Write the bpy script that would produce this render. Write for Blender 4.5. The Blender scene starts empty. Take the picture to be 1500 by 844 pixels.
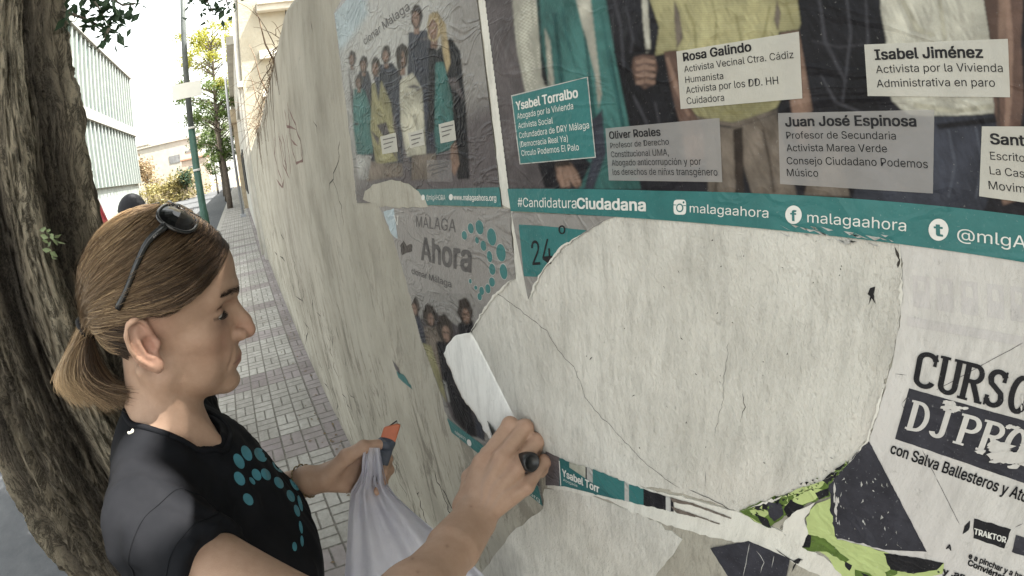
import bpy, bmesh, math, random
import numpy as np
from mathutils import Vector, Matrix
from mathutils.bvhtree import BVHTree
S = bpy.context.scene
COL = S.collection
rng = np.random.default_rng(7)
random.seed(7)
R = math.radians

# ------------------------------------------------------------------ camera
# an action camera with a wide, barrel distorted (equidistant) lens held close to the wall.
# x runs along the wall (towards the right), y into the wall (its face is y = 0), z up, metres.
FPX = 739.1425
YAW, PITCH, ROLL = 1.0588216, 0.3022175, -0.0939009
CAM_D, CAM_H = 0.29, 1.7035
cy, sy, cp, sp = math.cos(YAW), math.sin(YAW), math.cos(PITCH), math.sin(PITCH)
FW = np.array([-sy*cp, cy*cp, -sp])
r0 = np.array([cy, sy, 0.0]); u0 = np.cross(r0, FW)
RT = math.cos(ROLL)*r0 + math.sin(ROLL)*u0
UP = -math.sin(ROLL)*r0 + math.cos(ROLL)*u0
CP = np.array([0.0, -CAM_D, CAM_H])
cam = bpy.data.cameras.new('camera')
cam.type = 'PANO'
cam.panorama_type = 'FISHEYE_LENS_POLYNOMIAL'
cam.sensor_fit = 'HORIZONTAL'
cam.sensor_width = 36.0
cam.sensor_height = 36.0*844/1500
cam.fisheye_fov = R(179)
cam.fisheye_polynomial_k0 = 0.0
cam.fisheye_polynomial_k1 = -(1500/36.0)/FPX
cam.fisheye_polynomial_k2 = cam.fisheye_polynomial_k3 = cam.fisheye_polynomial_k4 = 0.0
cam.clip_start = 0.01; cam.clip_end = 5000
camo = bpy.data.objects.new('camera', cam); COL.objects.link(camo)
M = Matrix(((RT[0], UP[0], -FW[0], CP[0]), (RT[1], UP[1], -FW[1], CP[1]), (RT[2], UP[2], -FW[2], CP[2]), (0, 0, 0, 1)))
camo.matrix_world = M
S.camera = camo

# ------------------------------------------------------------------ light
SUN_EL, SUN_AZ = R(61), R(22)          # azimuth measured from +y towards +x
sdir = Vector((math.sin(SUN_AZ)*math.cos(SUN_EL), math.cos(SUN_AZ)*math.cos(SUN_EL), math.sin(SUN_EL)))
sun = bpy.data.lights.new('sun', 'SUN'); sun.energy = 5.0; sun.angle = R(0.53); sun.color = (1.0, 0.94, 0.84)
suno = bpy.data.objects.new('sun', sun); COL.objects.link(suno)
suno.rotation_euler = sdir.to_track_quat('Z', 'Y').to_euler()
W_ = bpy.data.worlds.new('World'); S.world = W_; W_.use_nodes = True
wn = W_.node_tree; wn.nodes.clear()
wo = wn.nodes.new('ShaderNodeOutputWorld'); bg = wn.nodes.new('ShaderNodeBackground'); sk = wn.nodes.new('ShaderNodeTexSky')
sk.sky_type = 'NISHITA'; sk.sun_disc = False; sk.sun_elevation = SUN_EL; sk.sun_rotation = SUN_AZ
sk.air_density = 1.4; sk.dust_density = 4.0; sk.ozone_density = 0.6
hs = wn.nodes.new('ShaderNodeHueSaturation'); hs.inputs['Saturation'].default_value = 0.28
tint = wn.nodes.new('ShaderNodeMix'); tint.data_type = 'RGBA'; tint.blend_type = 'MULTIPLY'; tint.inputs[0].default_value = 1.0
tint.inputs[7].default_value = (1.0, 0.985, 0.90, 1)
wn.links.new(sk.outputs[0], hs.inputs['Color']); wn.links.new(hs.outputs[0], tint.inputs[6]); wn.links.new(tint.outputs[2], bg.inputs['Color'])
bg.inputs['Strength'].default_value = 0.15
wn.links.new(bg.outputs[0], wo.inputs['Surface'])
S.view_settings.view_transform = 'Standard'; S.view_settings.look = 'None'
S.view_settings.gamma = 1.0; S.view_settings.use_curve_mapping = False
S.view_settings.exposure = 2.2
S.render.engine = 'CYCLES'
S.cycles.max_bounces = 7; S.cycles.diffuse_bounces = 4; S.cycles.transparent_max_bounces = 10
S.cycles.use_denoising = True
S.cycles.caustics_reflective = False; S.cycles.caustics_refractive = False

# ------------------------------------------------------------------ rays of the photograph -> places
def ray(px, py):
    x = px-750.0; y = 422.0-py; r = math.hypot(x, y) or 1e-9; t = r/FPX
    return math.sin(t)*(x*RT + y*UP)/r + math.cos(t)*FW
def Wp(px, py, y=0.0):                 # point of the plane y = const (the wall face)
    d = ray(px, py); return CP + d*((CAM_D+y)/d[1])
def Gp(px, py, z=0.0):
    d = ray(px, py); return CP + d*((z-CAM_H)/d[2])
def Pp(px, py, dist):
    return CP + ray(px, py)*dist
def Xp(px, py, x):
    d = ray(px, py); return CP + d*(x/d[0])

# ------------------------------------------------------------------ objects
def tag(o, label=None, cat=None, group=None, kind=None):
    if label: o['label'] = label
    if cat: o['category'] = cat
    if group: o['group'] = group
    if kind: o['kind'] = kind
    return o
def empty(name, loc, label=None, cat=None, group=None):
    o = bpy.data.objects.new(name, None); o.empty_display_size = 0.1; o.location = loc; COL.objects.link(o)
    return tag(o, label, cat, group)
def place(name, me, parent=None, mats=None):
    o = bpy.data.objects.new(name, me); COL.objects.link(o)
    for m in (mats or []): me.materials.append(m)
    if parent is not None:
        o.parent = parent
        o.matrix_parent_inverse = Matrix.Translation(parent.location).inverted() if parent.type == 'EMPTY' and parent.parent is None else parent.matrix_basis.inverted()
    return o
def npmesh(name, v, f, smooth=True, mi=None):
    """v (n,3), f (m,k) equal-sided faces"""
    v = np.asarray(v, np.float32); f = np.asarray(f, np.int32)
    me = bpy.data.meshes.new(name)
    me.vertices.add(len(v)); me.vertices.foreach_set('co', v.ravel())
    k = f.shape[1]
    me.loops.add(f.size); me.loops.foreach_set('vertex_index', f.ravel())
    me.polygons.add(len(f)); me.polygons.foreach_set('loop_start', np.arange(0, f.size, k, dtype=np.int32))
    try: me.polygons.foreach_set('loop_total', np.full(len(f), k, np.int32))
    except Exception: pass
    if smooth: me.polygons.foreach_set('use_smooth', np.ones(len(f), bool))
    if mi is not None: me.polygons.foreach_set('material_index', np.asarray(mi, np.int32))
    me.update(calc_edges=True); me.validate()
    return me
def vcol(me, name, c):
    c = np.asarray(c, np.float32)
    if c.shape[1] == 3: c = np.concatenate([c, np.ones((len(c), 1), np.float32)], 1)
    a = me.color_attributes.new(name, 'FLOAT_COLOR', 'POINT'); a.data.foreach_set('color', c.ravel())
class MB:
    """collects polygons with material indices for ONE mesh object"""
    def __init__(s): s.v = []; s.f = []; s.m = []; s.sm = []
    def poly(s, pts, m=0, smooth=False):
        n = len(s.v); s.v += [tuple(map(float, p)) for p in pts]; s.f.append(tuple(range(n, n+len(pts)))); s.m.append(m); s.sm.append(smooth)
    def box(s, lo, hi, m=0, rot=None, ctr=None):
        x0, y0, z0 = lo; x1, y1, z1 = hi
        c = [(x0, y0, z0), (x1, y0, z0), (x1, y1, z0), (x0, y1, z0), (x0, y0, z1), (x1, y0, z1), (x1, y1, z1), (x0, y1, z1)]
        n = len(s.v); s.v += c
        for q in ((3, 2, 1, 0), (4, 5, 6, 7), (0, 1, 5, 4), (1, 2, 6, 5), (2, 3, 7, 6), (3, 0, 4, 7)):
            s.f.append(tuple(n+i for i in q)); s.m.append(m); s.sm.append(False)
    def tube(s, pts, rad, seg=10, m=0, cap=True, smooth=True):
        pts = [np.array(p, float) for p in pts]; n = len(pts)
        rad = [rad]*n if np.isscalar(rad) else list(rad)
        t0 = pts[1]-pts[0]; a = np.cross(t0, (0.3, 0.2, 1.0)); a /= np.linalg.norm(a)+1e-12
        base = len(s.v)
        for i in range(n):
            t = pts[min(i+1, n-1)]-pts[max(i-1, 0)]; t = t/(np.linalg.norm(t)+1e-12)
            a = a-t*np.dot(a, t); a /= np.linalg.norm(a)+1e-12; b = np.cross(t, a)
            for k in range(seg):
                w = 2*math.pi*k/seg; s.v.append(tuple(pts[i]+rad[i]*(math.cos(w)*a+math.sin(w)*b)))
        for i in range(n-1):
            for k in range(seg):
                k2 = (k+1) % seg
                s.f.append((base+i*seg+k, base+i*seg+k2, base+(i+1)*seg+k2, base+(i+1)*seg+k)); s.m.append(m); s.sm.append(smooth)
        if cap:
            s.f.append(tuple(base+k for k in reversed(range(seg)))); s.m.append(m); s.sm.append(False)
            s.f.append(tuple(base+(n-1)*seg+k for k in range(seg))); s.m.append(m); s.sm.append(False)
    def build(s, name, mats, parent=None):
        me = bpy.data.meshes.new(name); me.from_pydata(s.v, [], s.f)
        me.polygons.foreach_set('material_index', np.array(s.m, np.int32)); me.polygons.foreach_set('use_smooth', np.array(s.sm, bool))
        me.validate(); me.update()
        return place(name, me, parent, mats if isinstance(mats, (list, tuple)) else [mats])

# ------------------------------------------------------------------ materials
class NT:
    def __init__(s, name):
        s.m = bpy.data.materials.new(name); s.m.use_nodes = True; s.t = s.m.node_tree; s.t.nodes.clear()
        s.out = s.n('ShaderNodeOutputMaterial'); s.b = s.n('ShaderNodeBsdfPrincipled'); s.l(s.b.outputs[0], s.out.inputs[0])
        s.pos = s.n('ShaderNodeNewGeometry').outputs['Position']
    def n(s, k): return s.t.nodes.new(k)
    def l(s, a, b): s.t.links.new(a, b)
    def set(s, sock, v):
        if hasattr(v, 'is_output') or isinstance(v, bpy.types.NodeSocket): s.l(v, sock)
        elif isinstance(v, (tuple, list)) and len(v) == 3 and sock.type == 'RGBA': sock.default_value = (*v, 1)
        else: sock.default_value = v
    def map(s, src=None, scale=(1, 1, 1), rot=(0, 0, 0), loc=(0, 0, 0)):
        m = s.n('ShaderNodeMapping'); s.l(src or s.pos, m.inputs[0]); m.inputs['Scale'].default_value = scale; m.inputs['Rotation'].default_value = rot; m.inputs['Location'].default_value = loc
        return m.outputs[0]
    def noise(s, scale=5, det=4, rough=0.6, vec=None, dist=0.0):
        n = s.n('ShaderNodeTexNoise'); n.inputs['Scale'].default_value = scale; n.inputs['Detail'].default_value = det; n.inputs['Roughness'].default_value = rough; n.inputs['Distortion'].default_value = dist
        s.l(vec or s.pos, n.inputs['Vector']); return n.outputs[0]
    def vor(s, scale=5, vec=None, feat='F1', out='Distance', rand=1.0):
        n = s.n('ShaderNodeTexVoronoi'); n.feature = feat; n.inputs['Scale'].default_value = scale; n.inputs['Randomness'].default_value = rand
        s.l(vec or s.pos, n.inputs['Vector']); return n.outputs[out]
    def ramp(s, fac, stops, interp='LINEAR'):
        r = s.n('ShaderNodeValToRGB'); r.color_ramp.interpolation = interp
        e = r.color_ramp.elements
        while len(e) < len(stops): e.new(0.5)
        for k, (p, c) in zip(e, stops):
            k.position = p; k.color = (*c, 1) if isinstance(c, (tuple, list)) else (c, c, c, 1)
        s.l(fac, r.inputs[0]); return r.outputs[0]
    def mix(s, fac, a, b, mode='MIX'):
        m = s.n('ShaderNodeMix'); m.data_type = 'RGBA'; m.blend_type = mode
        s.set(m.inputs[0], fac); s.set(m.inputs[6], a); s.set(m.inputs[7], b); return m.outputs[2]
    def math(s, op, a, b=0.0, c=None):
        m = s.n('ShaderNodeMath'); m.operation = op; s.set(m.inputs[0], a); s.set(m.inputs[1], b)
        if c is not None: s.set(m.inputs[2], c)
        return m.outputs[0]
    def sep(s, v=None):
        m = s.n('ShaderNodeSeparateXYZ'); s.l(v or s.pos, m.inputs[0]); return m.outputs
    def attr(s, name):
        a = s.n('ShaderNodeAttribute'); a.attribute_name = name; return a.outputs['Color']
    def bump(s, h, strength=0.3, dist=0.01, prev=None):
        b = s.n('ShaderNodeBump'); b.inputs['Strength'].default_value = strength; b.inputs['Distance'].default_value = dist; s.l(h, b.inputs['Height'])
        if prev is not None: s.l(prev, b.inputs['Normal'])
        return b.outputs[0]
    def fin(s, col, rough=0.8, nrm=None, spec=0.3, **kw):
        s.set(s.b.inputs['Base Color'], col); s.set(s.b.inputs['Roughness'], rough); s.b.inputs['Specular IOR Level'].default_value = spec
        if nrm is not None: s.l(nrm, s.b.inputs['Normal'])
        for k, v in kw.items(): s.set(s.b.inputs[k.replace('_', ' ')], v)
        return s.m
def mvar(name, c, rough=0.8, scale=40, amt=0.18, bump=0.15, bs=200, bd=0.002, spec=0.3, **kw):
    t = NT(name); a = tuple(x*(1-amt) for x in c); b = tuple(min(1, x*(1+amt)) for x in c)
    col = t.ramp(t.noise(scale, 5, 0.65), [(0.3, a), (0.7, b)])
    return t.fin(col, rough, t.bump(t.noise(bs, 4), bump, bd), spec, **kw)
# ------------------------------------------------------------------ solid modelling: distance fields meshed with surface nets
def smin(a, b, k):
    h = np.clip(0.5+0.5*(b-a)/k, 0, 1); return b+(a-b)*h-k*h*(1-h)
def smax(a, b, k): return -smin(-a, -b, k)
def ell(P, c, r, rot=None):
    q = P-np.asarray(c, np.float32)
    if rot is not None: q = q@np.asarray(rot, np.float32)
    r = np.asarray(r, np.float32)
    k0 = np.sqrt(((q/r)**2).sum(1)); k1 = np.sqrt(((q/(r*r))**2).sum(1))+1e-9
    return k0*(k0-1)/k1
def cone(P, a, b, ra, rb):
    a = np.asarray(a, np.float32); b = np.asarray(b, np.float32); ab = b-a; L = float(ab@ab)+1e-12
    t = np.clip((P-a)@ab/L, 0, 1)
    q = P-a-t[:, None]*ab
    return np.sqrt((q*q).sum(1))-(ra+(rb-ra)*t)
def chain(P, pts, rs, k=0.0):
    d = None
    for i in range(len(pts)-1):
        e = cone(P, pts[i], pts[i+1], rs[i], rs[i+1])
        d = e if d is None else (np.minimum(d, e) if k == 0 else smin(d, e, k))
    return d
def nets(f, lo, hi, h, B=16, chunk=60):
    """surface nets of f (n,3)->(n,) in the box lo..hi with cell size h; evaluated only in blocks near the surface"""
    lo = np.asarray(lo, float); hi = np.asarray(hi, float)
    nb = np.ceil((hi-lo)/(h*B)).astype(int)
    bi = np.stack(np.meshgrid(*[np.arange(n) for n in nb], indexing='ij'), -1).reshape(-1, 3)
    ctr = (lo+(bi+0.5)*B*h).astype(np.float32)
    d = np.concatenate([f(ctr[i:i+20000]) for i in range(0, len(ctr), 20000)])
    bi = bi[np.abs(d) < 0.866*B*h*1.45]
    N = nb*B+2
    def cid(i): return (i[..., 0].astype(np.int64)*N[1]+i[..., 1])*N[2]+i[..., 2]
    loc = np.stack(np.meshgrid(*[np.arange(B+1)]*3, indexing='ij'), -1)
    V = []; I = []; Q = []
    for s in range(0, len(bi), chunk):
        bb = bi[s:s+chunk]
        idx = bb[:, None, None, None, :]*B+loc[None]
        P = (lo+idx*h).reshape(-1, 3).astype(np.float32)
        D = f(P).reshape(len(bb), B+1, B+1, B+1)
        sg = D < 0
        c = sg[:, :-1, :-1, :-1].astype(np.int8)
        tot = np.zeros_like(c)
        for a in (0, 1):
            for b_ in (0, 1):
                for c_ in (0, 1): tot += sg[:, a:B+a, b_:B+b_, c_:B+c_]
        act = (tot > 0) & (tot < 8)
        w = np.argwhere(act)
        if len(w) == 0: continue
        acc = np.zeros((len(w), 3)); cnt = np.zeros(len(w))
        g = lambda o: D[w[:, 0], w[:, 1]+o[0], w[:, 2]+o[1], w[:, 3]+o[2]]
        corners = {o: g(o) for o in [(i, j, k) for i in (0, 1) for j in (0, 1) for k in (0, 1)]}
        for o in corners:
            for ax in range(3):
                if o[ax] == 0:
                    o2 = tuple(o[i]+(i == ax) for i in range(3)); a = corners[o]; b_ = corners[o2]
                    m = (a < 0) != (b_ < 0)
                    t = np.where(m, a/np.where(m, a-b_, 1), 0)
                    p = np.array(o, float)[None]+np.eye(3)[ax]*t[:, None]
                    acc += p*m[:, None]; cnt += m
        base = bb[w[:, 0]]*B+w[:, 1:]
        V.append(lo+(base+acc/cnt[:, None])*h); I.append(cid(base))
        for ax in range(3):
            A = sg[:, :B, :B, :B]; sl = [slice(0, B)]*3; sl[ax] = slice(1, B+1); Bv = sg[(slice(None), *sl)]
            e = np.argwhere(A != Bv)
            if len(e) == 0: continue
            gi = bb[e[:, 0]]*B+e[:, 1:]
            u = np.eye(3, dtype=int)[(ax+1) % 3]; v = np.eye(3, dtype=int)[(ax+2) % 3]
            q = np.stack([cid(gi-u-v), cid(gi-v), cid(gi), cid(gi-u)], 1)
            ok = ((gi-u-v) >= 0).all(1)
            flip = ~A[e[:, 0], e[:, 1], e[:, 2], e[:, 3]]
            q[flip] = q[flip][:, ::-1]
            Q.append(q[ok])
    V = np.concatenate(V); I = np.concatenate(I); Q = np.concatenate(Q)
    o = np.argsort(I); I = I[o]; V = V[o]
    J = np.clip(np.searchsorted(I, Q), 0, len(I)-1); ok = (I[J] == Q).all(1)
    return V, J[ok]
def relax(V, F, n=1, w=0.5):
    V = V.copy()
    for _ in range(n):
        A = np.zeros_like(V); C = np.zeros(len(V))
        for i in range(4):
            a = F[:, i]; b = F[:, (i+1) % 4]
            for k in range(3): A[:, k] += np.bincount(a, V[b, k], len(V))+np.bincount(b, V[a, k], len(V))
            C += np.bincount(a, minlength=len(V))+np.bincount(b, minlength=len(V))
        V = V*(1-w)+w*A/np.maximum(C, 1)[:, None]
    return V
def rotm(ax, ang):
    return np.array(Matrix.Rotation(ang, 3, ax))
# ------------------------------------------------------------------ ground, road, pavement
def sheet(name, x0, x1, y0, y1, z, mat, nx=1, ny=1, kind='structure'):
    mb = MB()
    for i in range(nx):
        for j in range(ny):
            a, b = x0+(x1-x0)*i/nx, x0+(x1-x0)*(i+1)/nx; c, d = y0+(y1-y0)*j/ny, y0+(y1-y0)*(j+1)/ny
            mb.poly([(a, c, z), (b, c, z), (b, d, z), (a, d, z)])
    return tag(mb.build(name, mat), kind=kind)
t = NT('asphalt')
ASPH = t.fin(t.ramp(t.noise(6, 6, .7), [(.3, (.062, .066, .073)), (.7, (.092, .096, .102))]), .9, t.bump(t.vor(160), .5, .006), .2)
t = NT('dry_earth')
EARTH = t.fin(t.ramp(t.noise(9, 6, .7), [(.3, (.13, .105, .075)), (.7, (.26, .22, .165))]), .95, t.bump(t.noise(60, 5), .6, .02), .1)
KERB_Y = -1.38
sheet('ground', -900, 500, -700, 700, -.135, EARTH)
sheet('road', -400, 40, -9.2, KERB_Y, -.125, ASPH)
CONC = mvar('kerb_stone', (.30, .29, .265), .85, 8, .2, .4, 90, .004)
mb = MB()
for i in range(130):
    x = 8-i*1.0; mb.box((x-.994, KERB_Y-.002, -.13), (x, KERB_Y+.15, -.002+.0015*((i*7) % 3)))
tag(mb.build('kerb', CONC), kind='structure')
# tiles: square slabs pressed with a pattern of small oblong setts, pale with mauve bands
t = NT('pavement_tile')
pxyz = t.sep()
def brick(sc, off, bw, rh, mort, rot=0, loc=(0, 0, 0), freq=2):
    b = t.n('ShaderNodeTexBrick'); b.offset = off; b.offset_frequency = freq; b.squash = 1.0
    b.inputs['Scale'].default_value = sc; b.inputs['Mortar Size'].default_value = mort; b.inputs['Mortar Smooth'].default_value = .3
    b.inputs['Brick Width'].default_value = bw; b.inputs['Row Height'].default_value = rh; b.inputs['Bias'].default_value = 0
    b.inputs['Color1'].default_value = (0, 0, 0, 1); b.inputs['Color2'].default_value = (1, 1, 1, 1); b.inputs['Mortar'].default_value = (.5, .5, .5, 1)
    t.l(t.map(rot=(0, 0, rot), loc=loc), b.inputs['Vector']); return b
TW = .30
# basket weave: checker of cells with setts lying along or across
ux = t.math('DIVIDE', t.math('ADD', pxyz[0], 100.0), TW/2); uy = t.math('DIVIDE', t.math('ADD', pxyz[1], 100.02), TW/2)
chk = t.math('MODULO', t.math('ADD', t.math('FLOOR', ux), t.math('FLOOR', uy)), 2.0)
fx = t.math('FRACT', ux); fy = t.math('FRACT', uy)
def groove(f, n, w):       # distance to the lines k/n of a 0..1 coordinate
    a = t.math('FRACT', t.math('MULTIPLY', f, float(n))); a = t.math('MINIMUM', a, t.math('SUBTRACT', 1.0, a))
    return t.math('DIVIDE', a, float(n))
gx_ = groove(fx, 1, 0); gy_ = groove(fy, 1, 0); gx2 = groove(fx, 2, 0); gy2 = groove(fy, 2, 0)
ga = t.math('MINIMUM', gx_, t.math('MINIMUM', gy2, gy_)); gb = t.math('MINIMUM', gy_, t.math('MINIMUM', gx2, gx_))
gm = t.n('ShaderNodeMix'); t.l(chk, gm.inputs[0]); t.l(ga, gm.inputs[2]); t.l(gb, gm.inputs[3]); g1 = gm.outputs[0]
slab = t.math('MINIMUM', groove(t.math('FRACT', t.math('MULTIPLY', ux, .5)), 1, 0), groove(t.math('FRACT', t.math('MULTIPLY', uy, .5)), 1, 0))
wob = t.math('MULTIPLY', t.math('SUBTRACT', t.noise(45, 3), .5), .05)
l1 = t.ramp(t.math('ADD', g1, wob), [(.016, 0.0), (.050, 1.0)])
l2 = t.ramp(t.math('ADD', slab, t.math('MULTIPLY', wob, .4)), [(.008, 0.0), (.026, 1.0)])
line = t.math('MULTIPLY', l1, l2)
sx = t.math('FLOOR', t.math('MULTIPLY', ux, .5)); syy = t.math('FLOOR', t.math('MULTIPLY', uy, .5))
band = t.math('LESS_THAN', t.math('MODULO', t.math('ADD', sx, 1.0), 4.0), .5)
edge = t.math('GREATER_THAN', pxyz[1], -.13)
band = t.math('MAXIMUM', band, edge)
wn_ = t.n('ShaderNodeTexWhiteNoise'); wn_.noise_dimensions = '2D'
cv = t.n('ShaderNodeCombineXYZ'); t.l(sx, cv.inputs[0]); t.l(syy, cv.inputs[1]); t.l(cv.outputs[0], wn_.inputs['Vector'])
pale = t.ramp(t.noise(22, 5, .7), [(.25, (.205, .20, .185)), (.5, (.335, .328, .305)), (.75, (.43, .42, .395))])
mauve = t.ramp(t.noise(22, 5, .7), [(.25, (.15, .125, .135)), (.75, (.265, .225, .235))])
c = t.mix(band, pale, mauve); c = t.mix(.25, c, t.mix(wn_.outputs['Value'], (.24, .23, .21), (.56, .55, .52)), 'MIX')
c = t.mix(t.ramp(t.noise(3.5, 6, .75), [(.42, 0.0), (.7, .55)]), c, (.16, .15, .13))
c = t.mix(line, t.ramp(t.noise(30), [(.3, (.085, .08, .07)), (.7, (.19, .18, .16))]), c)
nb_ = t.bump(line, .7, .006); nb_ = t.bump(t.noise(140, 5), .35, .003, nb_)
TILE = t.fin(c, .8, nb_, .25)
mb = MB(); mb.box((-75, KERB_Y+.15, -.134), (6, .02, 0)); tag(mb.build('pavement', TILE), kind='structure')
g = np.random.default_rng(91); vs = []; fs = []
for k in range(150):
    x = -1.6-6.5*g.random()**1.3; y = -.03-abs(g.normal(0, .10)) if k % 3 else g.uniform(-1.2, -.05); a = g.random()*6.28; L = g.uniform(.012, .032); c_, s_ = math.cos(a), math.sin(a); n0 = len(vs)
    for u, v, h in ((0, 0, .002), (.5, .28, .006), (1, 0, .004), (.5, -.28, .007)): vs.append((x+L*(u*c_-v*s_), y+L*(u*s_+v*c_), .001+h))
    fs.append((n0, n0+1, n0+2, n0+3))
tag(place('fallen_leaves', npmesh('fallen_leaves', vs, fs, False), None, [mvar('dead_leaf', (.17, .125, .075), .9, 60, .45, .2)]), kind='stuff')

# ------------------------------------------------------------------ the long plastered wall
t = NT('old_plaster')
st = t.map(scale=(1, 1, .16)); st2 = t.map(scale=(1, 1, .35), rot=(0, R(14), 0))
c = t.ramp(t.noise(2.2, 7, .62), [(.30, (.270, .252, .212)), (.50, (.405, .385, .330)), (.75, (.505, .482, .420))])
c = t.mix(t.ramp(t.noise(5.5, 6, .7, st, .4), [(.47, 0.0), (.70, .55)]), c, (.30, .285, .24))
c = t.mix(t.ramp(t.noise(17, 6, .75, st2, .6), [(.58, 0.0), (.74, .8)]), c, (.19, .18, .155))
z = t.sep()[2]
low = t.ramp(t.math('ADD', z, t.math('MULTIPLY', t.noise(4, 6, .8), .9)), [(.25, 1.0), (.62, 0.0)])
# flaking paint towards the foot, dark smears at mid height
fl = t.ramp(t.noise(7, 9, .8, t.map(scale=(1.2, 1, .5), rot=(0, R(-22), 0)), .9), [(.525, 0.0), (.60, 1.0)])
zz = t.ramp(t.math('MULTIPLY', z, .4), [(.08, .95), (.36, .85), (.58, .30), (.8, .10)])
c = t.mix(t.math('MULTIPLY', fl, zz), c, (.17, .155, .13))
c = t.mix(t.math('MULTIPLY', low, .75), c, (.155, .145, .125))
c = t.mix(t.ramp(t.noise(3.2, 5, .6, t.map(loc=(7, 3, 5))), [(.6, 0.0), (.8, .35)]), c, (.50, .46, .39))
n1 = t.bump(t.noise(9, 6, .65, st2), .55, .03); n1 = t.bump(t.noise(60, 6, .7), .45, .006, n1); n1 = t.bump(t.noise(420, 3), .35, .0012, n1)
n1 = t.bump(fl, -.35, .004, n1)
PLAST = t.fin(c, .88, n1, .15)
XT = [-9.8, -8.2, -6.6, -5.4, -4.55, -3.9, -3.1, -2.30, -1.5, 0, 3]
ZT = [2.12, 2.14, 2.17, 2.19, 2.23, 2.30, 2.38, 2.47, 2.29, 2.27, 2.27]  # near stretch, out of view, lowered so sun clears it onto her shoulder
nseg = 260; xs = np.linspace(-9.8, 3, nseg+1)
zt = np.interp(xs, XT, ZT)+np.convolve(rng.normal(0, .022, nseg+9), np.ones(9)/3.2, 'same')[:nseg+1]*.55
zt += np.where((xs > -6.5) & (xs < -3.6), np.abs(rng.normal(0, .018, nseg+1)), 0)
mb = MB()
for i in range(nseg):
    a, b = xs[i], xs[i+1]
    mb.poly([(a, 0, -.1), (b, 0, -.1), (b, 0, zt[i+1]-.05), (a, 0, zt[i]-.05)], 0)
    mb.poly([(a, 0, zt[i]-.05), (b, 0, zt[i+1]-.05), (b, .035, zt[i+1]), (a, .035, zt[i])], 0, True)
    mb.poly([(a, .035, zt[i]), (b, .035, zt[i+1]), (b, .18, zt[i+1]+.02), (a, .18, zt[i]+.02)], 1, True)
    mb.poly([(b, .18, -.1), (a, .18, -.1), (a, .18, zt[i]+.02), (b, .18, zt[i+1]+.02)], 0)
mb.poly([(xs[0], .18, -.1), (xs[0], 0, -.1), (xs[0], 0, zt[0]-.05), (xs[0], .035, zt[0]), (xs[0], .18, zt[0]+.02)], 0)
RUB = mvar('broken_masonry', (.20, .17, .135), .95, 14, .45, .8, 60, .02)
wall = tag(mb.build('plastered_wall', [PLAST, RUB]), 'long whitewashed plaster wall, stained and flaking, running down the pavement', 'wall')
# cracks, scratches and scrawls in the plaster
DARK = mvar('crack_dark', (.045, .04, .035), .95, 80, .3)  # plain dark colour of the crack lines
def crackline(mb, px, w=1.0, amp=1.2, y=-.0004, m=0, lift=None):
    P = []
    for (a, b) in zip(px[:-1], px[1:]):
        n = max(2, int(math.dist(a, b)/7))
        for k in range(n): P.append((a[0]+(b[0]-a[0])*k/n+random.gauss(0, amp), a[1]+(b[1]-a[1])*k/n+random.gauss(0, amp)))
    P.append(px[-1]); n = len(P)
    W3 = [Wp(*p) for p in P]
    for i in range(n-1):
        a, b = W3[i], W3[i+1]; dv = b-a; nn = np.array((-dv[2], 0, dv[0])); nn /= np.linalg.norm(nn)+1e-9
        s0 = np.linalg.norm(a-CP)/FPX; e0 = .12 if i == 0 else 1; e1 = .12 if i == n-2 else 1
        w0 = w*s0*e0*(.6+.6*abs(math.sin(i*1.7))); w1 = w*s0*e1*(.6+.6*abs(math.sin((i+1)*1.7)))
        mb.poly([(a[0]-nn[0]*w0, y, a[2]-nn[2]*w0), (b[0]-nn[0]*w1, y, b[2]-nn[2]*w1), (b[0]+nn[0]*w1, y, b[2]+nn[2]*w1), (a[0]+nn[0]*w0, y, a[2]+nn[2]*w0)], m)
mb = MB()
for px, w in [([(498, 205), (495, 235), (488, 262), (482, 280)], .9), ([(487, 262), (500, 300), (503, 330)], .7), ([(478, 480), (492, 545), (505, 585), (515, 600)], .8),
              ([(612, 720), (624, 770), (640, 800)], 1.3), ([(636, 690), (655, 740), (672, 790)], 1.5), ([(648, 715), (664, 748), (660, 770)], 2.2), ([(575, 665), (582, 700), (596, 730)], .7),
              ([(456, 30), (458, 48)], 1.3), ([(462, 178), (464, 196)], .9), ([(505, 560), (520, 592), (532, 640)], .5), ([(455, 440), (462, 470)], 1.4), ([(430, 380), (437, 420), (446, 445)], .9)]:
    crackline(mb, px, w)
for i in range(46):
    x, y = random.uniform(395, 520), random.uniform(330, 620)
    if x > 400+.42*(y-390) and x < 470+.42*(y-390): crackline(mb, [(x, y), (x+random.gauss(3, 3), y+random.uniform(8, 26))], random.uniform(.4, 1.5), 1)
mb.build('crack', DARK, wall)
GRAF = mvar('graffiti_paint', (.17, .10, .09), .8, 90, .35)
mb = MB()
for px in [[(402, 200), (404, 235), (412, 262), (416, 276)], [(408, 195), (415, 240), (424, 262)], [(414, 196), (420, 250), (412, 210), (408, 200)], [(420, 195), (426, 255)], [(420, 150), (428, 215), (434, 240), (443, 235), (440, 215)], [(424, 160), (440, 205), (444, 230)], [(426, 205), (436, 214)], [(417, 160), (420, 185), (434, 190)], [(405, 262), (413, 275), (416, 262)]]:
    crackline(mb, px, 1.9, .6, -.0008)
mb.build('graffiti', GRAF, wall)

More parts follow.
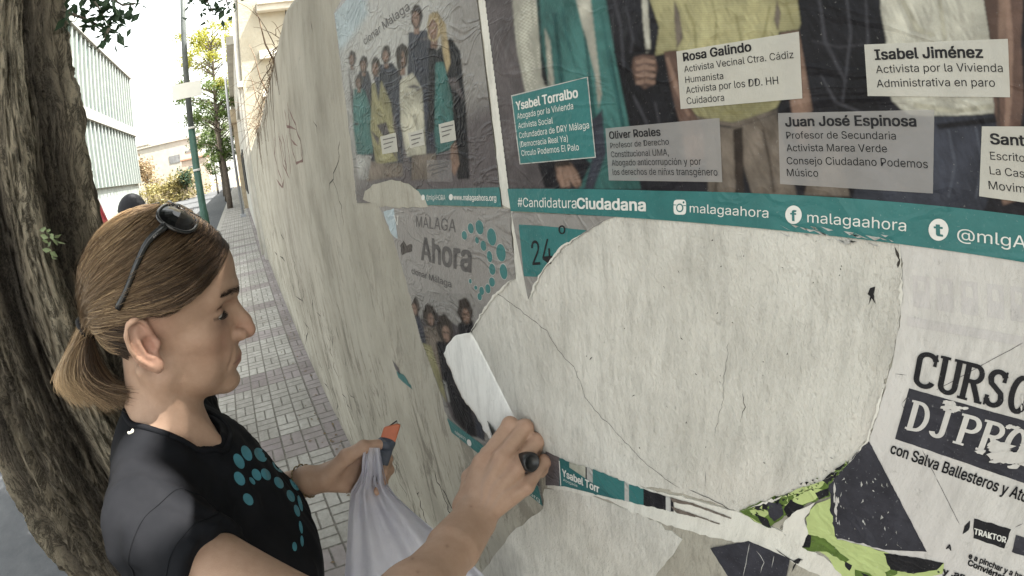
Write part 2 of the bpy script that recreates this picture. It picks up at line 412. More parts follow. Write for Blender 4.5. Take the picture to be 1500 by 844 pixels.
# ------------------------------------------------------------------ buildings at the end of the wall
CREAM = (lambda t: t.fin(t.mix(t.ramp(t.noise(2.5, 6, .7), [(.45, 0.0), (.75, .6)]), t.ramp(t.noise(1.1, 5), [(.3, (.33, .31, .255)), (.7, (.43, .41, .345))]), (.33, .29, .22)), .9, t.bump(t.noise(14, 6), .5, .02), .15))(NT('cream_render'))
GREYW = mvar('pale_render', (.52, .51, .47), .9, 2.5, .16, .4, 20, .01)
STONE = mvar('ochre_stone', (.36, .30, .215), .9, 5, .22, .5, 20, .015)
DKW = mvar('dark_opening', (.03, .03, .032), .5, 6, .3, .05)
b1 = empty('corner_house', (-9.8, .0, 0), 'cream rendered house with ledges rising behind the end of the plaster wall', 'house')
mb = MB(); mb.box((-15.5, .004, -.12), (-9.82, 7, 8.2)); mb.build('wall', CREAM, b1)
mb = MB()
mb.box((-15.6, -.10, 3.30), (-9.72, .0, 3.42)); mb.box((-9.82, .36, 3.05), (-9.72, 4.5, 3.14)); mb.box((-9.82, .36, 3.78), (-9.70, 5.5, 3.94)); mb.box((-9.82, .36, 4.72), (-9.66, 6.5, 4.84)); mb.box((-9.82, .36, 4.84), (-9.60, 6.7, 4.93))
mb.box((-9.82, 1.1, 2.2), (-9.76, 1.24, 3.05)); mb.build('ledge', GREYW, b1)
mb = MB(); mb.tube([(-9.95, -.06, .1), (-9.95, -.06, 5.2)], .05, 10); mb.box((-10.25, -.05, 0), (-9.84, .0, 3.3)); mb.build('pilaster', GREYW, b1)
mb = MB(); mb.tube([(-9.77, .62, 2.2), (-9.76, .66, 2.9), (-9.75, .80, 3.4), (-9.75, .92, 4.7)], .012, 6); mb.tube([(-9.76, .75, 2.3), (-9.75, .72, 2.9), (-9.75, .62, 3.35)], .012, 6); mb.build('cable', DKW, b1)
mb = MB(); mb.box((-12.9, -.012, .15), (-11.6, .0, 2.45)); mb.build('doorway', DKW, b1)
mb = MB()
for x in (-13.05, -11.6): mb.box((x, -.06, 0), (x+.15, .0, 2.6))
mb.box((-13.05, -.06, 2.45), (-11.45, .0, 2.62)); mb.build('door_frame', GREYW, b1)
b2 = empty('town_house', (-22, -.02, 0), 'pale terraced house with an ochre stone portal further down the pavement', 'house')
mb = MB(); mb.box((-40, -.02, -.12), (-15.62, 8, 5.6)); mb.build('wall', GREYW, b2)
mb = MB(); mb.box((-33.5, -.22, 0), (-32.7, -.02, 4.2)); mb.box((-26.4, -.22, 0), (-25.6, -.02, 4.2)); mb.box((-33.8, -.30, 4.2), (-25.3, -.02, 4.85)); mb.build('portal', STONE, b2)
mb = MB(); mb.box((-32.7, -.05, 0), (-26.4, -.021, 4.2)); mb.build('door', mvar('grey_door', (.30, .30, .31), .7), b2)
for x in (-18, -20.5, -23): mb = MB(); mb.box((x-.5, -.06, 1.0), (x+.5, -.021, 2.5)); mb.build('window', DKW, b2)
mb = MB(); mb.box((-40.3, -.24, 5.6), (-15.5, 8.2, 5.85)); mb.build('cornice', GREYW, b2)
b3 = empty('far_terrace', (-60, .1, 0), 'grey far terrace house at the bottom of the pavement', 'house')
mb = MB(); mb.box((-80, .1, -.12), (-40.4, 9, 6.5)); mb.build('wall', mvar('far_render', (.40, .39, .36), .9, 2, .2), b3)
for i in range(5):
    for z0, z1 in ((.9, 2.6), (3.9, 5.4)): mb = MB(); mb.box((-46-i*6.5-.6, .07, z0), (-46-i*6.5+.6, .099, z1)); mb.build('window', DKW, b3)
# a slim pipe rising by the house fronts
mb = MB(); p0 = np.array((-21.0, -.35, 0)); mb.tube([p0, p0+(0, 0, 7.5)], .055, 8); mb.box((-21.12, -.47, 0), (-20.88, -.23, .12))
tag(mb.build('utility_pole', mvar('galvanised', (.33, .34, .36), .5, 30, .15)), 'slim grey utility pole standing close to the pale house fronts', 'pole')

# ------------------------------------------------------------------ the other side of the street
t = NT('ribbed_glass')
sx_ = t.sep()
st_ = t.math('FRACT', t.math('MULTIPLY', sx_[0], 1/3.0)); stripe = t.ramp(st_, [(.0, 0.0), (.16, 1.0), (.5, 1.0), (.58, 0.0)])
gcol = t.mix(stripe, (.12, .145, .14), t.ramp(t.noise(.12, 4, .6, t.map(scale=(1, 1, 2.2), rot=(0, R(25), 0))), [(.38, (.060, .095, .095)), (.5, (.085, .120, .116)), (.58, (.17, .19, .183))]))  # pale diagonal patches painted into the glass colour as cloud reflections
GLASS = t.fin(gcol, .25, None, .5)
gb_ = empty('office_building', (-52, -14, 0), 'tall pale office building with a ribbed green glass facade across the road', 'building')
mb = MB(); mb.box((-71, -32, 3.4), (-30, -14.0, 17.4)); mb.build('facade', GLASS, gb_)
mb = MB()
for i in range(28): x = -70.9+i*1.48; mb.box((x, -13.99, 3.4), (x+.40, -13.80, 17.3))
ob = mb.build('fin', mvar('white_metal_fin', (.20, .225, .22), .5, 4, .08), gb_); ob['kind'] = 'stuff'
mb = MB(); mb.box((-71.3, -32, 9.6), (-29.8, -13.6, 10.6)); mb.box((-71.3, -32, 17.4), (-29.8, -13.6, 18.0)); mb.build('floor_band', mvar('white_panel', (.22, .225, .215), .6, 2, .06), gb_)
mb = MB(); mb.box((-71, -32, -.1), (-30, -14.3, 3.4)); mb.build('ground_storey', mvar('grey_storey', (.22, .25, .25), .5, 1.2, .3), gb_)
WH = mvar('white_house_render', (.34, .335, .31), .9, 1.2, .10, .2, 10, .01)
WIN = mvar('house_window', (.16, .17, .18), .3, 2, .3, .0)
def house(x, y0, y1, z1, label, wins, mat=WH, roof=None):
    h = empty('white_house', (x, (y0+y1)/2, 0), label, 'house', 'white houses at the end of the road')
    mb = MB(); mb.box((x-9, y0, -.12), (x, y1, z1)); mb.build('wall', mat, h)
    mb = MB(); mb.box((x-9.2, y0-.15, z1), (x+.2, y1+.15, z1+.22)); mb.build('parapet', roof or WH, h)
    for (yc, zc, w, hh) in wins:
        mb = MB(); mb.box((x, yc-w/2, zc-hh/2), (x+.06, yc+w/2, zc+hh/2)); mb.build('window', WIN, h)
house(-92, -19.5, -6.2, 9.6, 'broad white house with one grey window beyond the hedge', [(-11.2, 6.6, 2.0, 1.3), (-8.3, 7.4, 1.6, .35), (-17, 6.5, 1.8, 1.2)])
house(-84, -9.2, -5.0, 5.6, 'low pinkish house standing next to the broad white house', [(-7.6, 4.2, 1.3, .7)], mvar('pink_render', (.42, .35, .30), .9, 2, .12), mvar('tile_red', (.36, .20, .14), .9, 6, .2))
house(-118, -36, -20, 12.5, 'distant tall white house partly hidden by the office building', [(-24, 8, 2, 1.4)])
mb = MB(); mb.box((-74, -13.8, -.12), (-73.7, -6.8, 2.3)); mb.box((-74.1, -13.9, 2.3), (-73.6, -6.7, 2.42))
tag(mb.build('garden_wall', mvar('ochre_garden_wall', (.38, .33, .24), .9, 1.5, .15)), 'low ochre garden wall in front of the white houses', 'wall')
mb = MB(); prof = [(-60, 0), (-40, 22), (-22, 34), (-5, 31), (14, 36), (34, 26), (60, 18), (110, 0)]
hx0 = -620
for (a, b), (c, d) in zip(prof[:-1], prof[1:]):
    mb.poly([(hx0, a*4-40, 0), (hx0, c*4-40, 0), (hx0-60, c*4-40, d*2.3), (hx0-60, a*4-40, b*2.3)], 0, True)
    mb.poly([(hx0-60, a*4-40, b*2.3), (hx0-60, c*4-40, d*2.3), (hx0-200, c*4-40, 0), (hx0-200, a*4-40, 0)], 0, True)
tag(mb.build('hills', mvar('scrub_hill', (.20, .205, .20), .95, .05, .25)), kind='structure')
# ------------------------------------------------------------------ paper on the wall
def printm(name, c, rough=.5, amt=.10, wr=.5, mott=18, coat=.10, fold=0.0):
    """printed paper stuck with paste: mottled, wrinkled, slightly shiny"""
    t = NT(name)
    col = t.ramp(t.noise(mott, 6, .7), [(.25, tuple(x*(1-amt*1.6) for x in c)), (.75, tuple(min(1, x*(1+amt)) for x in c))])
    if fold: col = t.mix(t.ramp(t.noise(11, 5, .6, t.map(scale=(2.6, 1, .7), rot=(0, R(8), 0)), 1.6), [(.36, fold), (.50, 0.0)]), col, tuple(x*.38 for x in c)); col = t.mix(t.ramp(t.noise(9, 5, .6, t.map(scale=(2.4, 1, .8), rot=(0, R(-10), 0), loc=(4, 4, 4)), 1.6), [(.54, 0.0), (.68, fold*.8)]), col, tuple(min(1, x*1.45+.012) for x in c))
    col = t.mix(t.ramp(t.noise(420, 2), [(.66, 0.0), (.74, .45)]), col, tuple(min(1, x*.6+.22) for x in c))
    w = t.noise(9, 3, .55, t.map(scale=(1, 1, 2.2), rot=(0, R(28), 0)), .8)
    rid = t.math('ABSOLUTE', t.math('SUBTRACT', w, .5)); rg = t.ramp(rid, [(0.0, 1.0), (.05, 0.0)])
    n = t.bump(rg, wr*.55, .004); n = t.bump(t.noise(35, 5, .7), wr*.7, .006, n); n = t.bump(t.noise(260, 3), .18, .001, n)
    return t.fin(col, rough, n, .25, Coat_Weight=coat, Coat_Roughness=.25)
def papermat(name, c0, c1, fib=.4, warm=None):
    t = NT(name)
    col = t.ramp(t.noise(7, 6, .65), [(.3, c0), (.7, c1)])
    col = t.mix(t.ramp(t.noise(55, 5, .75, t.map(scale=(1, 1, .22))), [(.46, 0.0), (.75, .75)]), col, tuple(x*.70 for x in c0))
    col = t.mix(t.ramp(t.noise(3.2, 4, .6, t.map(loc=(3, 1, 8))), [(.55, 0.0), (.75, .4)]), col, warm or (c1[0], c1[1]*.93, c1[2]*.90))
    col = t.mix(t.ramp(t.noise(90, 6, .8), [(.60, 0.0), (.72, .7)]), col, tuple(x*.55 for x in c0))
    n = t.bump(t.noise(170, 6, .75, t.map(scale=(1, 1, .5))), fib, .0035); n = t.bump(t.noise(38, 6, .75, t.map(scale=(1, 1, .4))), fib*.7, .006, n); n = t.bump(t.noise(12, 5, .6), .35, .012, n); n = t.bump(t.noise(500, 3), .25, .0008, n)
    return t.fin(col, .9, n, .12)
RESID = papermat('paper_residue', (.54, .525, .48), (.72, .705, .655), 1.0)
WHITEP = papermat('white_paper', (.74, .735, .71), (.82, .815, .79), .06)
STRIPW = papermat('torn_white', (.58, .57, .52), (.70, .69, .64), .4)
DJP = papermat('course_paper', (.50, .485, .46), (.59, .575, .555), .35, (.56, .53, .53))
TEALF = printm('teal_cloth_print', (.052, .138, .132), .45, .14, .4, fold=.5); TEAL = printm('teal_print', (.034, .155, .155), .42, .14, .35); TEALD = printm('deep_teal_print', (.020, .120, .125), .5, .2, .35)
GREYP = printm('grey_print', (.245, .235, .225), .45, .12, .8); TAUPE = printm('taupe_print', (.095, .083, .088), .42, .22, .5)
LGREY = printm('pale_grey_print', (.40, .40, .385), .45, .12, 1.0); SKYB = printm('pale_blue_print', (.38, .46, .50), .5, .15, 1.0)
BLACKP = printm('black_print', (.011, .011, .014), .45, .4, .45, fold=.5); NAVY = printm('navy_print', (.030, .033, .048), .45, .3, .5, fold=.6)
CREAMP = printm('cream_print', (.46, .45, .36), .5, .10, .5, 50, fold=.35); KNIT = printm('knit_print', (.40, .40, .34), .6, .16, .4, 90, fold=.35)
OCHREP = printm('ochre_print', (.29, .272, .160), .5, .10, .4, 40, fold=.32); SKINP = printm('flesh_print', (.165, .110, .085), .45, .18, .4, fold=.55); SKIND = printm('dark_flesh_print', (.085, .056, .048), .45, .2, .4, fold=.55)
KHAKI = printm('khaki_print', (.15, .125, .105), .45, .2, .5, fold=.55); HAIRP = printm('hair_print', (.030, .024, .021), .45, .3, .7, fold=.4); BLOND = printm('blond_print', (.33, .265, .15), .45, .2, .7)
TSH = printm('white_shirt_print', (.46, .455, .39), .5, .10, .6, 9, fold=.40)
LIME = printm('lime_print', (.42, .50, .21), .6, .14, .4, 12, 0); LIMED = printm('moss_print', (.10, .16, .035), .6, .4, .4, 60, 0)
SLATE = printm('slate_print', (.034, .034, .044), .6, .35, .3, 40, 0)
INK = printm('black_ink', (.012, .012, .015), .6, .2, .2, 60, 0); WINK = printm('white_ink', (.66, .66, .63), .55, .06, .2, 40, 0); DGREY = printm('grey_ink', (.11, .105, .105), .6, .2, .2, 60, 0)
def labelm(name, c, a):
    t = NT(name); t.fin(t.ramp(t.noise(30, 4), [(.3, tuple(x*.9 for x in c)), (.7, c)]), .45, t.bump(t.noise(35, 5, .7), .3, .006), .4, Coat_Weight=.2, Coat_Roughness=.3)
    tr = t.n('ShaderNodeBsdfTransparent'); mx = t.n('ShaderNodeMixShader'); mx.inputs[0].default_value = a
    t.l(tr.outputs[0], mx.inputs[1]); t.l(t.b.outputs[0], mx.inputs[2]); t.l(mx.outputs[0], t.out.inputs[0]); return t.m
LABEL = labelm('pale_label', (.54, .53, .48), .78); LABELD = labelm('dim_label', (.42, .41, .405), .52)
def jag(px, amp=1.5, step=6, closed=True):
    out = []; n = len(px)
    for i in range(n if closed else n-1):
        a, b = px[i], px[(i+1) % n]; m = max(1, int(math.dist(a[:2], b[:2])/step))
        am = amp if len(a) < 3 else a[2]
        for k in range(m): out.append((a[0]+(b[0]-a[0])*k/m+random.gauss(0, am)*(k > 0), a[1]+(b[1]-a[1])*k/m+random.gauss(0, am)*(k > 0)))
    return out
def sub(px, step=40):
    return jag([(p[0], p[1], 0) for p in px], 0, step)
def flat(mb, px, y, m=0): mb.poly([Wp(a, b, 0)*np.array((1, 0, 1))+np.array((0, y, 0)) for a, b in px], m)
def slab_(mb, px, y0, y1, m=0):
    """a sheet with an edge: front face at y1 and a rim back to y0"""
    P = [Wp(a, b, 0) for a, b in px]
    mb.poly([(p[0], y1, p[2]) for p in P], m)
    for i in range(len(P)):
        a, b = P[i], P[(i+1) % len(P)]; mb.poly([(a[0], y0, a[2]), (b[0], y0, b[2]), (b[0], y1, b[2]), (a[0], y1, a[2])], m)
# --- lettering
try: FONT = bpy.data.fonts.load(bpy.utils.system_resource('DATAFILES', path='fonts')+'/Inter.woff2')
except Exception: FONT = None
def glyph_mesh(s, bold=0.0):
    cu = bpy.data.curves.new('lettering', 'FONT'); cu.body = s; cu.size = 1.0; cu.resolution_u = 3;  cu.fill_mode = 'FRONT'
    if FONT: cu.font = FONT
    if bold: cu.space_character = 1.0+bold*2.0
    o = bpy.data.objects.new('lettering', cu); COL.objects.link(o)
    dg = bpy.context.evaluated_depsgraph_get(); me = bpy.data.meshes.new_from_object(o.evaluated_get(dg))
    v = np.array([q.co[:] for q in me.vertices]); f = [tuple(p.vertices) for p in me.polygons]
    bpy.data.objects.remove(o); bpy.data.curves.remove(cu); bpy.data.meshes.remove(me)
    return v, f
_H, _ = glyph_mesh('H'); CAPH = _H[:, 1].max()
def text(mb, s, p0, p1, pt_, y, m=0, bold=0.0, wiggle=0):
    v, f = glyph_mesh(s, 0.0)
    A, B, T = Wp(*p0), Wp(*p1), Wp(*pt_); x0, x1 = v[:, 0].min(), v[:, 0].max()
    P = A[None]+(B-A)[None]*((v[:, 0]-x0)/(x1-x0))[:, None]+(T-A)[None]*(v[:, 1]/CAPH)[:, None]
    dx = (B-A)/(x1-x0); dz = (T-A)/CAPH; k = 0
    for sh, sv in ([(0, 0)] if not bold else [(0, 0)]+[(a*bold*1.45, b*bold*.9) for a in (-1, 0, 1) for b in (-1, 0, 1) if a or b]):      # bold: the stroke widened
        for q in f:
            k += 1; yy = y-3e-6*(k % 50); n = len(mb.v)
            for i in q: p = P[i]+dx*sh+dz*sv; mb.v.append((float(p[0]), yy, float(p[2])))
            mb.f.append(tuple(range(n, n+len(q)))); mb.m.append(m); mb.sm.append(False)
def ellipse(mb, x, y_, a, b, an, y, m, n=22):
    an = R(an); flat(mb, [(x+a*math.cos(w)*math.cos(an)-b*math.sin(w)*math.sin(an), y_+a*math.cos(w)*math.sin(an)+b*math.sin(w)*math.cos(an)) for w in np.linspace(0, 2*math.pi, n, endpoint=False)], y, m)
Y0, Y1, Y2, Y3, Y4 = -.0010, -.0016, -.0019, -.0022, -.0025


class Print:
    """a printed photograph: colours of a fine grid of points on the sheet, drawn as soft shaded shapes in poster coordinates"""
    def __init__(s, x0, y0, x1, y1, st, base, seed):
        s.x = np.arange(x0, x1+st, st); s.y = np.arange(y0, y1+st, st); s.st = st; s.X, s.Y = np.meshgrid(s.x, s.y)
        s.img = np.tile(np.array(base, float), (len(s.y), len(s.x), 1)); s.g = np.random.default_rng(seed)
    def blur(s, a, r):
        r = max(1, int(round(r/s.st)))
        for ax in (0, 1):
            for _ in range(2):
                p = np.pad(a, [(r+1, r) if i == ax else (0, 0) for i in range(2)], mode='edge'); c = np.cumsum(p, axis=ax)
                n = a.shape[ax]; a = (np.take(c, range(2*r+1, 2*r+1+n), axis=ax)-np.take(c, range(0, n), axis=ax))/(2*r+1)
        return a
    def noise(s, shape, cx, cy, ang=0.0):
        h, w = shape; G = s.g.random((int(h*s.st/cy)+6, int(w*s.st/cx)+6))
        yy, xx = np.mgrid[0:h, 0:w]*s.st; x2 = (xx+yy*ang)/cx; y2 = yy/cy; x2 = x2-x2.min(); x2 = np.clip(x2, 0, G.shape[1]-2.001); y2 = np.clip(y2, 0, G.shape[0]-2.001)
        xi = x2.astype(int); yi = y2.astype(int); fx = x2-xi; fy = y2-yi; fx = fx*fx*(3-2*fx); fy = fy*fy*(3-2*fy)
        return (G[yi, xi]*(1-fx)+G[yi, xi+1]*fx)*(1-fy)+(G[yi+1, xi]*(1-fx)+G[yi+1, xi+1]*fx)*fy-.5
    def fill(s, px, col, shade=.42, soft=1.3, fold=.5, alpha=1.0):
        P = np.array([p[:2] for p in px], float); pad = 6
        i0 = max(0, int((P[:, 0].min()-s.x[0])/s.st)-pad); i1 = min(len(s.x), int((P[:, 0].max()-s.x[0])/s.st)+pad+2)
        j0 = max(0, int((P[:, 1].min()-s.y[0])/s.st)-pad); j1 = min(len(s.y), int((P[:, 1].max()-s.y[0])/s.st)+pad+2)
        if i1-i0 < 2 or j1-j0 < 2: return
        X = s.X[j0:j1, i0:i1]; Y = s.Y[j0:j1, i0:i1]; ins = np.zeros(X.shape, bool); n = len(P)
        for k in range(n):
            (ax_, ay), (bx, by) = P[k], P[(k+1) % n]
            if ay == by: continue
            c = ((Y >= min(ay, by)) & (Y < max(ay, by))); ins ^= c & (X < ax_+(Y-ay)*(bx-ax_)/(by-ay))
        m = ins.astype(float); w = max(3.0, math.sqrt(m.sum())*s.st*.22)
        inner = np.clip(s.blur(m, w)*1.25-.22, 0, 1); L = 1-shade*(1-inner)
        if fold:
            f = s.noise(X.shape, 7+w*.5, 22+w, .25)+.5*s.noise(X.shape, 4, 13, -.4); L = L*(1+fold*np.clip(f, -.6, .6)*1.1)
        ms = s.blur(m, soft)[..., None]*alpha
        s.img[j0:j1, i0:i1] = s.img[j0:j1, i0:i1]*(1-ms)+np.array(col)*np.clip(L, .15, 1.5)[..., None]*ms
    def build(s, name, parent, clip, y, mat):
        P = np.array(clip, float); cx = s.X[:-1, :-1]+s.st/2; cy2 = s.Y[:-1, :-1]+s.st/2; ins = np.zeros(cx.shape, bool)
        for k in range(len(P)):
            (ax_, ay), (bx, by) = P[k], P[(k+1) % len(P)]
            if ay == by: continue
            c = ((cy2 >= min(ay, by)) & (cy2 < max(ay, by))); ins ^= c & (cx < ax_+(cy2-ay)*(bx-ax_)/(by-ay))
        j, i = np.nonzero(ins); W = len(s.x); a = j*W+i; F = np.stack([a, a+1, a+1+W, a+W], 1)
        xx = s.X.ravel()-750; yy = 422-s.Y.ravel(); r = np.hypot(xx, yy)+1e-9; t = r/FPX
        d = np.sin(t)[:, None]*(xx[:, None]*RT+yy[:, None]*UP)/r[:, None]+np.cos(t)[:, None]*FW
        V = CP+d*(CAM_D/np.maximum(d[:, 1], .02))[:, None]; V[:, 1] = y
        used = np.unique(F); mp = np.full(len(V), -1); mp[used] = np.arange(len(used))
        me = npmesh(name, V[used], mp[F], False); vcol(me, 'print', np.clip(s.img.reshape(-1, 3)[used], .004, .9)); return place(name, me, parent, [mat])
def photoprint(name, wr):
    t = NT(name); col = t.attr('print'); col = t.mix(1.0, col, t.ramp(t.noise(60, 5, .7), [(.25, (.80, .80, .80)), (.75, (1.12, 1.12, 1.12))]), 'MULTIPLY')
    col = t.mix(t.ramp(t.noise(420, 2), [(.68, 0.0), (.76, .30)]), col, (.30, .30, .29))
    rg = t.ramp(t.math('ABSOLUTE', t.math('SUBTRACT', t.noise(9, 3, .55, t.map(scale=(1, 1, 2.2), rot=(0, R(28), 0)), .8), .5)), [(0.0, 1.0), (.05, 0.0)])
    n = t.bump(rg, wr*.55, .004); n = t.bump(t.noise(35, 5, .7), wr*.7, .006, n); n = t.bump(t.noise(260, 3), .18, .001, n)
    return t.fin(col, .5, n, .14, Coat_Weight=.03, Coat_Roughness=.25)
PH1 = photoprint('photo_print', .5); PH2 = photoprint('wrinkled_photo_print', 1.1)
C_ = dict(LGREY=(.36, .36, .345), SKYB=(.36, .43, .46), HAIRP=(.035, .027, .023), SKINP=(.22, .145, .112), TEALF=(.052, .150, .142), BLOND=(.36, .29, .17), BLACKP=(.012, .012, .016), CREAMP=(.46, .445, .36), NAVY=(.040, .044, .060), KHAKI=(.17, .142, .118), OCHREP=(.32, .30, .165), TAUPE=(.095, .084, .088), GREYP=(.23, .222, .213), KNIT=(.43, .425, .365), TSH=(.52, .51, .44), SKIND=(.125, .078, .063), TEALD=(.022, .085, .085), FINGER=(.25, .165, .128), FOLDW=(.34, .33, .285), OCHD=(.20, .185, .09), SHEEN=(.050, .050, .060), KNITD=(.25, .25, .21), DENIM=(.075, .082, .105))
# --- pale backing left where posters have been stripped off
mb = MB()
oval = [(690, 487), (700, 470), (712, 450), (730, 428), (745, 413), (757, 407), (771, 409), (775, 440), (785, 415), (800, 390), (825, 360), (850, 345), (885, 322), (915, 314), (1060, 322), (1200, 336), (1318, 350),
        (1322, 400), (1320, 460), (1309, 520), (1292, 580), (1274, 640), (1244, 678), (1216, 700), (1180, 714), (1140, 730), (1085, 748), (1000, 722), (930, 709), (870, 690), (800, 664), (770, 690), (720, 700), (690, 640)]
slab_(mb, jag(oval, 1.3, 5), 0, Y0)
def rim_(mb, px, w, y, m, amp=1.0):
    L = jag(px, .6, 4, False)+[px[-1]]; P = np.array([q[:2] for q in L]); T = np.gradient(P, axis=0); T /= np.linalg.norm(T, axis=1)[:, None]+1e-9; N = np.stack([-T[:, 1], T[:, 0]], 1)
    n = len(P); e = np.clip(np.minimum(np.arange(n), np.arange(n)[::-1])/4, 0, 1)
    sl = np.clip(np.interp(np.arange(n), np.arange(0, n+9, 6), rng.random(len(np.arange(0, n+9, 6))))*1.7-.55, 0, 1); a = P+N*((.25+.75*rng.random(n))*sl*w*amp*e)[:, None]; b = P-N*((.2+.5*rng.random(n))*sl*w*e+.15)[:, None]
    for i in range(n-1): flat(mb, [a[i], a[i+1], b[i+1], b[i]], y, m)
rim_(mb, [(691, 487), (701, 470), (713, 450), (731, 428), (746, 413), (757, 407)], 4, -.0023, 1); rim_(mb, [(776, 441), (786, 415), (801, 390), (826, 360), (851, 345), (886, 322)], 4, -.0023, 1)
rim_(mb, [(1319, 356), (1322, 400), (1320, 460), (1309, 520), (1292, 580), (1274, 640), (1246, 676)], 4.5, -.0023, 1); rim_(mb, [(1246, 676), (1216, 698), (1180, 713), (1140, 729), (1085, 747)], 5, -.0023, 1, .8)
tag(mb.build('paper_backing', [RESID, STRIPW]), 'large oval patch of pale fibrous paper backing below the teal poster strip', 'torn paper')
mb = MB()
slab_(mb, jag([(699.8, -20), (714, -20), (752, 308), (769, 403), (776, 441), (769, 438), (757, 409), (749, 306), (737, 300)], .5, 14), 0, -.0011)
tag(mb.build('paper_strip', [STRIPW]), 'narrow white paper strip running down between the two upper posters', 'torn paper')
mb = MB()
slab_(mb, jag([(533, 292), (536, 280), (548, 270), (575, 263), (600, 269), (615, 280), (625, 292), (629, 303), (580, 304), (552, 301)], .8, 6), -.001, -.0026)
tag(mb.build('paper_scrap', [PLAST]), 'rounded pale scrap over the bottom corner of the upper group poster', 'torn paper')

# --- upper left poster: the group of people
WA, WB_ = Wp(699.8, 0), Wp(737, 303); upv = (WA-WB_)/np.linalg.norm(WA-WB_); hgt_ = np.linalg.norm(Wp(490, 19)-Wp(523, 300))
TRp = WB_+upv*hgt_
def wpoly(mb, P, y, m=0): mb.poly([(float(p[0]), y, float(p[2])) for p in P], m)
mb = MB(); BLp = Wp(523, 298)
wpoly(mb, [Wp(490, 19), *[Wp(*q) for q in jag([(490, 19), (507, 150), (517, 230), (523, 298)], .6, 12, False)[1:]], WB_, TRp], Y1)
pg = tag(mb.build('group_poster', [GREYP]), 'wrinkled upper poster with a standing group of people and a narrow teal foot', 'poster')
pr_ = Print(482, -70, 744, 300, .8, C_['GREYP'], 5)
mats = [C_[k] for k in 'LGREY SKYB HAIRP SKINP TEALF BLOND BLACKP CREAMP NAVY KHAKI OCHREP TAUPE'.split()]
def fg(px, m, dy=0.0): pr_.fill(px, mats[m], .45, 1.0, .55)
pr_.fill([(470, 21), (545, -60), (600, -90), (660, -90), (660, 60), (600, 170), (520, 200), (490, 130)], C_['LGREY'], .1, 14, .12)
pr_.fill([(480, 30), (535, -50), (540, 22), (499, 76)], C_['SKYB'], 0, 4, .3)
pr_.fill([(620, 190), (760, 130), (760, 300), (500, 300), (560, 240)], C_['TAUPE'], 0, 16, .15)
def person_print(hx_, hy_, hr, hairm, topm, body, dy):
    g = random.Random(int(hx_*7)); cx_ = sum(p[0] for p in body)/len(body)
    fg(body, topm)
    for k in range(4):
        a, b = g.choice(body), g.choice(body); fg([a, (cx_+(a[0]-cx_)*.3, (a[1]+b[1])/2), (cx_+(b[0]-cx_)*.5, b[1]*.5+a[1]*.5+4)], 11 if k % 2 else topm)
    rot_ = lambda a, b, cx, cy2, n: [(cx+a*math.cos(w)*g.uniform(.88, 1.1), cy2+b*math.sin(w)*g.uniform(.9, 1.08)) for w in np.linspace(0, 2*math.pi, n, endpoint=False)]
    fg([(hx_-hr*.25, hy_+hr*.8), (hx_+hr*.25, hy_+hr*.8), (hx_+hr*.3, hy_+hr*2.0), (hx_-hr*.3, hy_+hr*2.0)], 3)
    fg(rot_(hr*.62, hr*1.28, hx_, hy_+hr*.15, 16), hairm); fg(rot_(hr*.40, hr*.84, hx_-hr*.10, hy_+hr*.42, 14), 3)
    fg([(hx_-hr*.32, hy_+hr*.25), (hx_+hr*.12, hy_+hr*.22), (hx_+hr*.12, hy_+hr*.34), (hx_-hr*.32, hy_+hr*.37)], hairm); fg([(hx_-hr*.25, hy_+hr*.88), (hx_+hr*.04, hy_+hr*.86), (hx_-hr*.1, hy_+hr*.96)], 2)
person_print(612, 22, 14, 2, 8, [(600, 48), (626, 44), (640, 60), (644, 190), (640, 262), (603, 262), (598, 130)], .0001)
person_print(534, 92, 10, 2, 8, [(527, 104), (541, 104), (548, 130), (552, 235), (532, 250), (524, 160)], .0001)
person_print(567, 78, 11, 2, 8, [(556, 95), (576, 92), (590, 110), (592, 240), (570, 250), (556, 170)], .0002)
person_print(517, 84, 9, 2, 0, [(511, 98), (522, 98), (527, 130), (530, 235), (519, 240), (511, 160)], .0003)
person_print(527, 118, 9, 2, 4, [(519, 130), (535, 130), (545, 160), (548, 225), (524, 228), (518, 180)], .0004)
person_print(552, 96, 11, 2, 10, [(546, 122), (560, 118), (574, 150), (584, 236), (552, 242), (544, 190)], .0004)
fg([(549, 112), (560, 112), (556, 150)], 8, .0005)
person_print(591, 80, 15, 2, 7, [(587, 118), (606, 106), (620, 130), (626, 226), (598, 230), (588, 180)], .0004)
fg([(583, 70), (591, 64), (588, 110), (584, 118)], 2, .0005)
person_print(638, 36, 18, 5, 6, [(640, 75), (662, 55), (676, 75), (684, 150), (690, 262), (672, 262), (662, 160), (655, 100), (640, 95)], .0005)
fg([(644, 20), (655, 36), (662, 92), (656, 110), (648, 62)], 5, .0007); fg([(637, 92), (652, 90), (664, 140), (668, 216), (641, 226), (636, 170)], 4, .0006); fg([(630, 70), (640, 72), (638, 190), (628, 200)], 6, .0005)
fg([(662, 214), (670, 206), (675, 240), (668, 258), (662, 250)], 3, .0007); fg([(604, 228), (640, 224), (645, 262), (604, 264)], 9, .0006); fg([(532, 232), (560, 240), (590, 238), (592, 258), (560, 262), (538, 266), (530, 256)], 9, .0006); fg([(520, 226), (546, 228), (540, 264), (526, 262)], 0, .0006)
pr_.build('printed_group', pg, [(491, 20), (508, 150), (518, 230), (523.5, 297), (736, 301), (700.5, 0), (692, -66), (575, -66), (540, -36)], Y2, PH2)
FAINT = labelm('faint_label', (.30, .29, .29), .35)
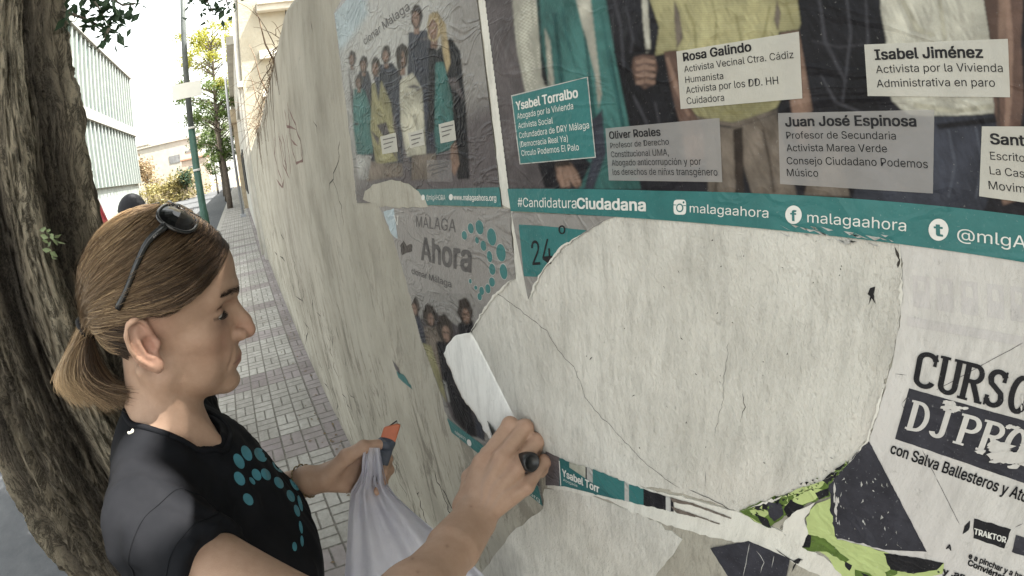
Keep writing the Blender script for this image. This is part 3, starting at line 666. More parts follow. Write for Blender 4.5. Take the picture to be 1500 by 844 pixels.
for px in ([(559, 200), (582, 194), (585, 222), (562, 226)], [(600, 195), (622, 189), (625, 212), (603, 217)], [(645, 182), (668, 176), (671, 205), (648, 210)], [(627, 234), (664, 234), (666, 266), (629, 266)]): mb = MB(); flat(mb, px, Y3-.0006, 0); mb.build('name_label', [FAINT if px[0][0] == 627 else LABEL], pg)
mb = MB()
for (x, y, dx, n) in ((563, 204, 18, 3), (604, 198, 17, 3), (649, 186, 18, 3), (632, 242, 30, 3)):
    for k in range(n): flat(mb, [(x+k*.8, y+k*6.5), (x+dx*(1-.15*k), y-dx*.22+k*6.5), (x+dx*(1-.15*k), y-dx*.22+1.6+k*6.5), (x+k*.8, y+1.6+k*6.5)], Y4-.0006, 0)
mb.build('small_print', [DGREY], pg)
mb = MB(); flat(mb, sub([(609, 277.5), (734, 274), (737, 303), (620, 300)]), Y3-.0003)
bn = mb.build('banner', [TEAL], pg)
mb = MB(); text(mb, '@mlgAHORA', (627, 292), (655, 293), (626.6, 285), Y4-.0003); text(mb, 'www.malagaahora.org', (667, 292.5), (730, 294), (666.5, 285), Y4-.0003, 0, .012)
ellipse(mb, 622, 289, 2.6, 4.2, 0, Y4-.0003, 0); ellipse(mb, 663, 288.5, 3, 4.6, 0, Y4-.0003, 0); mb.build('lettering', [WINK], bn)
mb = MB(); text(mb, 'cionar Málaga', (536, 66), (603, 14), (533, 56), Y3-.0004); text(mb, 'ora', (618, -12), (650, -34), (615, -30), Y3-.0004, 0, .02); mb.build('lettering', [DGREY], pg)

# --- lower left poster
mb = MB()
lowl = [(553.8, 298.6), (575, 342), (590, 392), (604, 445), (618, 500), (640, 560), (663, 634), (708, 668), (752, 703), (797, 741, 0), (787, 664, 0), (762, 640), (740, 600), (716, 548), (694, 500), (691, 487), (701, 470), (712, 450), (730, 428), (745, 414), (757, 408), (748, 306, 0)]
flat(mb, jag(lowl, .9, 8), Y1)
pl = tag(mb.build('dotted_poster', [GREYP]), 'half torn lower grey poster with a ring of teal dots and bold dark letters', 'poster')
mb = MB()
L2 = lambda x, y: (540+x/2.6375, 280+y/2.6375)
text(mb, 'MÁLAGA', L2(188, 137), L2(341, 158), L2(187, 96), Y2); text(mb, 'Ahora', L2(208, 264), L2(399, 312), L2(205, 178), Y2, 0, .016); text(mb, 'cionar Málaga', L2(170, 318), L2(324, 372), L2(168, 296), Y2, 0, .006)
mb.build('lettering', [DGREY], pl)
mb = MB()
for (x, y, a, b) in [(375, 170, 10, 17), (400, 143, 11, 20), (434, 139, 15, 28), (481, 176, 17, 34), (517, 237, 18, 34), (527, 310, 14, 30), (424, 189, 7, 13), (449, 210, 11, 20), (473, 252, 10, 22), (483, 301, 12, 22), (482, 350, 11, 18), (466, 376, 10, 18), (442, 384, 9, 16), (434, 407, 8, 14), (398, 347, 5, 9), (419, 372, 6, 8)]:
    c = L2(x, y); ellipse(mb, *c, (a+2.2)/2.6375, (b+2.6)/2.6375, -8, Y2, 1); ellipse(mb, *c, a/2.6375, b/2.6375, -8, Y3, 0)
mb.build('dot_ring', [TEAL, LGREY], pl)
pr_ = Print(596, 420, 724, 690, .8, C_['GREYP'], 6); mats = [C_[k] for k in 'HAIRP SKINP BLACKP NAVY OCHREP KHAKI LGREY TAUPE'.split()]
def fb(px, m): pr_.fill(px, mats[m], .45, 1.0, .5)
fb([(612, 470), (640, 458), (690, 488), (700, 520), (712, 640), (690, 640), (664, 614), (640, 552)], 7)
for (x, y, r_, m, body) in [(607, 448, 11, 3, [(603, 462), (616, 462), (628, 500), (622, 510)]), (631, 462, 12, 5, [(622, 478), (640, 476), (652, 500), (664, 560), (640, 552), (628, 520)]), (654, 482, 15, 2, [(640, 500), (668, 498), (684, 540), (690, 636), (668, 612), (650, 560)]), (683, 456, 14, 2, [(672, 474), (694, 470), (700, 500), (700, 540), (680, 520)])]:
    g = random.Random(int(x)); fb(body, m)
    fb([(x+r_*.85*math.cos(w)*g.uniform(.85, 1.12), y+r_*1.40*math.sin(w)*g.uniform(.88, 1.1)+r_*.35*math.cos(w)) for w in np.linspace(0, 6.283, 18, endpoint=False)], 0)
    fb([(x+1+r_*.42*math.cos(w)*g.uniform(.9, 1.1), y+r_*.45+r_*.80*math.sin(w)+r_*.18*math.cos(w)) for w in np.linspace(0, 6.283, 14, endpoint=False)], 1)
    fb([(x-r_*.3, y+r_*.2), (x+r_*.3, y+r_*.3), (x+r_*.3, y+r_*.42), (x-r_*.3, y+r_*.32)], 0); fb([(x-r_*.2, y+r_*.95), (x+r_*.2, y+r_*1.0), (x, y+r_*1.1)], 2)
fb([(619, 502), (633, 506), (650, 560), (656, 590), (645, 572)], 4); fb([(650, 556), (655, 560), (661, 588), (658, 590)], 6); fb([(656, 560), (676, 540), (692, 600), (700, 640), (690, 636), (668, 612)], 2); fb([(690, 560), (706, 600), (712, 646), (700, 640)], 3)
pr_.build('printed_group', pl, [(604, 446), (611, 430), (690, 430), (711, 452), (700, 471), (692, 487), (696, 500), (718, 548), (724, 566), (724, 668), (712, 668), (664, 631), (641, 560), (619, 500)], Y2, PH2)
mb = MB(); flat(mb, jag([(587, 360), (592, 352), (597, 360), (604, 357), (605, 368), (597, 370), (590, 374)], .5, 3), Y2); mb.build('smudge', [HAIRP], pl)
mb = MB(); flat(mb, jag([(563, 310), (578, 305, 0), (584, 350), (574, 342)], .8, 5), Y2, 0); text(mb, 'V', (580, 329), (587, 330), (578, 315), Y3, 1); mb.build('worn_patch', [SKYB, WINK], pl)
mb = MB(); flat(mb, sub([(656, 612), (704, 648), (750, 683), (790, 712), (797, 741), (752, 703), (708, 668), (663, 633)]), Y3)
bn = mb.build('banner', [TEAL], pl); mb = MB(); ellipse(mb, 689, 648, 3, 5.2, -20, Y4, 0); text(mb, '.org', (776, 722), (793, 735), (775, 716), Y4); text(mb, 'malagaahora', (668, 634), (684, 645), (668, 629), Y4); mb.build('lettering', [WINK], bn)
mb = MB(); flat(mb, [(752, 640), (786, 655), (792, 712), (750, 683)], Y2); mb.build('dark_print', [TAUPE], pl)

# --- grey and teal remnant with the date
mb = MB(); slab_(mb, jag([(750.5, 311, 0), (905, 317, .6), (885, 324, .6), (850, 347, .6), (825, 362, .6), (800, 392, .6), (785, 417, .6), (775, 438, 0)], .6, 8), Y0, Y1)
pr = tag(mb.build('date_poster', [GREYP]), 'torn corner of a grey poster with a teal date panel reading 24', 'poster')
mb = MB(); flat(mb, [(761.8, 328.5), (802, 331), (862, 337), (848, 346), (825, 362), (800, 391), (790, 405), (769.4, 404.4)], Y2); tp = mb.build('date_panel', [TEAL], pr)
mb = MB(); text(mb, '24', (782.5, 388), (812, 386), (780, 353), Y3); text(mb, 'º', (821, 352), (831, 352.5), (820.6, 330), Y3); mb.build('lettering', [INK], tp)

# --- the big poster on the right
up2 = Wp(712.6, 0)-Wp(750.5, 309); A = Wp(750.5, 309); E_ = Wp(1500, 383); dirx = (E_-A)/np.linalg.norm(E_-A); TLp = A+up2*1.9; BRp = E_+dirx*.35; TRp = BRp+up2*1.9
mb = MB(); wpoly(mb, [A, BRp, TRp, TLp], Y1)
pb = tag(mb.build('candidates_poster', [BLACKP]), 'large upper right poster of candidates with name labels above a long teal strip', 'poster')
pr_ = Print(680, -180, 1540, 322, 1.15, C_['BLACKP'], 7)
pr_.fill([(860, -200), (1560, -200), (1560, 340), (900, 340)], (.013, .013, .017), 0, 1, .8)
mats = [C_[k] for k in 'TAUPE KNIT TEALF TSH SKINP SKIND OCHREP KHAKI NAVY BLACKP CREAMP TEALD HAIRP'.split()]
PK = [0]
def pf(px, m, k, same=False):
    if not same: px = [(x-.13*130*(x < 900), y-130) if y <= -50 else (x, y) for x, y in px]
    pr_.fill(px, mats[m], *((.0, 1.6, .2, .8) if same else (.12 if m == 0 else .45, 1.4, .5)))
pf([(704, -70), (757, -70), (762, 40), (775, 140), (790, 230), (815, 276), (748, 276), (730, 140)], 0, 1)
pf([(753, -70), (800, -70), (792, 20), (796, 113), (812, 130), (790, 180), (772, 136), (760, 76), (755, 30)], 1, 2)
pf([(790, -60), (880, -60), (890, 0), (905, 90), (925, 190), (941, 277), (850, 277), (868, 240), (830, 200), (806, 130), (796, 90), (790, 20)], 2, 3)
pf([(789, 0), (792, -5), (796, 70), (806, 128), (799, 124)], 9, 4); pf([(800, 40), (808, 60), (815, 128), (806, 128)], 1, 4)
pf([(838, -60), (862, -60), (868, 0), (876, 70), (884, 140), (879, 160), (874, 110), (858, 50), (846, 0)], 3, 5)
pf([(812, 20), (818, 20), (828, 120), (822, 122)], 11, 5); pf([(856, 40), (862, 60), (876, 180), (872, 180)], 11, 6); pf([(892, 60), (898, 80), (928, 240), (922, 240)], 11, 5)
pf([(790, 238), (822, 238), (826, 276), (800, 276)], 9, 4); pf([(866, 180), (885, 160), (890, 225), (872, 277), (858, 277), (870, 230)], 8, 6)
pf([(816, 240), (838, 238), (850, 254), (854, 272), (846, 275), (836, 262), (838, 274), (824, 275), (818, 262)], 4, 5); pf([(815, 238), (836, 235), (838, 242), (817, 245)], 12, 6)
pf([(936, -60), (945, -60), (952, 20), (956, 74), (949, 78), (944, 30)], 3, 2); pf([(930, 84), (945, 80), (962, 82), (966, 100), (960, 124), (946, 131), (932, 118), (928, 100)], 5, 3)
for k in range(4): pf([(936+k*.5, 88+k*10), (962, 86+k*10), (962, 89+k*10), (937+k*.5, 92+k*10)], 9, 4)
pf([(902, 74), (965, 72), (990, 62), (990, 68), (965, 77), (903, 79)], 9, 4)
pf([(952, -60), (1172, -60), (1170, 0), (1175, 36), (1172, 44), (1142, 48), (1150, 90), (1153, 130), (1140, 158), (1105, 176), (1075, 181), (1030, 176), (1012, 160), (1000, 110), (993, 74), (962, 82), (968, 40), (954, 0)], 6, 3)
pf([(990, 0), (998, 20), (1003, 56), (994, 72), (990, 30)], 7, 4); pf([(1140, 0), (1146, 20), (1142, 47), (1136, 30)], 7, 4); pf([(1012, 168), (1075, 180), (1140, 160), (1140, 166), (1080, 187), (1016, 176)], 7, 4)
pf([(975, 76), (994, 74), (1006, 140), (1020, 168), (1036, 190), (1034, 232), (1022, 244), (1006, 230), (1000, 190), (985, 130)], 5, 3); pf([(1004, 196), (1016, 190), (1032, 198), (1032, 228), (1014, 236)], 4, 4)
pf([(1145, 49), (1172, 45), (1180, 90), (1192, 160), (1188, 200), (1176, 214), (1164, 176), (1154, 120)], 4, 3); pf([(1176, 170), (1190, 166), (1192, 205), (1180, 220)], 5, 4)
pf([(1034, 182), (1075, 188), (1140, 166), (1158, 240), (1170, 290), (1150, 292), (1104, 284), (1090, 240), (1080, 283), (1040, 282)], 7, 2); pf([(1076, 190), (1090, 186), (1092, 284), (1080, 284)], 12, 3); pf([(1190, 240), (1232, 205), (1246, 288), (1180, 286)], 7, 2)
pf([(1284, -60), (1436, -60), (1442, 0), (1450, 50), (1456, 110), (1458, 166), (1420, 171), (1360, 172), (1330, 168), (1308, 148), (1296, 110), (1300, 60), (1292, 20)], 3, 3)
pf([(1308, -20), (1316, -20), (1348, 40), (1372, 52), (1364, 58), (1340, 48)], 10, 4); pf([(1340, 150), (1400, 160), (1456, 152), (1457, 160), (1398, 167), (1338, 158)], 10, 4); pf([(1372, -20), (1378, -20), (1388, 60), (1382, 60)], 10, 4)
pf([(1438, -60), (1500, -60), (1500, 0), (1496, 60), (1500, 150), (1492, 210), (1470, 240), (1458, 210), (1455, 110), (1450, 50), (1442, 0)], 5, 4); pf([(1462, -10), (1478, -10), (1476, 140), (1464, 140)], 4, 5); pf([(1496, -60), (1580, -60), (1580, 200), (1502, 200)], 9, 5)
pf([(1330, 172), (1458, 168), (1470, 240), (1440, 312), (1250, 292), (1262, 250), (1340, 190)], 8, 2); pf([(1372, 182), (1458, 172), (1460, 180), (1376, 190)], 9, 3); pf([(1455, 206), (1492, 200), (1500, 290), (1470, 300), (1458, 260)], 4, 3)
mats = mats+[C_[k] for k in 'FINGER FOLDW OCHD SHEEN KNITD DENIM'.split()]
def stroke(pts, w, m):
    P = ribbon(pts, w)
    for q in P: pf([tuple(v) for v in q], m, 0, True)
def ribbon(pts, w):
    pts = [np.array(p, float) for p in pts]; n = len(pts); out = []; nr_ = []
    for i in range(n):
        d = pts[min(i+1, n-1)]-pts[max(i-1, 0)]; d /= np.linalg.norm(d)+1e-9; nr_.append(np.array((-d[1], d[0])))
    ww = [w*(.35+.65*math.sin(math.pi*(i+.5)/n)) for i in range(n)]
    for i in range(n-1): out.append([pts[i]+nr_[i]*ww[i]/2, pts[i+1]+nr_[i+1]*ww[i+1]/2, pts[i+1]-nr_[i+1]*ww[i+1]/2, pts[i]-nr_[i]*ww[i]/2])
    return out
for k in range(4): stroke([(934, 92+k*10), (946, 89+k*10), (962, 91+k*10)], 8.5, 13); stroke([(936, 97+k*10), (948, 94+k*10), (962, 96+k*10)], 1.6, 9)
for a, b in (((822, 250), (828, 272)), ((830, 252), (836, 274)), ((838, 254), (845, 272)), ((845, 256), (852, 268))): stroke([a, ((a[0]+b[0])/2, (a[1]+b[1])/2), b], 6, 13); stroke([(a[0]+3.6, a[1]), (b[0]+3.4, b[1])], 1.2, 12)
for a, b in (((1006, 200), (1010, 238)), ((1014, 200), (1017, 243)), ((1022, 199), (1025, 240)), ((1030, 196), (1032, 232))): stroke([a, ((a[0]+b[0])/2, (a[1]+b[1])/2), b], 7, 13); stroke([(a[0]+4, a[1]+4), (b[0]+3.6, b[1])], 1.3, 12)
for a, b in (((1168, 172), (1172, 208)), ((1176, 172), (1179, 212)), ((1184, 170), (1187, 206))): stroke([a, ((a[0]+b[0])/2, (a[1]+b[1])/2), b], 6.5, 13); stroke([(a[0]+4, a[1]), (b[0]+4, b[1])], 1.3, 12)
stroke([(1152, 54), (1164, 100), (1176, 160)], 8, 13); stroke([(980, 84), (994, 130), (1012, 170)], 7, 13); stroke([(1476, -10), (1480, 60), (1478, 140), (1474, 210)], 10, 13); stroke([(1458, 60), (1462, 130), (1464, 190)], 4, 12)
for pts, w, m in [([(1006, 6), (1020, 40), (1022, 76)], 5, 15), ([(1130, 10), (1120, 60), (1130, 120)], 5, 15), ([(1060, 168), (1100, 150), (1140, 112)], 4, 15), ([(1020, 150), (1060, 166), (1110, 164)], 3.5, 15), ([(1080, 20), (1090, 70), (1086, 130)], 4, 15), ([(1040, -20), (1052, 30), (1048, 90)], 3, 15), ([(1150, -10), (1158, 20), (1166, 40)], 4, 15),
                  ([(1316, 0), (1338, 50), (1390, 66)], 7, 14), ([(1304, 70), (1330, 110), (1380, 140)], 6, 14), ([(1320, 100), (1370, 120), (1450, 118)], 5, 14), ([(1400, -20), (1412, 40), (1440, 90)], 6, 14), ([(1350, 150), (1400, 142), (1452, 148)], 5, 14), ([(1360, -30), (1366, 20), (1352, 70)], 4, 14), ([(1424, 20), (1430, 80), (1444, 140)], 4, 14), ([(1302, 120), (1322, 150), (1352, 166)], 5, 14),
                  ([(898, -20), (912, 40), (916, 100)], 5, 16), ([(920, 10), (930, 60), (926, 78)], 4, 16), ([(930, 140), (950, 180), (948, 240)], 5, 16), ([(962, 150), (972, 200), (960, 260)], 4, 16), ([(1200, -20), (1210, 60), (1240, 120)], 6, 16), ([(1240, -20), (1248, 50), (1236, 150)], 5, 16), ([(1270, 0), (1274, 80), (1284, 130)], 5, 16), ([(1204, 110), (1226, 150), (1270, 168)], 5, 16), ([(1190, 60), (1230, 70), (1270, 66)], 2.4, 16),
                  ([(780, -10), (784, 50), (790, 110)], 3, 17), ([(758, 20), (764, 80), (776, 130)], 3, 17), ([(1390, 190), (1400, 240), (1390, 290)], 4, 18), ([(1430, 186), (1440, 240), (1430, 290)], 4, 18), ([(1270, 250), (1320, 230), (1350, 200)], 4, 18), ([(1050, 200), (1056, 240), (1050, 280)], 4, 12), ([(1120, 190), (1130, 240), (1136, 284)], 4, 12),
                  ([(826, 10), (834, 60), (846, 100)], 4, 11), ([(812, 60), (822, 100), (830, 124)], 3, 11), ([(884, 20), (896, 100), (914, 180)], 4, 11), ([(900, 170), (912, 220), (920, 270)], 4, 11)]: stroke(pts, w, m)
for k in range(0): y_ = -6+k*10.5; stroke([(755+y_*.13, y_), (768+y_*.12, y_-3), (784+y_*.09, y_-7)], 1.5, 17)
kn = np.sin(pr_.Y*1.15+.25*pr_.X)*np.sin(pr_.X*.9-pr_.Y*.2); isk = np.abs(pr_.img-np.array(C_['KNIT'])).sum(2) < .34; isk &= (pr_.X < 830) & (pr_.img[..., 1] > .16)
pr_.img[isk] *= (1+.22*kn[isk])[:, None]
kn = np.sin(pr_.Y*1.9+.3*np.sin(pr_.X*.2)); iso = (pr_.img[..., 1] > pr_.img[..., 2]*1.45) & (pr_.X > 940) & (pr_.img[..., 1] > .1); pr_.img[iso] *= (1+.07*kn[iso])[:, None]
pr_.build('printed_figures', pb, [(689, -179), (712.5, 0), (751, 308), (960, 319), (1130, 321), (1538, 321), (1538, -179)], Y2, PH1)
lab = lambda x, y: (740+x/2.9125, y/2.9125); la2 = lambda x, y: (880+x/2.91, y/2.91); la3 = lambda x, y: (1150+x/2.911, y/2.911)
def label_box(px, mat, lines, ink, border=None):
    mb = MB()
    if border: flat(mb, sub(px, 30), Y3-.0002, 1); cx = sum(p[0] for p in px)/4; cyy = sum(p[1] for p in px)/4; px = [(p[0]+(1.5 if p[0] < cx else -1.5), p[1]+(1.5 if p[1] < cyy else -1.5)) for p in px]
    flat(mb, sub(px, 30), Y3-.0003, 0); o = mb.build('name_label', [mat]+([border] if border else []), pb)
    mb = MB()
    for (s, a, b, h, bold) in lines: text(mb, s, a, b, (a[0]-h*.10, a[1]-h), Y4-.0002, 0, bold)
    mb.build('lettering', [ink], o)
label_box([(751.4, 139.8), (864.3, 112.3), (876, 230.8), (763.8, 240.8)], TEAL, [('Ysabel Torralbo', lab(58, 470), lab(321, 415), 12, .016), ('Abogada por la Vivienda', lab(62, 508), lab(301, 465), 8.2, 0), ('Activista Social', lab(66, 548), lab(214, 526), 8, 0), ('Cofundadora de DRY Málaga', lab(70, 590), lab(369, 547), 8.4, 0), ('(Democracia Real Ya)', lab(73, 627), lab(278, 603), 8, 0), ('Círculo Podemos El Palo', lab(80, 665), lab(325, 640), 8.2, 0)], WINK, LGREY)
label_box([(890, 188), (1057, 173), (1061, 266.5), (895, 264)], LABELD, [('Oliver Roales', la2(48, 592), la2(265, 578), 10.5, .012), ('Profesor de Derecho', la2(52, 632), la2(301, 616), 8, 0), ('Constitucional UMA,', la2(55, 670), la2(301, 662), 8.4, 0), ('Abogado anticorrupción y por', la2(58, 706), la2(438, 702), 8.6, 0), ('los derechos de niñxs transgénero', la2(62, 745), la2(508, 748), 8.8, 0)], INK)
label_box([(994, 76), (1173, 47.4), (1178, 144.6), (1000.3, 160)], LABEL, [('Rosa Galindo', la2(364, 263), la2(651, 220), 12, .015), ('Activista Vecinal Ctra. Cádiz', la2(367, 310), la2(831, 250), 9.2, 0), ('Humanista', la2(372, 355), la2(533, 338), 9.2, 0), ('Activista por los DD. HH', la2(375, 400), la2(766, 360), 9.8, 0), ('Cuidadora', la2(378, 445), la2(537, 431), 9.6, 0)], INK)
label_box([(1142.5, 166), (1370, 161.2), (1367.8, 283), (1145.4, 269.3)], LABELD, [('Juan José Espinosa', la3(12, 540), la3(564, 540), 13.2, .016), ('Profesor de Secundaria', la3(15, 592), la3(479, 596), 10, 0), ('Activista Marea Verde', la3(16, 645), la3(441, 650), 10, 0), ('Consejo Ciudadano Podemos', la3(17, 700), la3(614, 717), 10.4, 0), ('Músico', la3(18, 750), la3(150, 753), 10.6, 0)], INK)
label_box([(1268, 66.4), (1476.8, 58.3), (1480, 143.2), (1273, 141.3)], LABEL, [('Isabel Jiménez', la3(392, 258), la3(846, 250), 14.6, .016), ('Activista por la Vivienda', la3(395, 315), la3(931, 311), 11, 0), ('Administrativa en paro', la3(398, 375), la3(898, 373), 11, 0)], INK)
label_box([(1439, 185.5), (1640, 186), (1660, 318), (1435, 287)], LABEL, [('Sant', la3(880, 614), la3(1022, 622), 15, .016), ('Escrito', la3(878, 680), la3(1024, 690), 11.4, 0), ('La Cas', la3(876, 742), la3(1022, 757), 11.4, 0), ('Movim', la3(872, 805), la3(1024, 822), 12, 0)], INK)
mb = MB(); st_top = Wp(745.7, 276.3); wid = [Wp(745.7, 276.3), Wp(960, 279), Wp(1197, 287), Wp(1500, 315.3)]
wpoly(mb, [A, E_, BRp, wid[3]+dirx*.35, wid[3], wid[2], wid[1], wid[0]], Y3); bn = mb.build('banner', [TEAL], pb)
mb = MB(); Z3 = lambda x, y: (440+x/2.1096, y/2.1096); Z4 = lambda x, y: (960+x/2.109, y/2.109)
text(mb, '#Candidatura', Z3(678, 638), Z3(860, 643), (760.8, 289.5), Y4); text(mb, 'Ciudadana', Z3(863, 643), Z3(1073, 651), (848.3, 290), Y4, 0, .016)
text(mb, 'malagaahora', Z4(113, 655), Z4(355, 672), (1013.5, 298), Y4); text(mb, 'malagaahora', Z4(475, 685), Z4(778, 713), (1185, 310), Y4); text(mb, '@mlgA', Z4(935, 738), Z4(1146, 766), (1403, 333), Y4)
rr = lambda cx, cy2, a, b, n=28: [(cx+a*np.sign(math.cos(w))*abs(math.cos(w))**.45, cy2+b*np.sign(math.sin(w))*abs(math.sin(w))**.45) for w in np.linspace(0, 2*math.pi, n, endpoint=False)]
flat(mb, rr(999, 303, 9.2, 11), Y4, 0); ellipse(mb, 999, 304, 5.4, 6.4, 0, Y4-.0001, 1); ellipse(mb, 999, 304, 3.6, 4.4, 0, Y4-.0002, 0); ellipse(mb, 1004.5, 296, 1.4, 1.7, 0, Y4-.0001, 1); flat(mb, [(990, 299), (994, 299.2), (994, 300.4), (990, 300.2)], Y4-.0001, 1); flat(mb, [(1004, 300), (1008, 300.2), (1008, 301.4), (1004, 301.2)], Y4-.0001, 1)
ellipse(mb, 1165, 314, 12, 13.5, 0, Y4, 0, 32); text(mb, 'f', (1161.5, 322.5), (1169, 323), (1161, 308), Y4-.0001, 1, .018)
ellipse(mb, 1376, 335.7, 14.5, 16, 0, Y4, 0, 32); text(mb, 't', (1371, 344), (1381.5, 345), (1370.5, 327), Y4-.0001, 1, .02)
mb.build('lettering', [WINK, TEAL], bn)
mb = MB()
for _ in range(26):
    x = random.uniform(1130, 1310); y = 330+(x-1130)*.085+random.uniform(-6, 12); L = random.uniform(6, 26); flat(mb, [(x, y), (x+L, y+L*random.uniform(.15, .55)), (x+L*.6, y+L*.3+random.uniform(.6, 1.6))], Y4+.0001, 0)
mb.build('scuff', [LGREY], bn)
# --- the course poster at the far right
mb = MB()
djl = [(1319, 352, 0), (1420, 366, 0), (1680, 396, 0), (1800, 620, 0), (1760, 1000, 0), (1420, 1000, 0), (1296, 842), (1297, 806), (1262, 796), (1228, 789), (1216, 708), (1246, 680), (1275, 643), (1293, 583), (1310, 522), (1321, 462), (1323, 400)]
slab_(mb, jag(djl, .9, 7), 0, Y1)
dj = tag(mb.build('course_poster', [DJP]), 'weathered pale poster at the right advertising a course in heavy slab letters', 'poster')
Q = lambda x, y: (900+x/1.818, 380+y/1.818)
def ribbon(pts, w):
    pts = [np.array(p, float) for p in pts]; out = []
    nrm = []
    for i in range(len(pts)):
        d = pts[min(i+1, len(pts)-1)]-pts[max(i-1, 0)]; d /= np.linalg.norm(d)+1e-9; nrm.append(np.array((-d[1], d[0])))
    for i in range(len(pts)-1): out.append([pts[i]+nrm[i]*w/2, pts[i+1]+nrm[i+1]*w/2, pts[i+1]-nrm[i+1]*w/2, pts[i]-nrm[i]*w/2])
    return out
def arc(cx, cy2, a, b, t0, t1, n=12): return [(cx+a*math.cos(R(t0+(t1-t0)*k/n)), cy2+b*math.sin(R(t0+(t1-t0)*k/n))) for k in range(n+1)]
SW_ = .125
def ser(x, y, w=.22): return [[(x-w/2, y-.035), (x+w/2, y-.035), (x+w/2, y+.035), (x-w/2, y+.035)]]
GL = {'C': ribbon(arc(.24, .76, .175, .18, 10, 180)+arc(.24, .24, .175, .18, 180, 350), SW_)+[[(.36, .66), (.44, .66), (.44, .99), (.40, .99)]],
      'U': ribbon([(.10, 1), (.10, .3)]+arc(.25, .24, .15, .18, 180, 360)+[(.40, .3), (.40, 1)], SW_)+ser(.10, .965)+ser(.40, .965),
      'R': ribbon([(.10, 0), (.10, 1)], SW_)+ribbon([(.10, .945), (.25, .945)]+arc(.25, .735, .15, .21, 90, -90)+[(.10, .525)], SW_*.9)+ribbon([(.24, .53), (.40, .12), (.43, .018)], SW_)+ser(.10, .035)+ser(.44, .035, .16)+ser(.06, .965, .16),
      'S': ribbon(arc(.24, .755, .15, .185, 20, 180)+[(.12, .62), (.36, .40)]+arc(.24, .245, .15, .185, 0, -170), SW_)+[[(.33, .70), (.42, .70), (.42, .98), (.38, .98)], [(.05, .02), (.09, .02), (.14, .30), (.05, .30)]],
      'O': ribbon(arc(.25, .5, .165, .44, 0, 360, 24), SW_), 'D': ribbon([(.10, 0), (.10, 1)], SW_)+ribbon([(.04, .95), (.2, .95)]+arc(.2, .5, .2, .45, 90, -90, 16)+[(.04, .02)], SW_*.85)+ser(.07, .965, .14)+ser(.07, .035, .14),
      'J': ribbon([(.30, 1), (.30, .25)]+arc(.19, .22, .11, .17, 0, -165), SW_)+ser(.30, .965, .24),
      'P': ribbon([(.10, 0), (.10, 1)], SW_)+ribbon([(.06, .945), (.25, .945)]+arc(.25, .72, .155, .225, 90, -90)+[(.10, .495)], SW_*.9)+ser(.10, .035, .24)+ser(.06, .965, .14), ' ': []}
AD = {'J': .40, ' ': .20}
def slabtext(mb, s, p0, p1, pt_, y, m=0):
    tot = sum(AD.get(c, .50) for c in s); A, B, T = Wp(*p0), Wp(*p1), Wp(*pt_); x = 0
    for c in s:
        for k, q in enumerate(GL[c]):
            mb.poly([(lambda P: (P[0], y-.00001*k, P[2]))(A+(B-A)*((x+u)/tot)+(T-A)*v) for u, v in q], m)
        x += AD.get(c, .50)
mb = MB(); slabtext(mb, 'CURSO', Q(795, 332), Q(1098, 415), Q(812, 238), Y3)
text(mb, 'con Salva Ballesteros y Atom', Q(737, 511), Q(1120, 650), Q(744, 484), Y3, 0, .012); text(mb, 'e a pinchar y a hac', Q(945, 790), Q(1094, 850), Q(949, 776), Y3, 0, .02); text(mb, 'Conviértete en', Q(943, 808), Q(1076, 866), Q(947, 794), Y3, 0, .02); text(mb, 'A', Q(886, 765), Q(899, 770), Q(889, 752), Y3, 0, .02); text(mb, '. y .an', Q(864, 828), Q(934, 848), Q(867, 812), Y3, 0, .02)
mb.build('lettering', [INK], dj)
mb = MB(); flat(mb, jag([(1333, 567, .2), (1500, 614, 0), (1640, 655, 0), (1640, 748, 0), (1500, 705, .2), (1312.5, 641, .2)], .4, 9), Y2); ti = mb.build('title_bar', [SLATE], dj)
mb = MB(); slabtext(mb, 'DJ PRO', Q(776, 446), Q(1084, 536), Q(797, 370), Y3)
def blot(mb, x, y, a, b, n, yy, m, seed):
    g = random.Random(seed)
    for k in range(n):
        cx, cy2 = x+g.gauss(0, a*.55), y+g.gauss(0, b*.55); r_ = g.uniform(.15, .6)
        flat(mb, [(cx+a*r_*math.cos(w)*g.uniform(.55, 1.3), cy2+b*r_*math.sin(w)*g.uniform(.55, 1.3)) for w in np.linspace(0, 6.28, 11, endpoint=False)], yy-.000008*k, m)
mb.build('lettering', [DJP], ti)
mb = MB(); blot(mb, 1398, 594, 15, 6, 24, Y4, 0, 3); blot(mb, 1478, 664, 26, 11, 46, Y4, 0, 5); blot(mb, 1503, 588, 5, 18, 14, Y4, 0, 6); blot(mb, 1480, 622, 12, 4, 9, Y4, 0, 7); mb.build('worn_patch', [DJP], ti)
mb = MB(); flat(mb, jag([(1428, 757), (1482, 773), (1472, 801), (1427, 786)], .5, 6), Y2, 0); flat(mb, jag([(1489, 781), (1560, 802), (1560, 830), (1483, 806)], .4, 6), Y2, 1); flat(mb, jag([(1414, 768), (1422, 760), (1420, 774), (1411, 780)], .6, 4), Y2, 0)
bd = mb.build('badge', [INK, SLATE], dj); mb = MB(); text(mb, 'TRAKTOR', (1428, 779), (1474, 792), (1429, 771), Y3, 0, .018); mb.build('lettering', [WINK], bd)
mb = MB()
for a, b in [((1500, 500), (1372, 570)), ((1322, 590), (1336, 573)), ((1322, 590), (1330, 606)), ((1352, 657), (1372, 697)), ((1372, 697), (1407, 766)), ((1487, 770), (1500, 764)), ((1312, 546), (1330, 548))]: crackline(mb, [a, b], .42, .15, Y2)
mb.build('drawn_line', [DGREY], dj)
GHOST = papermat('ghost_print', (.47, .455, .445), (.54, .52, .515), .3)
mb = MB()
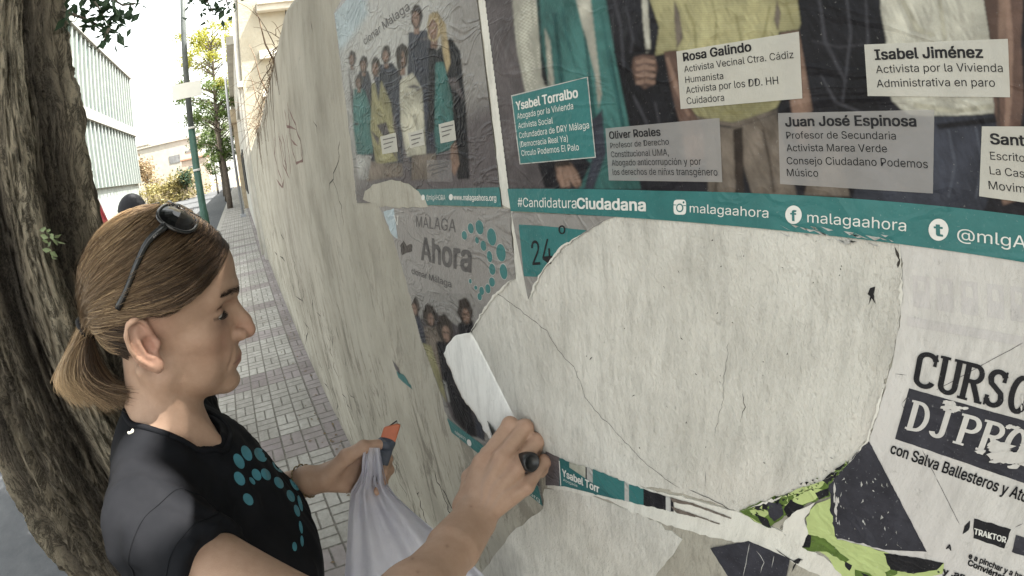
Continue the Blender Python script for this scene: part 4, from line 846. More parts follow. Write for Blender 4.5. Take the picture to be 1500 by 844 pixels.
for k, x in enumerate((1338, 1372, 1408, 1446, 1480)): flat(mb, [(x, 402+k*4), (x+24, 405+k*4), (x+26, 452+k*5), (x+1, 448+k*5)], Y2+.0001, 0); flat(mb, [(x+7, 410+k*4), (x+17, 412+k*4), (x+18, 426+k*5), (x+8, 424+k*5)], Y2, 1)
flat(mb, [(1330, 462), (1500, 492), (1500, 506), (1330, 476)], Y2, 0); mb.build('ghost_lettering', [GHOST, DJP], dj)
mb = MB(); flat(mb, jag([(1274, 643, .2), (1359, 806, .2), (1296, 803), (1262, 794), (1228, 787), (1217, 745), (1219, 722), (1216, 708), (1240, 682)], 1.0, 5), Y2-.0001)
blot(mb, 1226, 735, 4, 16, 8, Y2-.0002, 1, 8); tri = mb.build('dark_triangle', [SLATE, DJP], dj)
mb = MB()
for _ in range(34):
    x, y = random.uniform(1226, 1330), random.uniform(690, 795)
    if x < 1280+(y-660)*.5 and x > 1222: L = random.uniform(2, 9); flat(mb, [(x, y), (x+random.gauss(.5, 1), y+L*.6), (x+random.gauss(1, 2), y+L), (x-1, y+L*.5)], Y2-.0003, 0)
mb.build('scratch', [LGREY], tri)
# --- lime remnants of an older poster
mb = MB(); mats = [LIME, LIMED, BLACKP, DJP, SLATE]
flat(mb, jag([(1084, 747), (1112, 735), (1142, 726), (1170, 715), (1191, 709), (1215, 698), (1238, 678), (1246, 672), (1240, 684), (1222, 700), (1217, 726), (1190, 734), (1165, 746), (1147, 759), (1128, 772), (1110, 764)], .9, 5), Y1-.0002, 1)
flat(mb, jag([(1182, 757), (1198, 736), (1222, 726), (1227, 788), (1262, 796), (1297, 806), (1340, 820), (1384, 822), (1382, 838), (1330, 850), (1300, 1000), (1240, 1000), (1236, 844), (1215, 815), (1186, 792)], .9, 6), Y1-.0003, 0)
for px, m in [([(1146, 728), (1170, 714), (1212, 702), (1204, 712)], 0), ([(1150, 738), (1188, 714), (1216, 716), (1196, 730), (1166, 742)], 0), ([(1100, 746), (1118, 742), (1130, 750), (1122, 756), (1104, 752)], 0), ([(1088, 750), (1108, 760), (1124, 768), (1112, 764)], 0), ([(1126, 734), (1146, 736), (1150, 752), (1136, 762), (1128, 752)], 4), ([(1102, 740), (1126, 734), (1134, 742), (1112, 746)], 2), ([(1150, 744), (1160, 730), (1180, 740), (1156, 756)], 2), ([(1196, 720), (1216, 712), (1216, 724), (1202, 730)], 2), ([(1206, 702), (1220, 690), (1230, 690), (1214, 708)], 2), ([(1224, 686), (1240, 676), (1234, 686)], 2),
              ([(1110, 752), (1126, 758), (1132, 772), (1120, 768)], 2), ([(1183, 780), (1208, 786), (1246, 818), (1240, 822), (1212, 806), (1190, 806), (1177, 800)], 1), ([(1183, 780), (1190, 782), (1188, 800), (1177, 800)], 2), ([(1192, 790), (1206, 792), (1234, 816), (1216, 806)], 0), ([(1240, 820), (1250, 826), (1246, 834), (1240, 828)], 2), ([(1254, 832), (1276, 838), (1300, 860), (1254, 850)], 1), ([(1262, 836), (1276, 842), (1272, 846)], 2),
              ([(1296, 808), (1330, 812), (1384, 822), (1374, 832), (1340, 838), (1306, 832)], 2), ([(1304, 822), (1324, 820), (1352, 828), (1322, 832)], 1), ([(1298, 836), (1316, 826), (1316, 838), (1300, 846)], 1), ([(1310, 812), (1340, 820), (1372, 824), (1340, 823)], 1)]: flat(mb, jag(px, .5, 4), Y1-.0004-.00004*m, m)
for k in range(60):
    t_ = random.random(); x, y = 1092+150*t_, 752-78*t_**1.2+random.gauss(0, 6)
    if y > 745-70*t_**1.3-8: flat(mb, [(x, y), (x+random.uniform(2, 6), y+random.gauss(0, 2)), (x+random.uniform(1, 4), y+random.uniform(1, 4))], Y1-.0007, random.choice((0, 2, 2, 1)))
gr = tag(mb.build('lime_remnant', mats), 'lime green and black shreds of an older poster below the dark triangle', 'torn poster')
mb = MB(); text(mb, 'ES', (1145, 773), (1153, 776), (1146, 768), Y2); mb.build('lettering', [INK], gr)
mb = MB(); slab_(mb, jag([(1150, 764), (1166, 748), (1196, 734), (1180, 758), (1186, 780), (1178, 798), (1164, 790), (1148, 778)], .8, 5), Y0, Y1-.0006); mb.build('torn_edge', [STRIPW], gr)
mb = MB(); flat(mb, jag([(1042, 802, .2), (1098, 791, .2), (1158.5, 817, .2), (1152, 850, .2), (1148, 960, 0), (1120, 960, 0), (1072, 850, .2)], .4, 8), Y1)
pnt = tag(mb.build('dark_remnant', [SLATE]), 'dark slate pentagon of old poster under the white torn band', 'torn poster')
mb = MB(); crackline(mb, [(1100, 795), (1090, 844)], .5, .3, Y2); crackline(mb, [(1136, 812), (1132, 830)], .6, .3, Y2); crackline(mb, [(1110, 805), (1122, 822), (1116, 838)], .5, .6, Y2); mb.build('scratch', [LGREY], pnt)
# --- strip of the first candidate left between the bands
mb = MB()
band = [(797, 659), (836, 676), (870, 687), (918, 704), (957, 718), (1010, 730), (1085, 750), (1140, 775), (1200, 812), (1262, 848), (1300, 900), (1240, 900), (1215, 850), (1180, 832), (1110, 797), (1040, 786), (960, 762), (880, 728), (803, 714)]
slab_(mb, jag(band, 1.0, 6), 0, -.0013); bw = tag(mb.build('torn_band', [STRIPW]), 'diagonal band of white torn paper under the oval patch', 'torn paper')
mb = MB(); slab_(mb, jag([(798, 716), (840, 716), (900, 738), (960, 762), (1000, 790), (960, 844), (1000, 960), (700, 960), (690, 860), (750, 780), (796, 745)], 1.2, 9), 0, -.0007); tag(mb.build('paper_backing', [RESID]), 'rough pale paper backing at the bottom below the torn diagonal band', 'torn paper')
mb = MB(); K = lambda x, y: (790+x/4.139, 640+y/4.139)
top_ = [(45, 85), (190, 150), (330, 190), (530, 270), (690, 330), (820, 365)]; bot_ = [(65, 290), (160, 295), (300, 330), (470, 370), (640, 408), (760, 435), (830, 455)]
ti_ = lambda x: np.interp(x, *zip(*top_)); bi_ = lambda x: np.interp(x, *zip(*bot_))
mats = [TAUPE, TEALD, KNIT, BLACKP, TEAL, KHAKI, LGREY]
seg = [(45, 130, 0), (130, 190, 1), (190, 288, 2), (288, 296, 3), (296, 332, 6), (332, 525, 4), (525, 552, 6), (552, 640, 4), (640, 775, 3), (775, 805, 6), (805, 822, 3)]
for a, b, m in seg:
    xs_ = np.linspace(a, b, max(2, int((b-a)/14))); P = [K(x, ti_(x)+random.gauss(0, 2.5)) for x in xs_]+[K(x, bi_(max(x, 65))+random.gauss(0, 2.5)) for x in xs_[::-1]]; flat(mb, P, Y1-.0004, m)
flat(mb, [K(130, 140), K(480, 375), K(470, 372), K(300, 330), K(160, 296), K(138, 290)], Y1-.0006, 1)
for px in ([(800, 362), (950, 398), (945, 412), (818, 390)], [(805, 415), (960, 468), (955, 482), (840, 455)], [(945, 400), (1060, 440), (1175, 486), (1170, 491), (1050, 450), (940, 412)], [(960, 468), (1105, 520), (1100, 525), (958, 478)]): flat(mb, jag([K(*p) for p in px], .3, 4), Y1-.0005, 5)
ys = tag(mb.build('poster_shred', mats), 'narrow shred of poster showing one white name, exposed inside the torn band', 'torn poster')
mb = MB(); text(mb, 'Ysabel Torr', K(150, 232), K(372, 334), K(148, 190), -.0025, 0, .018); text(mb, 'Abogada', K(155, 262), K(240, 300), K(154, 246), -.0025); flat(mb, [K(128, 140), K(133, 142), K(142, 292), K(137, 292)], -.0025, 0); mb.build('lettering', [WINK], ys)
mb = MB(); blot(mb, 1172, 820, 7, 5, 6, -.002, 0, 12); crackline(mb, [(1138, 803), (1156, 815), (1168, 822)], .8, .5, -.002); crackline(mb, [(1170, 820), (1162, 836)], 1.2, .4, -.002); crackline(mb, [(1010, 716), (1040, 728), (1074, 746)], .5, .5, -.0018); mb.build('ink_splinter', [INK], bw)
# --- scraps on the bare wall
mb = MB(); flat(mb, jag([(575, 527), (584, 538), (587, 549), (580, 541)], .4, 4), -.0012, 1); flat(mb, jag([(581, 544), (592, 549), (606, 571), (594, 562), (584, 553)], .5, 4), -.0012, 0)
tag(mb.build('poster_scrap', [TEAL, TAUPE]), 'small teal and dark scrap of poster stuck on the bare wall', 'torn poster')
mb = MB(); flat(mb, jag([(1276, 421), (1283, 419), (1281, 430), (1284, 444), (1278, 436), (1273, 446), (1276, 433), (1272, 430)], .5, 3), -.0016)
tag(mb.build('black_fleck', [INK]), 'tiny black fleck stuck on the oval paper patch', 'torn poster')
mb = MB()
crackline(mb, [(725, 426), (745, 441), (769, 458), (802, 485), (818, 513), (842, 537), (858, 581), (878, 606), (902, 630), (943, 674), (970, 696), (997, 714)], .42, .7, Y0-.0003)
crackline(mb, [(1068, 500), (1063, 548), (1058, 590), (1048, 640)], .25, 1.0, Y0-.0003); crackline(mb, [(1036, 690), (1034, 712)], .3, 1.0, Y0-.0003); crackline(mb, [(1088, 575), (1094, 596), (1088, 612)], .5, 1.2, Y0-.0003); crackline(mb, [(1312, 362), (1319, 380), (1316, 392)], 2.0, 1, Y0-.0003)
for _ in range(40): x, y = random.uniform(800, 1300), random.uniform(350, 690); crackline(mb, [(x, y), (x+random.gauss(0, 2), y+random.uniform(1, 5))], random.uniform(.3, .9), .3, Y0-.0003)
tag(mb.build('crack', [DARK]), 'thin crack wandering diagonally down through the oval paper patch', 'crack')
# --- the sheet of white paper she is peeling, curling away from the wall
ax0, ax1_ = np.array((691., 487.)), np.array((757., 618.)); axd = ax1_-ax0
left = [(686, 488), (668, 491), (657, 503), (649, 519), (654, 532), (662, 546), (667, 562), (676, 582), (690, 600), (704, 620), (716, 642), (730, 655)]
right = [tuple(ax0+axd*k/11*1.22) for k in range(12)]
nv = 22; rows = []
LL = jag([(a, b) for a, b in left], .9, 5, False)+[left[-1]]
li = np.linspace(0, len(LL)-1, 60); LX = np.interp(li, range(len(LL)), [p[0] for p in LL]); LYY = np.interp(li, range(len(LL)), [p[1] for p in LL])
for i in range(60):
    rr_ = ax0+axd*(i/59)*1.22; row = []
    amp = .009+.011*(i/59)
    for j in range(nv):
        s = j/(nv-1); lift = amp*(.85*s**.8-.30*s**3+.10*math.sin(s*3.1))+.0012; px = rr_[0]+(LX[i]-rr_[0])*s; py = rr_[1]+(LYY[i]-rr_[1])*s
        row.append(Wp(px, py, -lift-.0010*math.sin(i*.16+1)*s*s))
    rows.append(row)
Vv = np.array(rows).reshape(-1, 3); i = np.arange(59)[:, None]*nv; j = np.arange(nv-1)[None, :]
Fq = np.stack([i+j, i+j+1, i+nv+j+1, i+nv+j], -1).reshape(-1, 4)
fl_ = tag(place('peeling_sheet', npmesh('peeling_sheet', Vv, Fq), None, [WHITEP]), 'white sheet of paper curling off the wall under the woman\'s scraping hand', 'torn paper')
sm = fl_.modifiers.new('thickness', 'SOLIDIFY'); sm.thickness = .0005
# ------------------------------------------------------------------ the woman
# pose of the head: ear canals at the origin, x to her right, y to the front, z up
HY, HX, HR = R(0.97), R(-13.05), R(2.3)
HROT = rotm('Z', HY)@rotm('X', HX)@rotm('Y', HR)
HPOS = np.array([-0.625, -0.422, 1.551])
def toh(P): return ((P-HPOS)@HROT).astype(np.float32)       # world -> head
def fromh(p): return np.asarray(p, float)@HROT.T+HPOS        # head -> world
def hx(px, py, x):                                           # the pixel's ray met with the head plane x
    o = (CP-HPOS)@HROT; d = ray(px, py)@HROT; return o+d*((x-o[0])/d[0])

def sd_head(p):
    ax = np.abs(p[:, 0]); q = np.stack([ax, p[:, 1], p[:, 2]], 1)
    d = ell(p, (0, -.006, .047), (.075, .093, .080))
    d = smin(d, ell(p, (0, .036, .062), (.062, .058, .056)), .02)
    d = smin(d, ell(p, (0, .034, -.018), (.058, .058, .078)), .02)
    d = smin(d, cone(q, (.050, .008, -.046), (.012, .074, -.076), .0145, .012), .020)
    d = smin(d, ell(q, (.0425, .052, -.006), (.019, .020, .018)), .016)
    d = smin(d, ell(q, (.034, .044, -.044), (.018, .026, .024)), .016)
    d = smin(d, ell(p, (0, .0815, -.0745), (.0185, .0165, .0150)), .012)
    d = smin(d, ell(p, (0, .078, -.042), (.030, .020, .026)), .012)
    d = smin(d, cone(q, (.010, .0885, .043), (.044, .068, .043), .0105, .009), .014)
    d = smax(d, -ell(q, (.072, .050, -.036), (.012, .022, .020)), .016)
    # eye hollows
    d = smax(d, -ell(q, (.0325, .095, .0215), (.0190, .0225, .0125)), .012)
    # nose
    d = smin(d, cone(p, (0, .070, .032), (0, .080, -.008), .0135, .0165), .006)
    d = smin(d, cone(p, (0, .087, .030), (0, .1065, .002), .0075, .0085), .010)
    d = smin(d, cone(p, (0, .1065, .002), (0, .1118, -.009), .0080, .0088), .006)
    d = smin(d, cone(p, (0, .1095, -.0115), (0, .096, -.019), .0094, .008), .005)
    d = smin(d, ell(q, (.0122, .0985, -.0125), (.0072, .0112, .0085)), .004)
    d = smax(d, -ell(q, (.0065, .104, -.0225), (.0034, .006, .0045)), .0025)
    # mouth
    d = smin(d, cone(q, (0, .0962, -.0408), (.021, .0845, -.0450), .0054, .0024), .006)
    d = smin(d, cone(q, (0, .0942, -.0510), (.018, .0845, -.0482), .0060, .0028), .006)
    d = smax(d, -cone(q, (0, .1052, -.0460), (.0250, .0895, -.0464), .0016, .0010), .0026)
    d = smax(d, -ell(p, (0, .1040, -.0625), (.016, .0095, .0055)), .009)
    d = smax(d, -cone(q, (.0185, .0975, -.018), (.031, .084, -.048), .0009, .0006), .006)
    d = smax(d, -ell(p, (0, .1045, -.0305), (.0030, .004, .009)), .004)
    # lids over the eyeballs
    lid = ell(q, (.0320, .0655, .0215), (.0152, .0145, .0138))
    lid = smax(lid, -ell(q, (.0325, .0805, .0180), (.0150, .0095, .0033)), .0012)
    d = smin(d, lid, .004)
    d = smax(d, -cone(q, (.0200, .0800, .0310), (.0430, .0720, .0290), .0012, .0010), .0035)
    return d
def sd_ear(p):
    q = np.stack([np.abs(p[:, 0]), p[:, 1], p[:, 2]], 1)
    # ear frame: u back, v up, w out of the head
    o = np.array((.0705, -.004, .004)); a = R(22)
    w = np.array((math.cos(a), math.sin(a)*0.75, 0.10)); w /= np.linalg.norm(w)
    v = np.array((0.10, -0.20, 1.0)); v -= w*(v@w); v /= np.linalg.norm(v); u = np.cross(v, w)*1.0
    if u[1] > 0: u = -u
    e = (q-o.astype(np.float32))@np.stack([u, v, w], 1).astype(np.float32)
    d = ell(e, (.012, .000, .004), (.0175, .028, .0048))
    d = smin(d, ell(e, (.004, -.027, .004), (.0085, .010, .0048)), .008)
    hel = [(.000, .010, .006), (.002, .022, .0085), (.010, .0305, .0105), (.021, .0275, .012), (.0275, .016, .012), (.0275, .001, .011), (.0215, -.014, .009), (.012, -.025, .0065)]
    d = smin(d, chain(e, hel, [.0030, .0034, .0038, .0040, .0040, .0036, .0032, .0032]), .0030)
    d = smax(d, -ell(e, (.0068, -.003, .0125), (.0088, .0125, .0110)), .003)
    d = smax(d, -chain(e, [(.010, .022, .0125), (.0195, .020, .0130), (.0220, .008, .0130), (.0195, -.006, .0120)], [.0032, .0046, .0044, .0032]), .0025)
    d = smin(d, chain(e, [(.0150, .018, .006), (.0165, .004, .0075), (.0130, -.0115, .0070), (.005, -.0165, .0065)], [.0024, .0030, .0032, .0028]), .0025)
    d = smin(d, ell(e, (-.0045, -.004, .0045), (.0042, .0062, .0042)), .003)
    return d

NB = np.array((-.606, -.460, 1.400))                          # base of the neck
SR, ER, WR = np.array((-.452, -.476, 1.380)), Pp(545, 955, .475), Pp(693, 764, .640)
SL, EL, WL = np.array((-.765, -.470, 1.378)), np.array((-.815, -.455, 1.135)), Pp(450, 704, .850)
def pt(l): return [Pp(*a) for a in l]
RH = dict(index=pt([(707, 678, .668), (747, 622, .683), (757, 634, .706), (748, 652, .712)]),
          middle=pt([(735, 670, .655), (769, 626, .677), (779, 640, .706), (768, 660, .712)]),
          ring=pt([(757, 686, .653), (786, 646, .677), (792, 660, .704), (781, 676, .712)]),
          pinky=pt([(771, 713, .657), (797, 676, .680), (800, 684, .700), (792, 694, .708)]),
          thumb=pt([(682, 742, .668), (690, 700, .700), (715, 665, .722), (736, 648, .728)]))
LH = dict(thumb=pt([(474, 702, .838), (508, 669, .822), (533, 655, .822), (557, 651, .834)]),
          index=pt([(520, 672, .872), (552, 662, .885), (567, 672, .868), (562, 690, .842)]),
          middle=pt([(520, 688, .874), (553, 680, .888), (569, 688, .868), (560, 706, .842)]),
          ring=pt([(515, 702, .872), (545, 698, .886), (560, 705, .868), (550, 720, .842)]),
          pinky=pt([(508, 713, .866), (532, 714, .878), (546, 719, .862), (537, 729, .842)]))
FR = dict(index=(.0108, .0103, .0090, .0078), middle=(.0108, .0104, .0090, .0078), ring=(.0104, .0099, .0088, .0076), pinky=(.0094, .0087, .0076, .0068), thumb=(.0135, .0120, .0106, .0088))
def sd_hand(P, H, wrist, inward, wr):
    """palm from the wrist to the four knuckles, each finger a tapered chain; inward = direction of the palm side"""
    d = None
    for n in ('index', 'middle', 'ring', 'pinky'):
        m = H[n][0]
        e = smin(cone(P, wrist+(m-wrist)*.12, m, .0150, FR[n][0]), cone(P, wrist+inward*.010+(m-wrist)*.25, m+inward*.013-(m-wrist)*.04, .0125, .0105), .010)
        d = e if d is None else smin(d, e, .009)
    for n in ('index', 'middle', 'ring', 'pinky'):
        m = H[n][0]; d = smin(d, cone(P, wrist+(m-wrist)*.18-inward*.0095, m-inward*.0078, .0042, .0040), .0045)
    d = smin(d, cone(P, wrist, H['thumb'][0], wr*.86, .0135), .012)
    d = smin(d, cone(P, H['thumb'][0], H['index'][0]+inward*.012, .0125, .0095), .016)
    for n in H:
        fr = FR[n]; e = chain(P, H[n], fr, .003)
        for j in (1, 2): e = smin(e, ell(P, H[n][j], (fr[j]*1.06,)*3), .004)
        d = smin(d, e, .0055 if n != 'thumb' else .008)
    return d
in_r = ray(740, 690); in_l = -ray(510, 690)
Fside = np.cross(WR-ER, in_r); Fside /= np.linalg.norm(Fside)
NECKC = fromh((0, -.010, -.045))
def sd_neck(P):
    d = cone(P, NECKC, NB, .047, .053)
    p = toh(P)
    d = smin(d, cone(P, fromh((.052, -.022, -.040)), NB+np.array((.018, .060, -.002)), .009, .009), .016)
    return d
def sd_torso(P):
    q = P
    d = ell(q, (-.608, -.462, 1.225), (.148, .098, .205))
    d = smin(d, cone(q, SR, (-.608, -.482, 1.355), .053, .066), .04)
    d = smin(d, cone(q, SL, (-.608, -.482, 1.355), .053, .066), .04)
    d = smin(d, cone(q, NB+np.array((0, -.012, .012)), SR+np.array((-.03, -.005, .022)), .043, .034), .03)
    d = smin(d, cone(q, NB+np.array((0, -.012, .012)), SL+np.array((.03, -.005, .022)), .043, .034), .03)
    for s in (-1, 1): d = smin(d, ell(q, (-.608+s*.070, -.385, 1.205), (.066, .052, .072)), .05)
    d = smin(d, ell(q, (-.608, -.462, 1.00), (.128, .098, .20)), .06)
    d = smin(d, ell(q, (-.608, -.468, .90), (.165, .118, .13)), .05)
    return d
def sd_arm_r(P):
    d = cone(P, SR, ER, .046, .040)
    d = smin(d, cone(P, ER, ER+(WR-ER)*.35, .038, .0345), .02)
    f = np.minimum(cone(P, ER+(WR-ER)*.30, WR, .0345, .0225), 9)
    d = smin(d, f, .02)
    for s in (-1, 1): d = smin(d, cone(P, WR-(WR-ER)*.25+Fside*s*.005, WR+Fside*s*.009, .026, .0185), .008)
    return d
def sd_arm_l(P):
    d = cone(P, SL, EL, .046, .039)
    d = smin(d, cone(P, EL, EL+(WL-EL)*.3, .039, .036), .02)
    d = smin(d, cone(P, EL+(WL-EL)*.3, WL, .036, .0235), .02)
    return d
def far(P, c, r): return np.sqrt(((P-np.asarray(c, np.float32))**2).sum(1))-r
def near(P, c, r, fn, big):
    """fn only where P lies within r of c"""
    dd = far(P, c, r); m = dd < 0
    out = np.maximum(dd, 0)+big
    if m.any(): out[m] = fn(P[m])
    return out.astype(np.float32)
HRc = (RH['middle'][0]+RH['middle'][2])/2; HLc = (LH['middle'][0]+WL)/2
def sd_body(P):
    d = near(P, HPOS+np.array((0, .01, .02)), .19, lambda Q: sd_head(toh(Q)), .04)
    d = smin(d, near(P, HPOS, .12, lambda Q: sd_ear(toh(Q)), .03), .004)
    d = smin(d, sd_neck(P), .016)
    d = smin(d, near(P, (-.608, -.46, 1.12), .55, sd_torso, .05), .03)
    a = sd_arm_r(P)
    a = smin(a, near(P, HRc, .17, lambda Q: sd_hand(Q, RH, WR, in_r, .0235), .05), .010)
    d = smin(d, a, .012)
    a = sd_arm_l(P)
    a = smin(a, near(P, HLc, .17, lambda Q: sd_hand(Q, LH, WL, in_l, .0235), .05), .010)
    return smin(d, a, .012)

def skin_mat():
    t = NT('skin')
    c = t.attr('tone')
    m = t.noise(75, 6, .7); f = t.noise(900, 3, .6)
    c = t.mix(.26, c, t.ramp(m, [(.3, (.26, .152, .105)), (.7, (.48, .34, .255))]), 'MIX')
    fr = t.ramp(t.vor(170), [(.05, 1.0), (.16, 0.0)])
    c = t.mix(t.math('MULTIPLY', fr, t.ramp(t.noise(30), [(.5, 0.0), (.66, .35)])), c, (.20, .10, .06))
    n = t.bump(t.vor(750), .10, .0012); n = t.bump(f, .14, .001, n)
    return t.fin(c, .54, n, .32, Subsurface_Weight=.05, Subsurface_Radius=(.008, .003, .0015), Subsurface_Scale=1.0)
SKIN = skin_mat()
woman = empty('person', (-.608, -.455, 0), 'woman with a brown ponytail in a black t-shirt scraping the wall with one hand', 'person')
V, F = nets(sd_body, (-1.0, -.64, .80), (-.20, .02, 1.72), .0018)
V = relax(V, F, 2, .4)
p = toh(V); n_ = len(V)
tone = np.tile(np.array((.385, .250, .178)), (n_, 1))
def bl(m, c, w=1.0):
    global tone
    m = (np.clip(m, 0, 1)*w)[:, None]; tone = tone*(1-m)+np.array(c)*m
hd = p[:, 2] > -.13
ax = np.abs(p[:, 0])
g = lambda c, s: np.exp(-(((np.stack([ax, p[:, 1], p[:, 2]], 1)-np.array(c))/np.array(s))**2).sum(1))
bl(g((0, .112, -.010), (.016, .018, .016)), (.46, .20, .145), .55)                       # nose tip
bl(g((.040, .075, -.012), (.022, .03, .020)), (.44, .205, .145), .45)                   # cheek
bl(g((.076, -.01, .0), (.012, .03, .034)), (.50, .235, .185), .7)                        # ear
lip = np.exp(-(((p[:, 2]+.0465+.09*(ax-.0)**2*10)/.0085)**4))*(ax < .023)*(p[:, 1] > .086)
bl(lip*(1-np.clip((ax-.014)/.010, 0, 1)), (.33, .125, .105), .75)
bl(np.exp(-((p[:, 2]+.0464)/.0012)**2)*(ax < .024)*(p[:, 1] > .082), (.13, .05, .045), .8)
bl(g((.032, .078, .009), (.014, .016, .006)), (.22, .125, .105), .55)                    # under the eye
bl(g((.031, .078, .030), (.016, .02, .006)), (.26, .145, .115), .5)                     # lid
slit = np.exp(-((p[:, 2]-.0184-.9*(.0000))/.0022)**2)*(np.abs(ax-.0325) < .0158)*(p[:, 1] > .066)
bl(slit, (.03, .018, .014), .85)
# eyebrow
bz = .0455+.10*(ax-.012)-3.3*(ax-.030)**2
eb = np.exp(-((p[:, 2]-bz)/(.0052-.060*np.clip(ax-.018, 0, .03)))**4)*np.clip((ax-.0085)/.005, 0, 1)*np.clip((.052-ax)/.012, 0, 1)*(p[:, 1] > .055)
ebn = .65+.35*np.sin(p[:, 2]*9000+ax*3500)
bl(eb*ebn, (.030, .019, .014), .97)
kn = np.zeros(n_)
for H in (RH, LH):
    for k in ('index', 'middle', 'ring', 'pinky'):
        for j in (0, 1): kn = np.maximum(kn, np.exp(-((V-H[k][j])**2).sum(1)/.011**2))
bl(kn, (.44, .215, .155), .55)
for H, wr_ in ((RH, WR), (LH, WL)):
    ks = ['index', 'middle', 'ring', 'pinky']
    for a_, b_ in zip(ks[:-1], ks[1:]):
        p0_, p1_ = wr_, (H[a_][0]+H[b_][0])/2; p0_ = p0_+(p1_-p0_)*.1; ab_ = p1_-p0_; t_ = np.clip((V-p0_)@ab_/(ab_@ab_), 0, 1); q_ = V-p0_-t_[:, None]*ab_
        side = np.cross(ab_, in_r if H is RH else in_l); side /= np.linalg.norm(side); w_ = q_@side+.0025*np.sin(t_*9)
        bl(np.exp(-(w_/.0021)**2)*(np.abs(q_@(in_r if H is RH else in_l)) < .022)*np.clip(t_*4, 0, 1)*np.clip((1-t_)*4, 0, 1), (.30, .225, .20), .45)
for q_ in ((628, 776), (655, 800), (604, 818), (690, 742), (733, 700), (612, 838)):
    h_ = np.linalg.norm(np.cross(V-CP, ray(*q_)), axis=1); bl(np.exp(-(h_/.0017)**2)*(np.linalg.norm(V-CP, axis=1) < .72), (.16, .085, .055), .8)
hand = np.exp(-((V-HRc)**2).sum(1)/.09**2)+np.exp(-((V-HLc)**2).sum(1)/.09**2); bl(hand, (.34, .222, .158), .5)
me = npmesh('body', V, F); vcol(me, 'tone', tone)
body = place('body', me, woman, [SKIN])
BODY_V, BODY_F = V, F

# eyes
ev = MB()
EYE = mvar('eye_white', (.62, .58, .54), .15, 60, .06, .0); IRIS = mvar('eye_iris', (.045, .028, .018), .12, 900, .3, .0)
for s in (-1, 1):
    me = bpy.data.meshes.new('eye'); bm = bmesh.new(); bmesh.ops.create_uvsphere(bm, u_segments=32, v_segments=24, radius=.0122); 
    look = Vector(HROT@np.array((0, .93, -.36)))
    q = Vector((0, 0, 1)).rotation_difference(look).to_matrix().to_4x4()
    for f in bm.faces:
        f.smooth = True; f.material_index = 1 if f.calc_center_median().z > .0104 else 0
    bmesh.ops.transform(bm, matrix=Matrix.Translation(fromh((s*.0320, .0668, .0200)))@q, verts=bm.verts); bm.to_mesh(me); bm.free()
    place('eye', me, woman, [EYE, IRIS])
# lashes: a soft dark fringe on the upper lid
LASH = mvar('lash', (.02, .014, .011), .6, 100, .1, .0)
for s in (-1, 1):
    mb = MB()
    for i in range(46):
        u = i/45; x = s*(.0195+.026*u); y0 = .0792-((abs(x)-.0320)/.0155)**2*.0070; z0 = .0200-.0014*u
        a = fromh((x, y0, z0)); b = fromh((x+s*.0022*(u-.2), y0+.0035+.0015*random.random(), z0-.0008)); c = fromh((x+s*.0040*(u-.2), y0+.0058+.002*random.random(), z0+.0008*random.random()))
        mb.tube([a, b, c], [.00028, .0002, .00005], 4, 0, False)
    mb.build('eyelashes', LASH, woman)
# ------------------------------------------------------------------ her clothes
def folds(P):
    x, y, z = P[:, 0], P[:, 1], P[:, 2]
    return .9*np.sin(38*(x*.8+z)+3*np.sin(21*y))**3*.0012*np.clip((1.34-z)*6, 0, 1)+(.0016*np.sin(46*z+30*x+12*np.sin(17*x+9*z)+14*y)+.0011*np.sin(90*z-60*y+8*np.sin(23*z))+.0007*np.sin(150*x+120*z))
UAx = (ER-SR)/np.linalg.norm(ER-SR); HEM = SR+UAx*.082
ULx = (EL-SL)/np.linalg.norm(EL-SL); HEML = SL+ULx*.17
def sd_shirt(P):
    d = near(P, (-.608, -.46, 1.12), .55, sd_torso, .05)-.0065
    a = cone(P, SR, HEM+UAx*.06, .053, .060)
    a = smax(a, (P-HEM.astype(np.float32))@UAx.astype(np.float32), .003)
    b = smax(cone(P, SL, HEML+ULx*.06, .054, .062), (P-HEML.astype(np.float32))@ULx.astype(np.float32), .003)
    d = smin(smin(d, a, .03), b, .03)
    d = smin(d, ell(P, (-.608, -.385, 1.215), (.108, .062, .066)), .05)
    d = smin(d, ell(P, (-.625, -.402, 1.312), (.095, .052, .075)), .05)
    d = d+folds(P)
    d = smax(d, -cone(P, NB+np.array((0, .016, .012)), NB+np.array((0, .034, .12)), .0545, .068), .004)
    return smax(d, .86-P[:, 2], .004)
t = NT('black_cotton')
nz = t.bump(t.noise(900, 3), .25, .0008)
SHIRT = t.fin(t.ramp(t.noise(25, 4), [(.3, (.0070, .0078, .0100)), (.7, (.0115, .0122, .0150))]), .85, nz, .10)
V, F = nets(sd_shirt, (-.90, -.66, .84), (-.34, -.26, 1.50), .0034)
V = relax(V, F, 2, .4)
shirt = place('tshirt', npmesh('tshirt', V, F), woman, [SHIRT])
SHIRT_BVH = BVHTree.FromPolygons([tuple(v) for v in V], [tuple(f) for f in F])
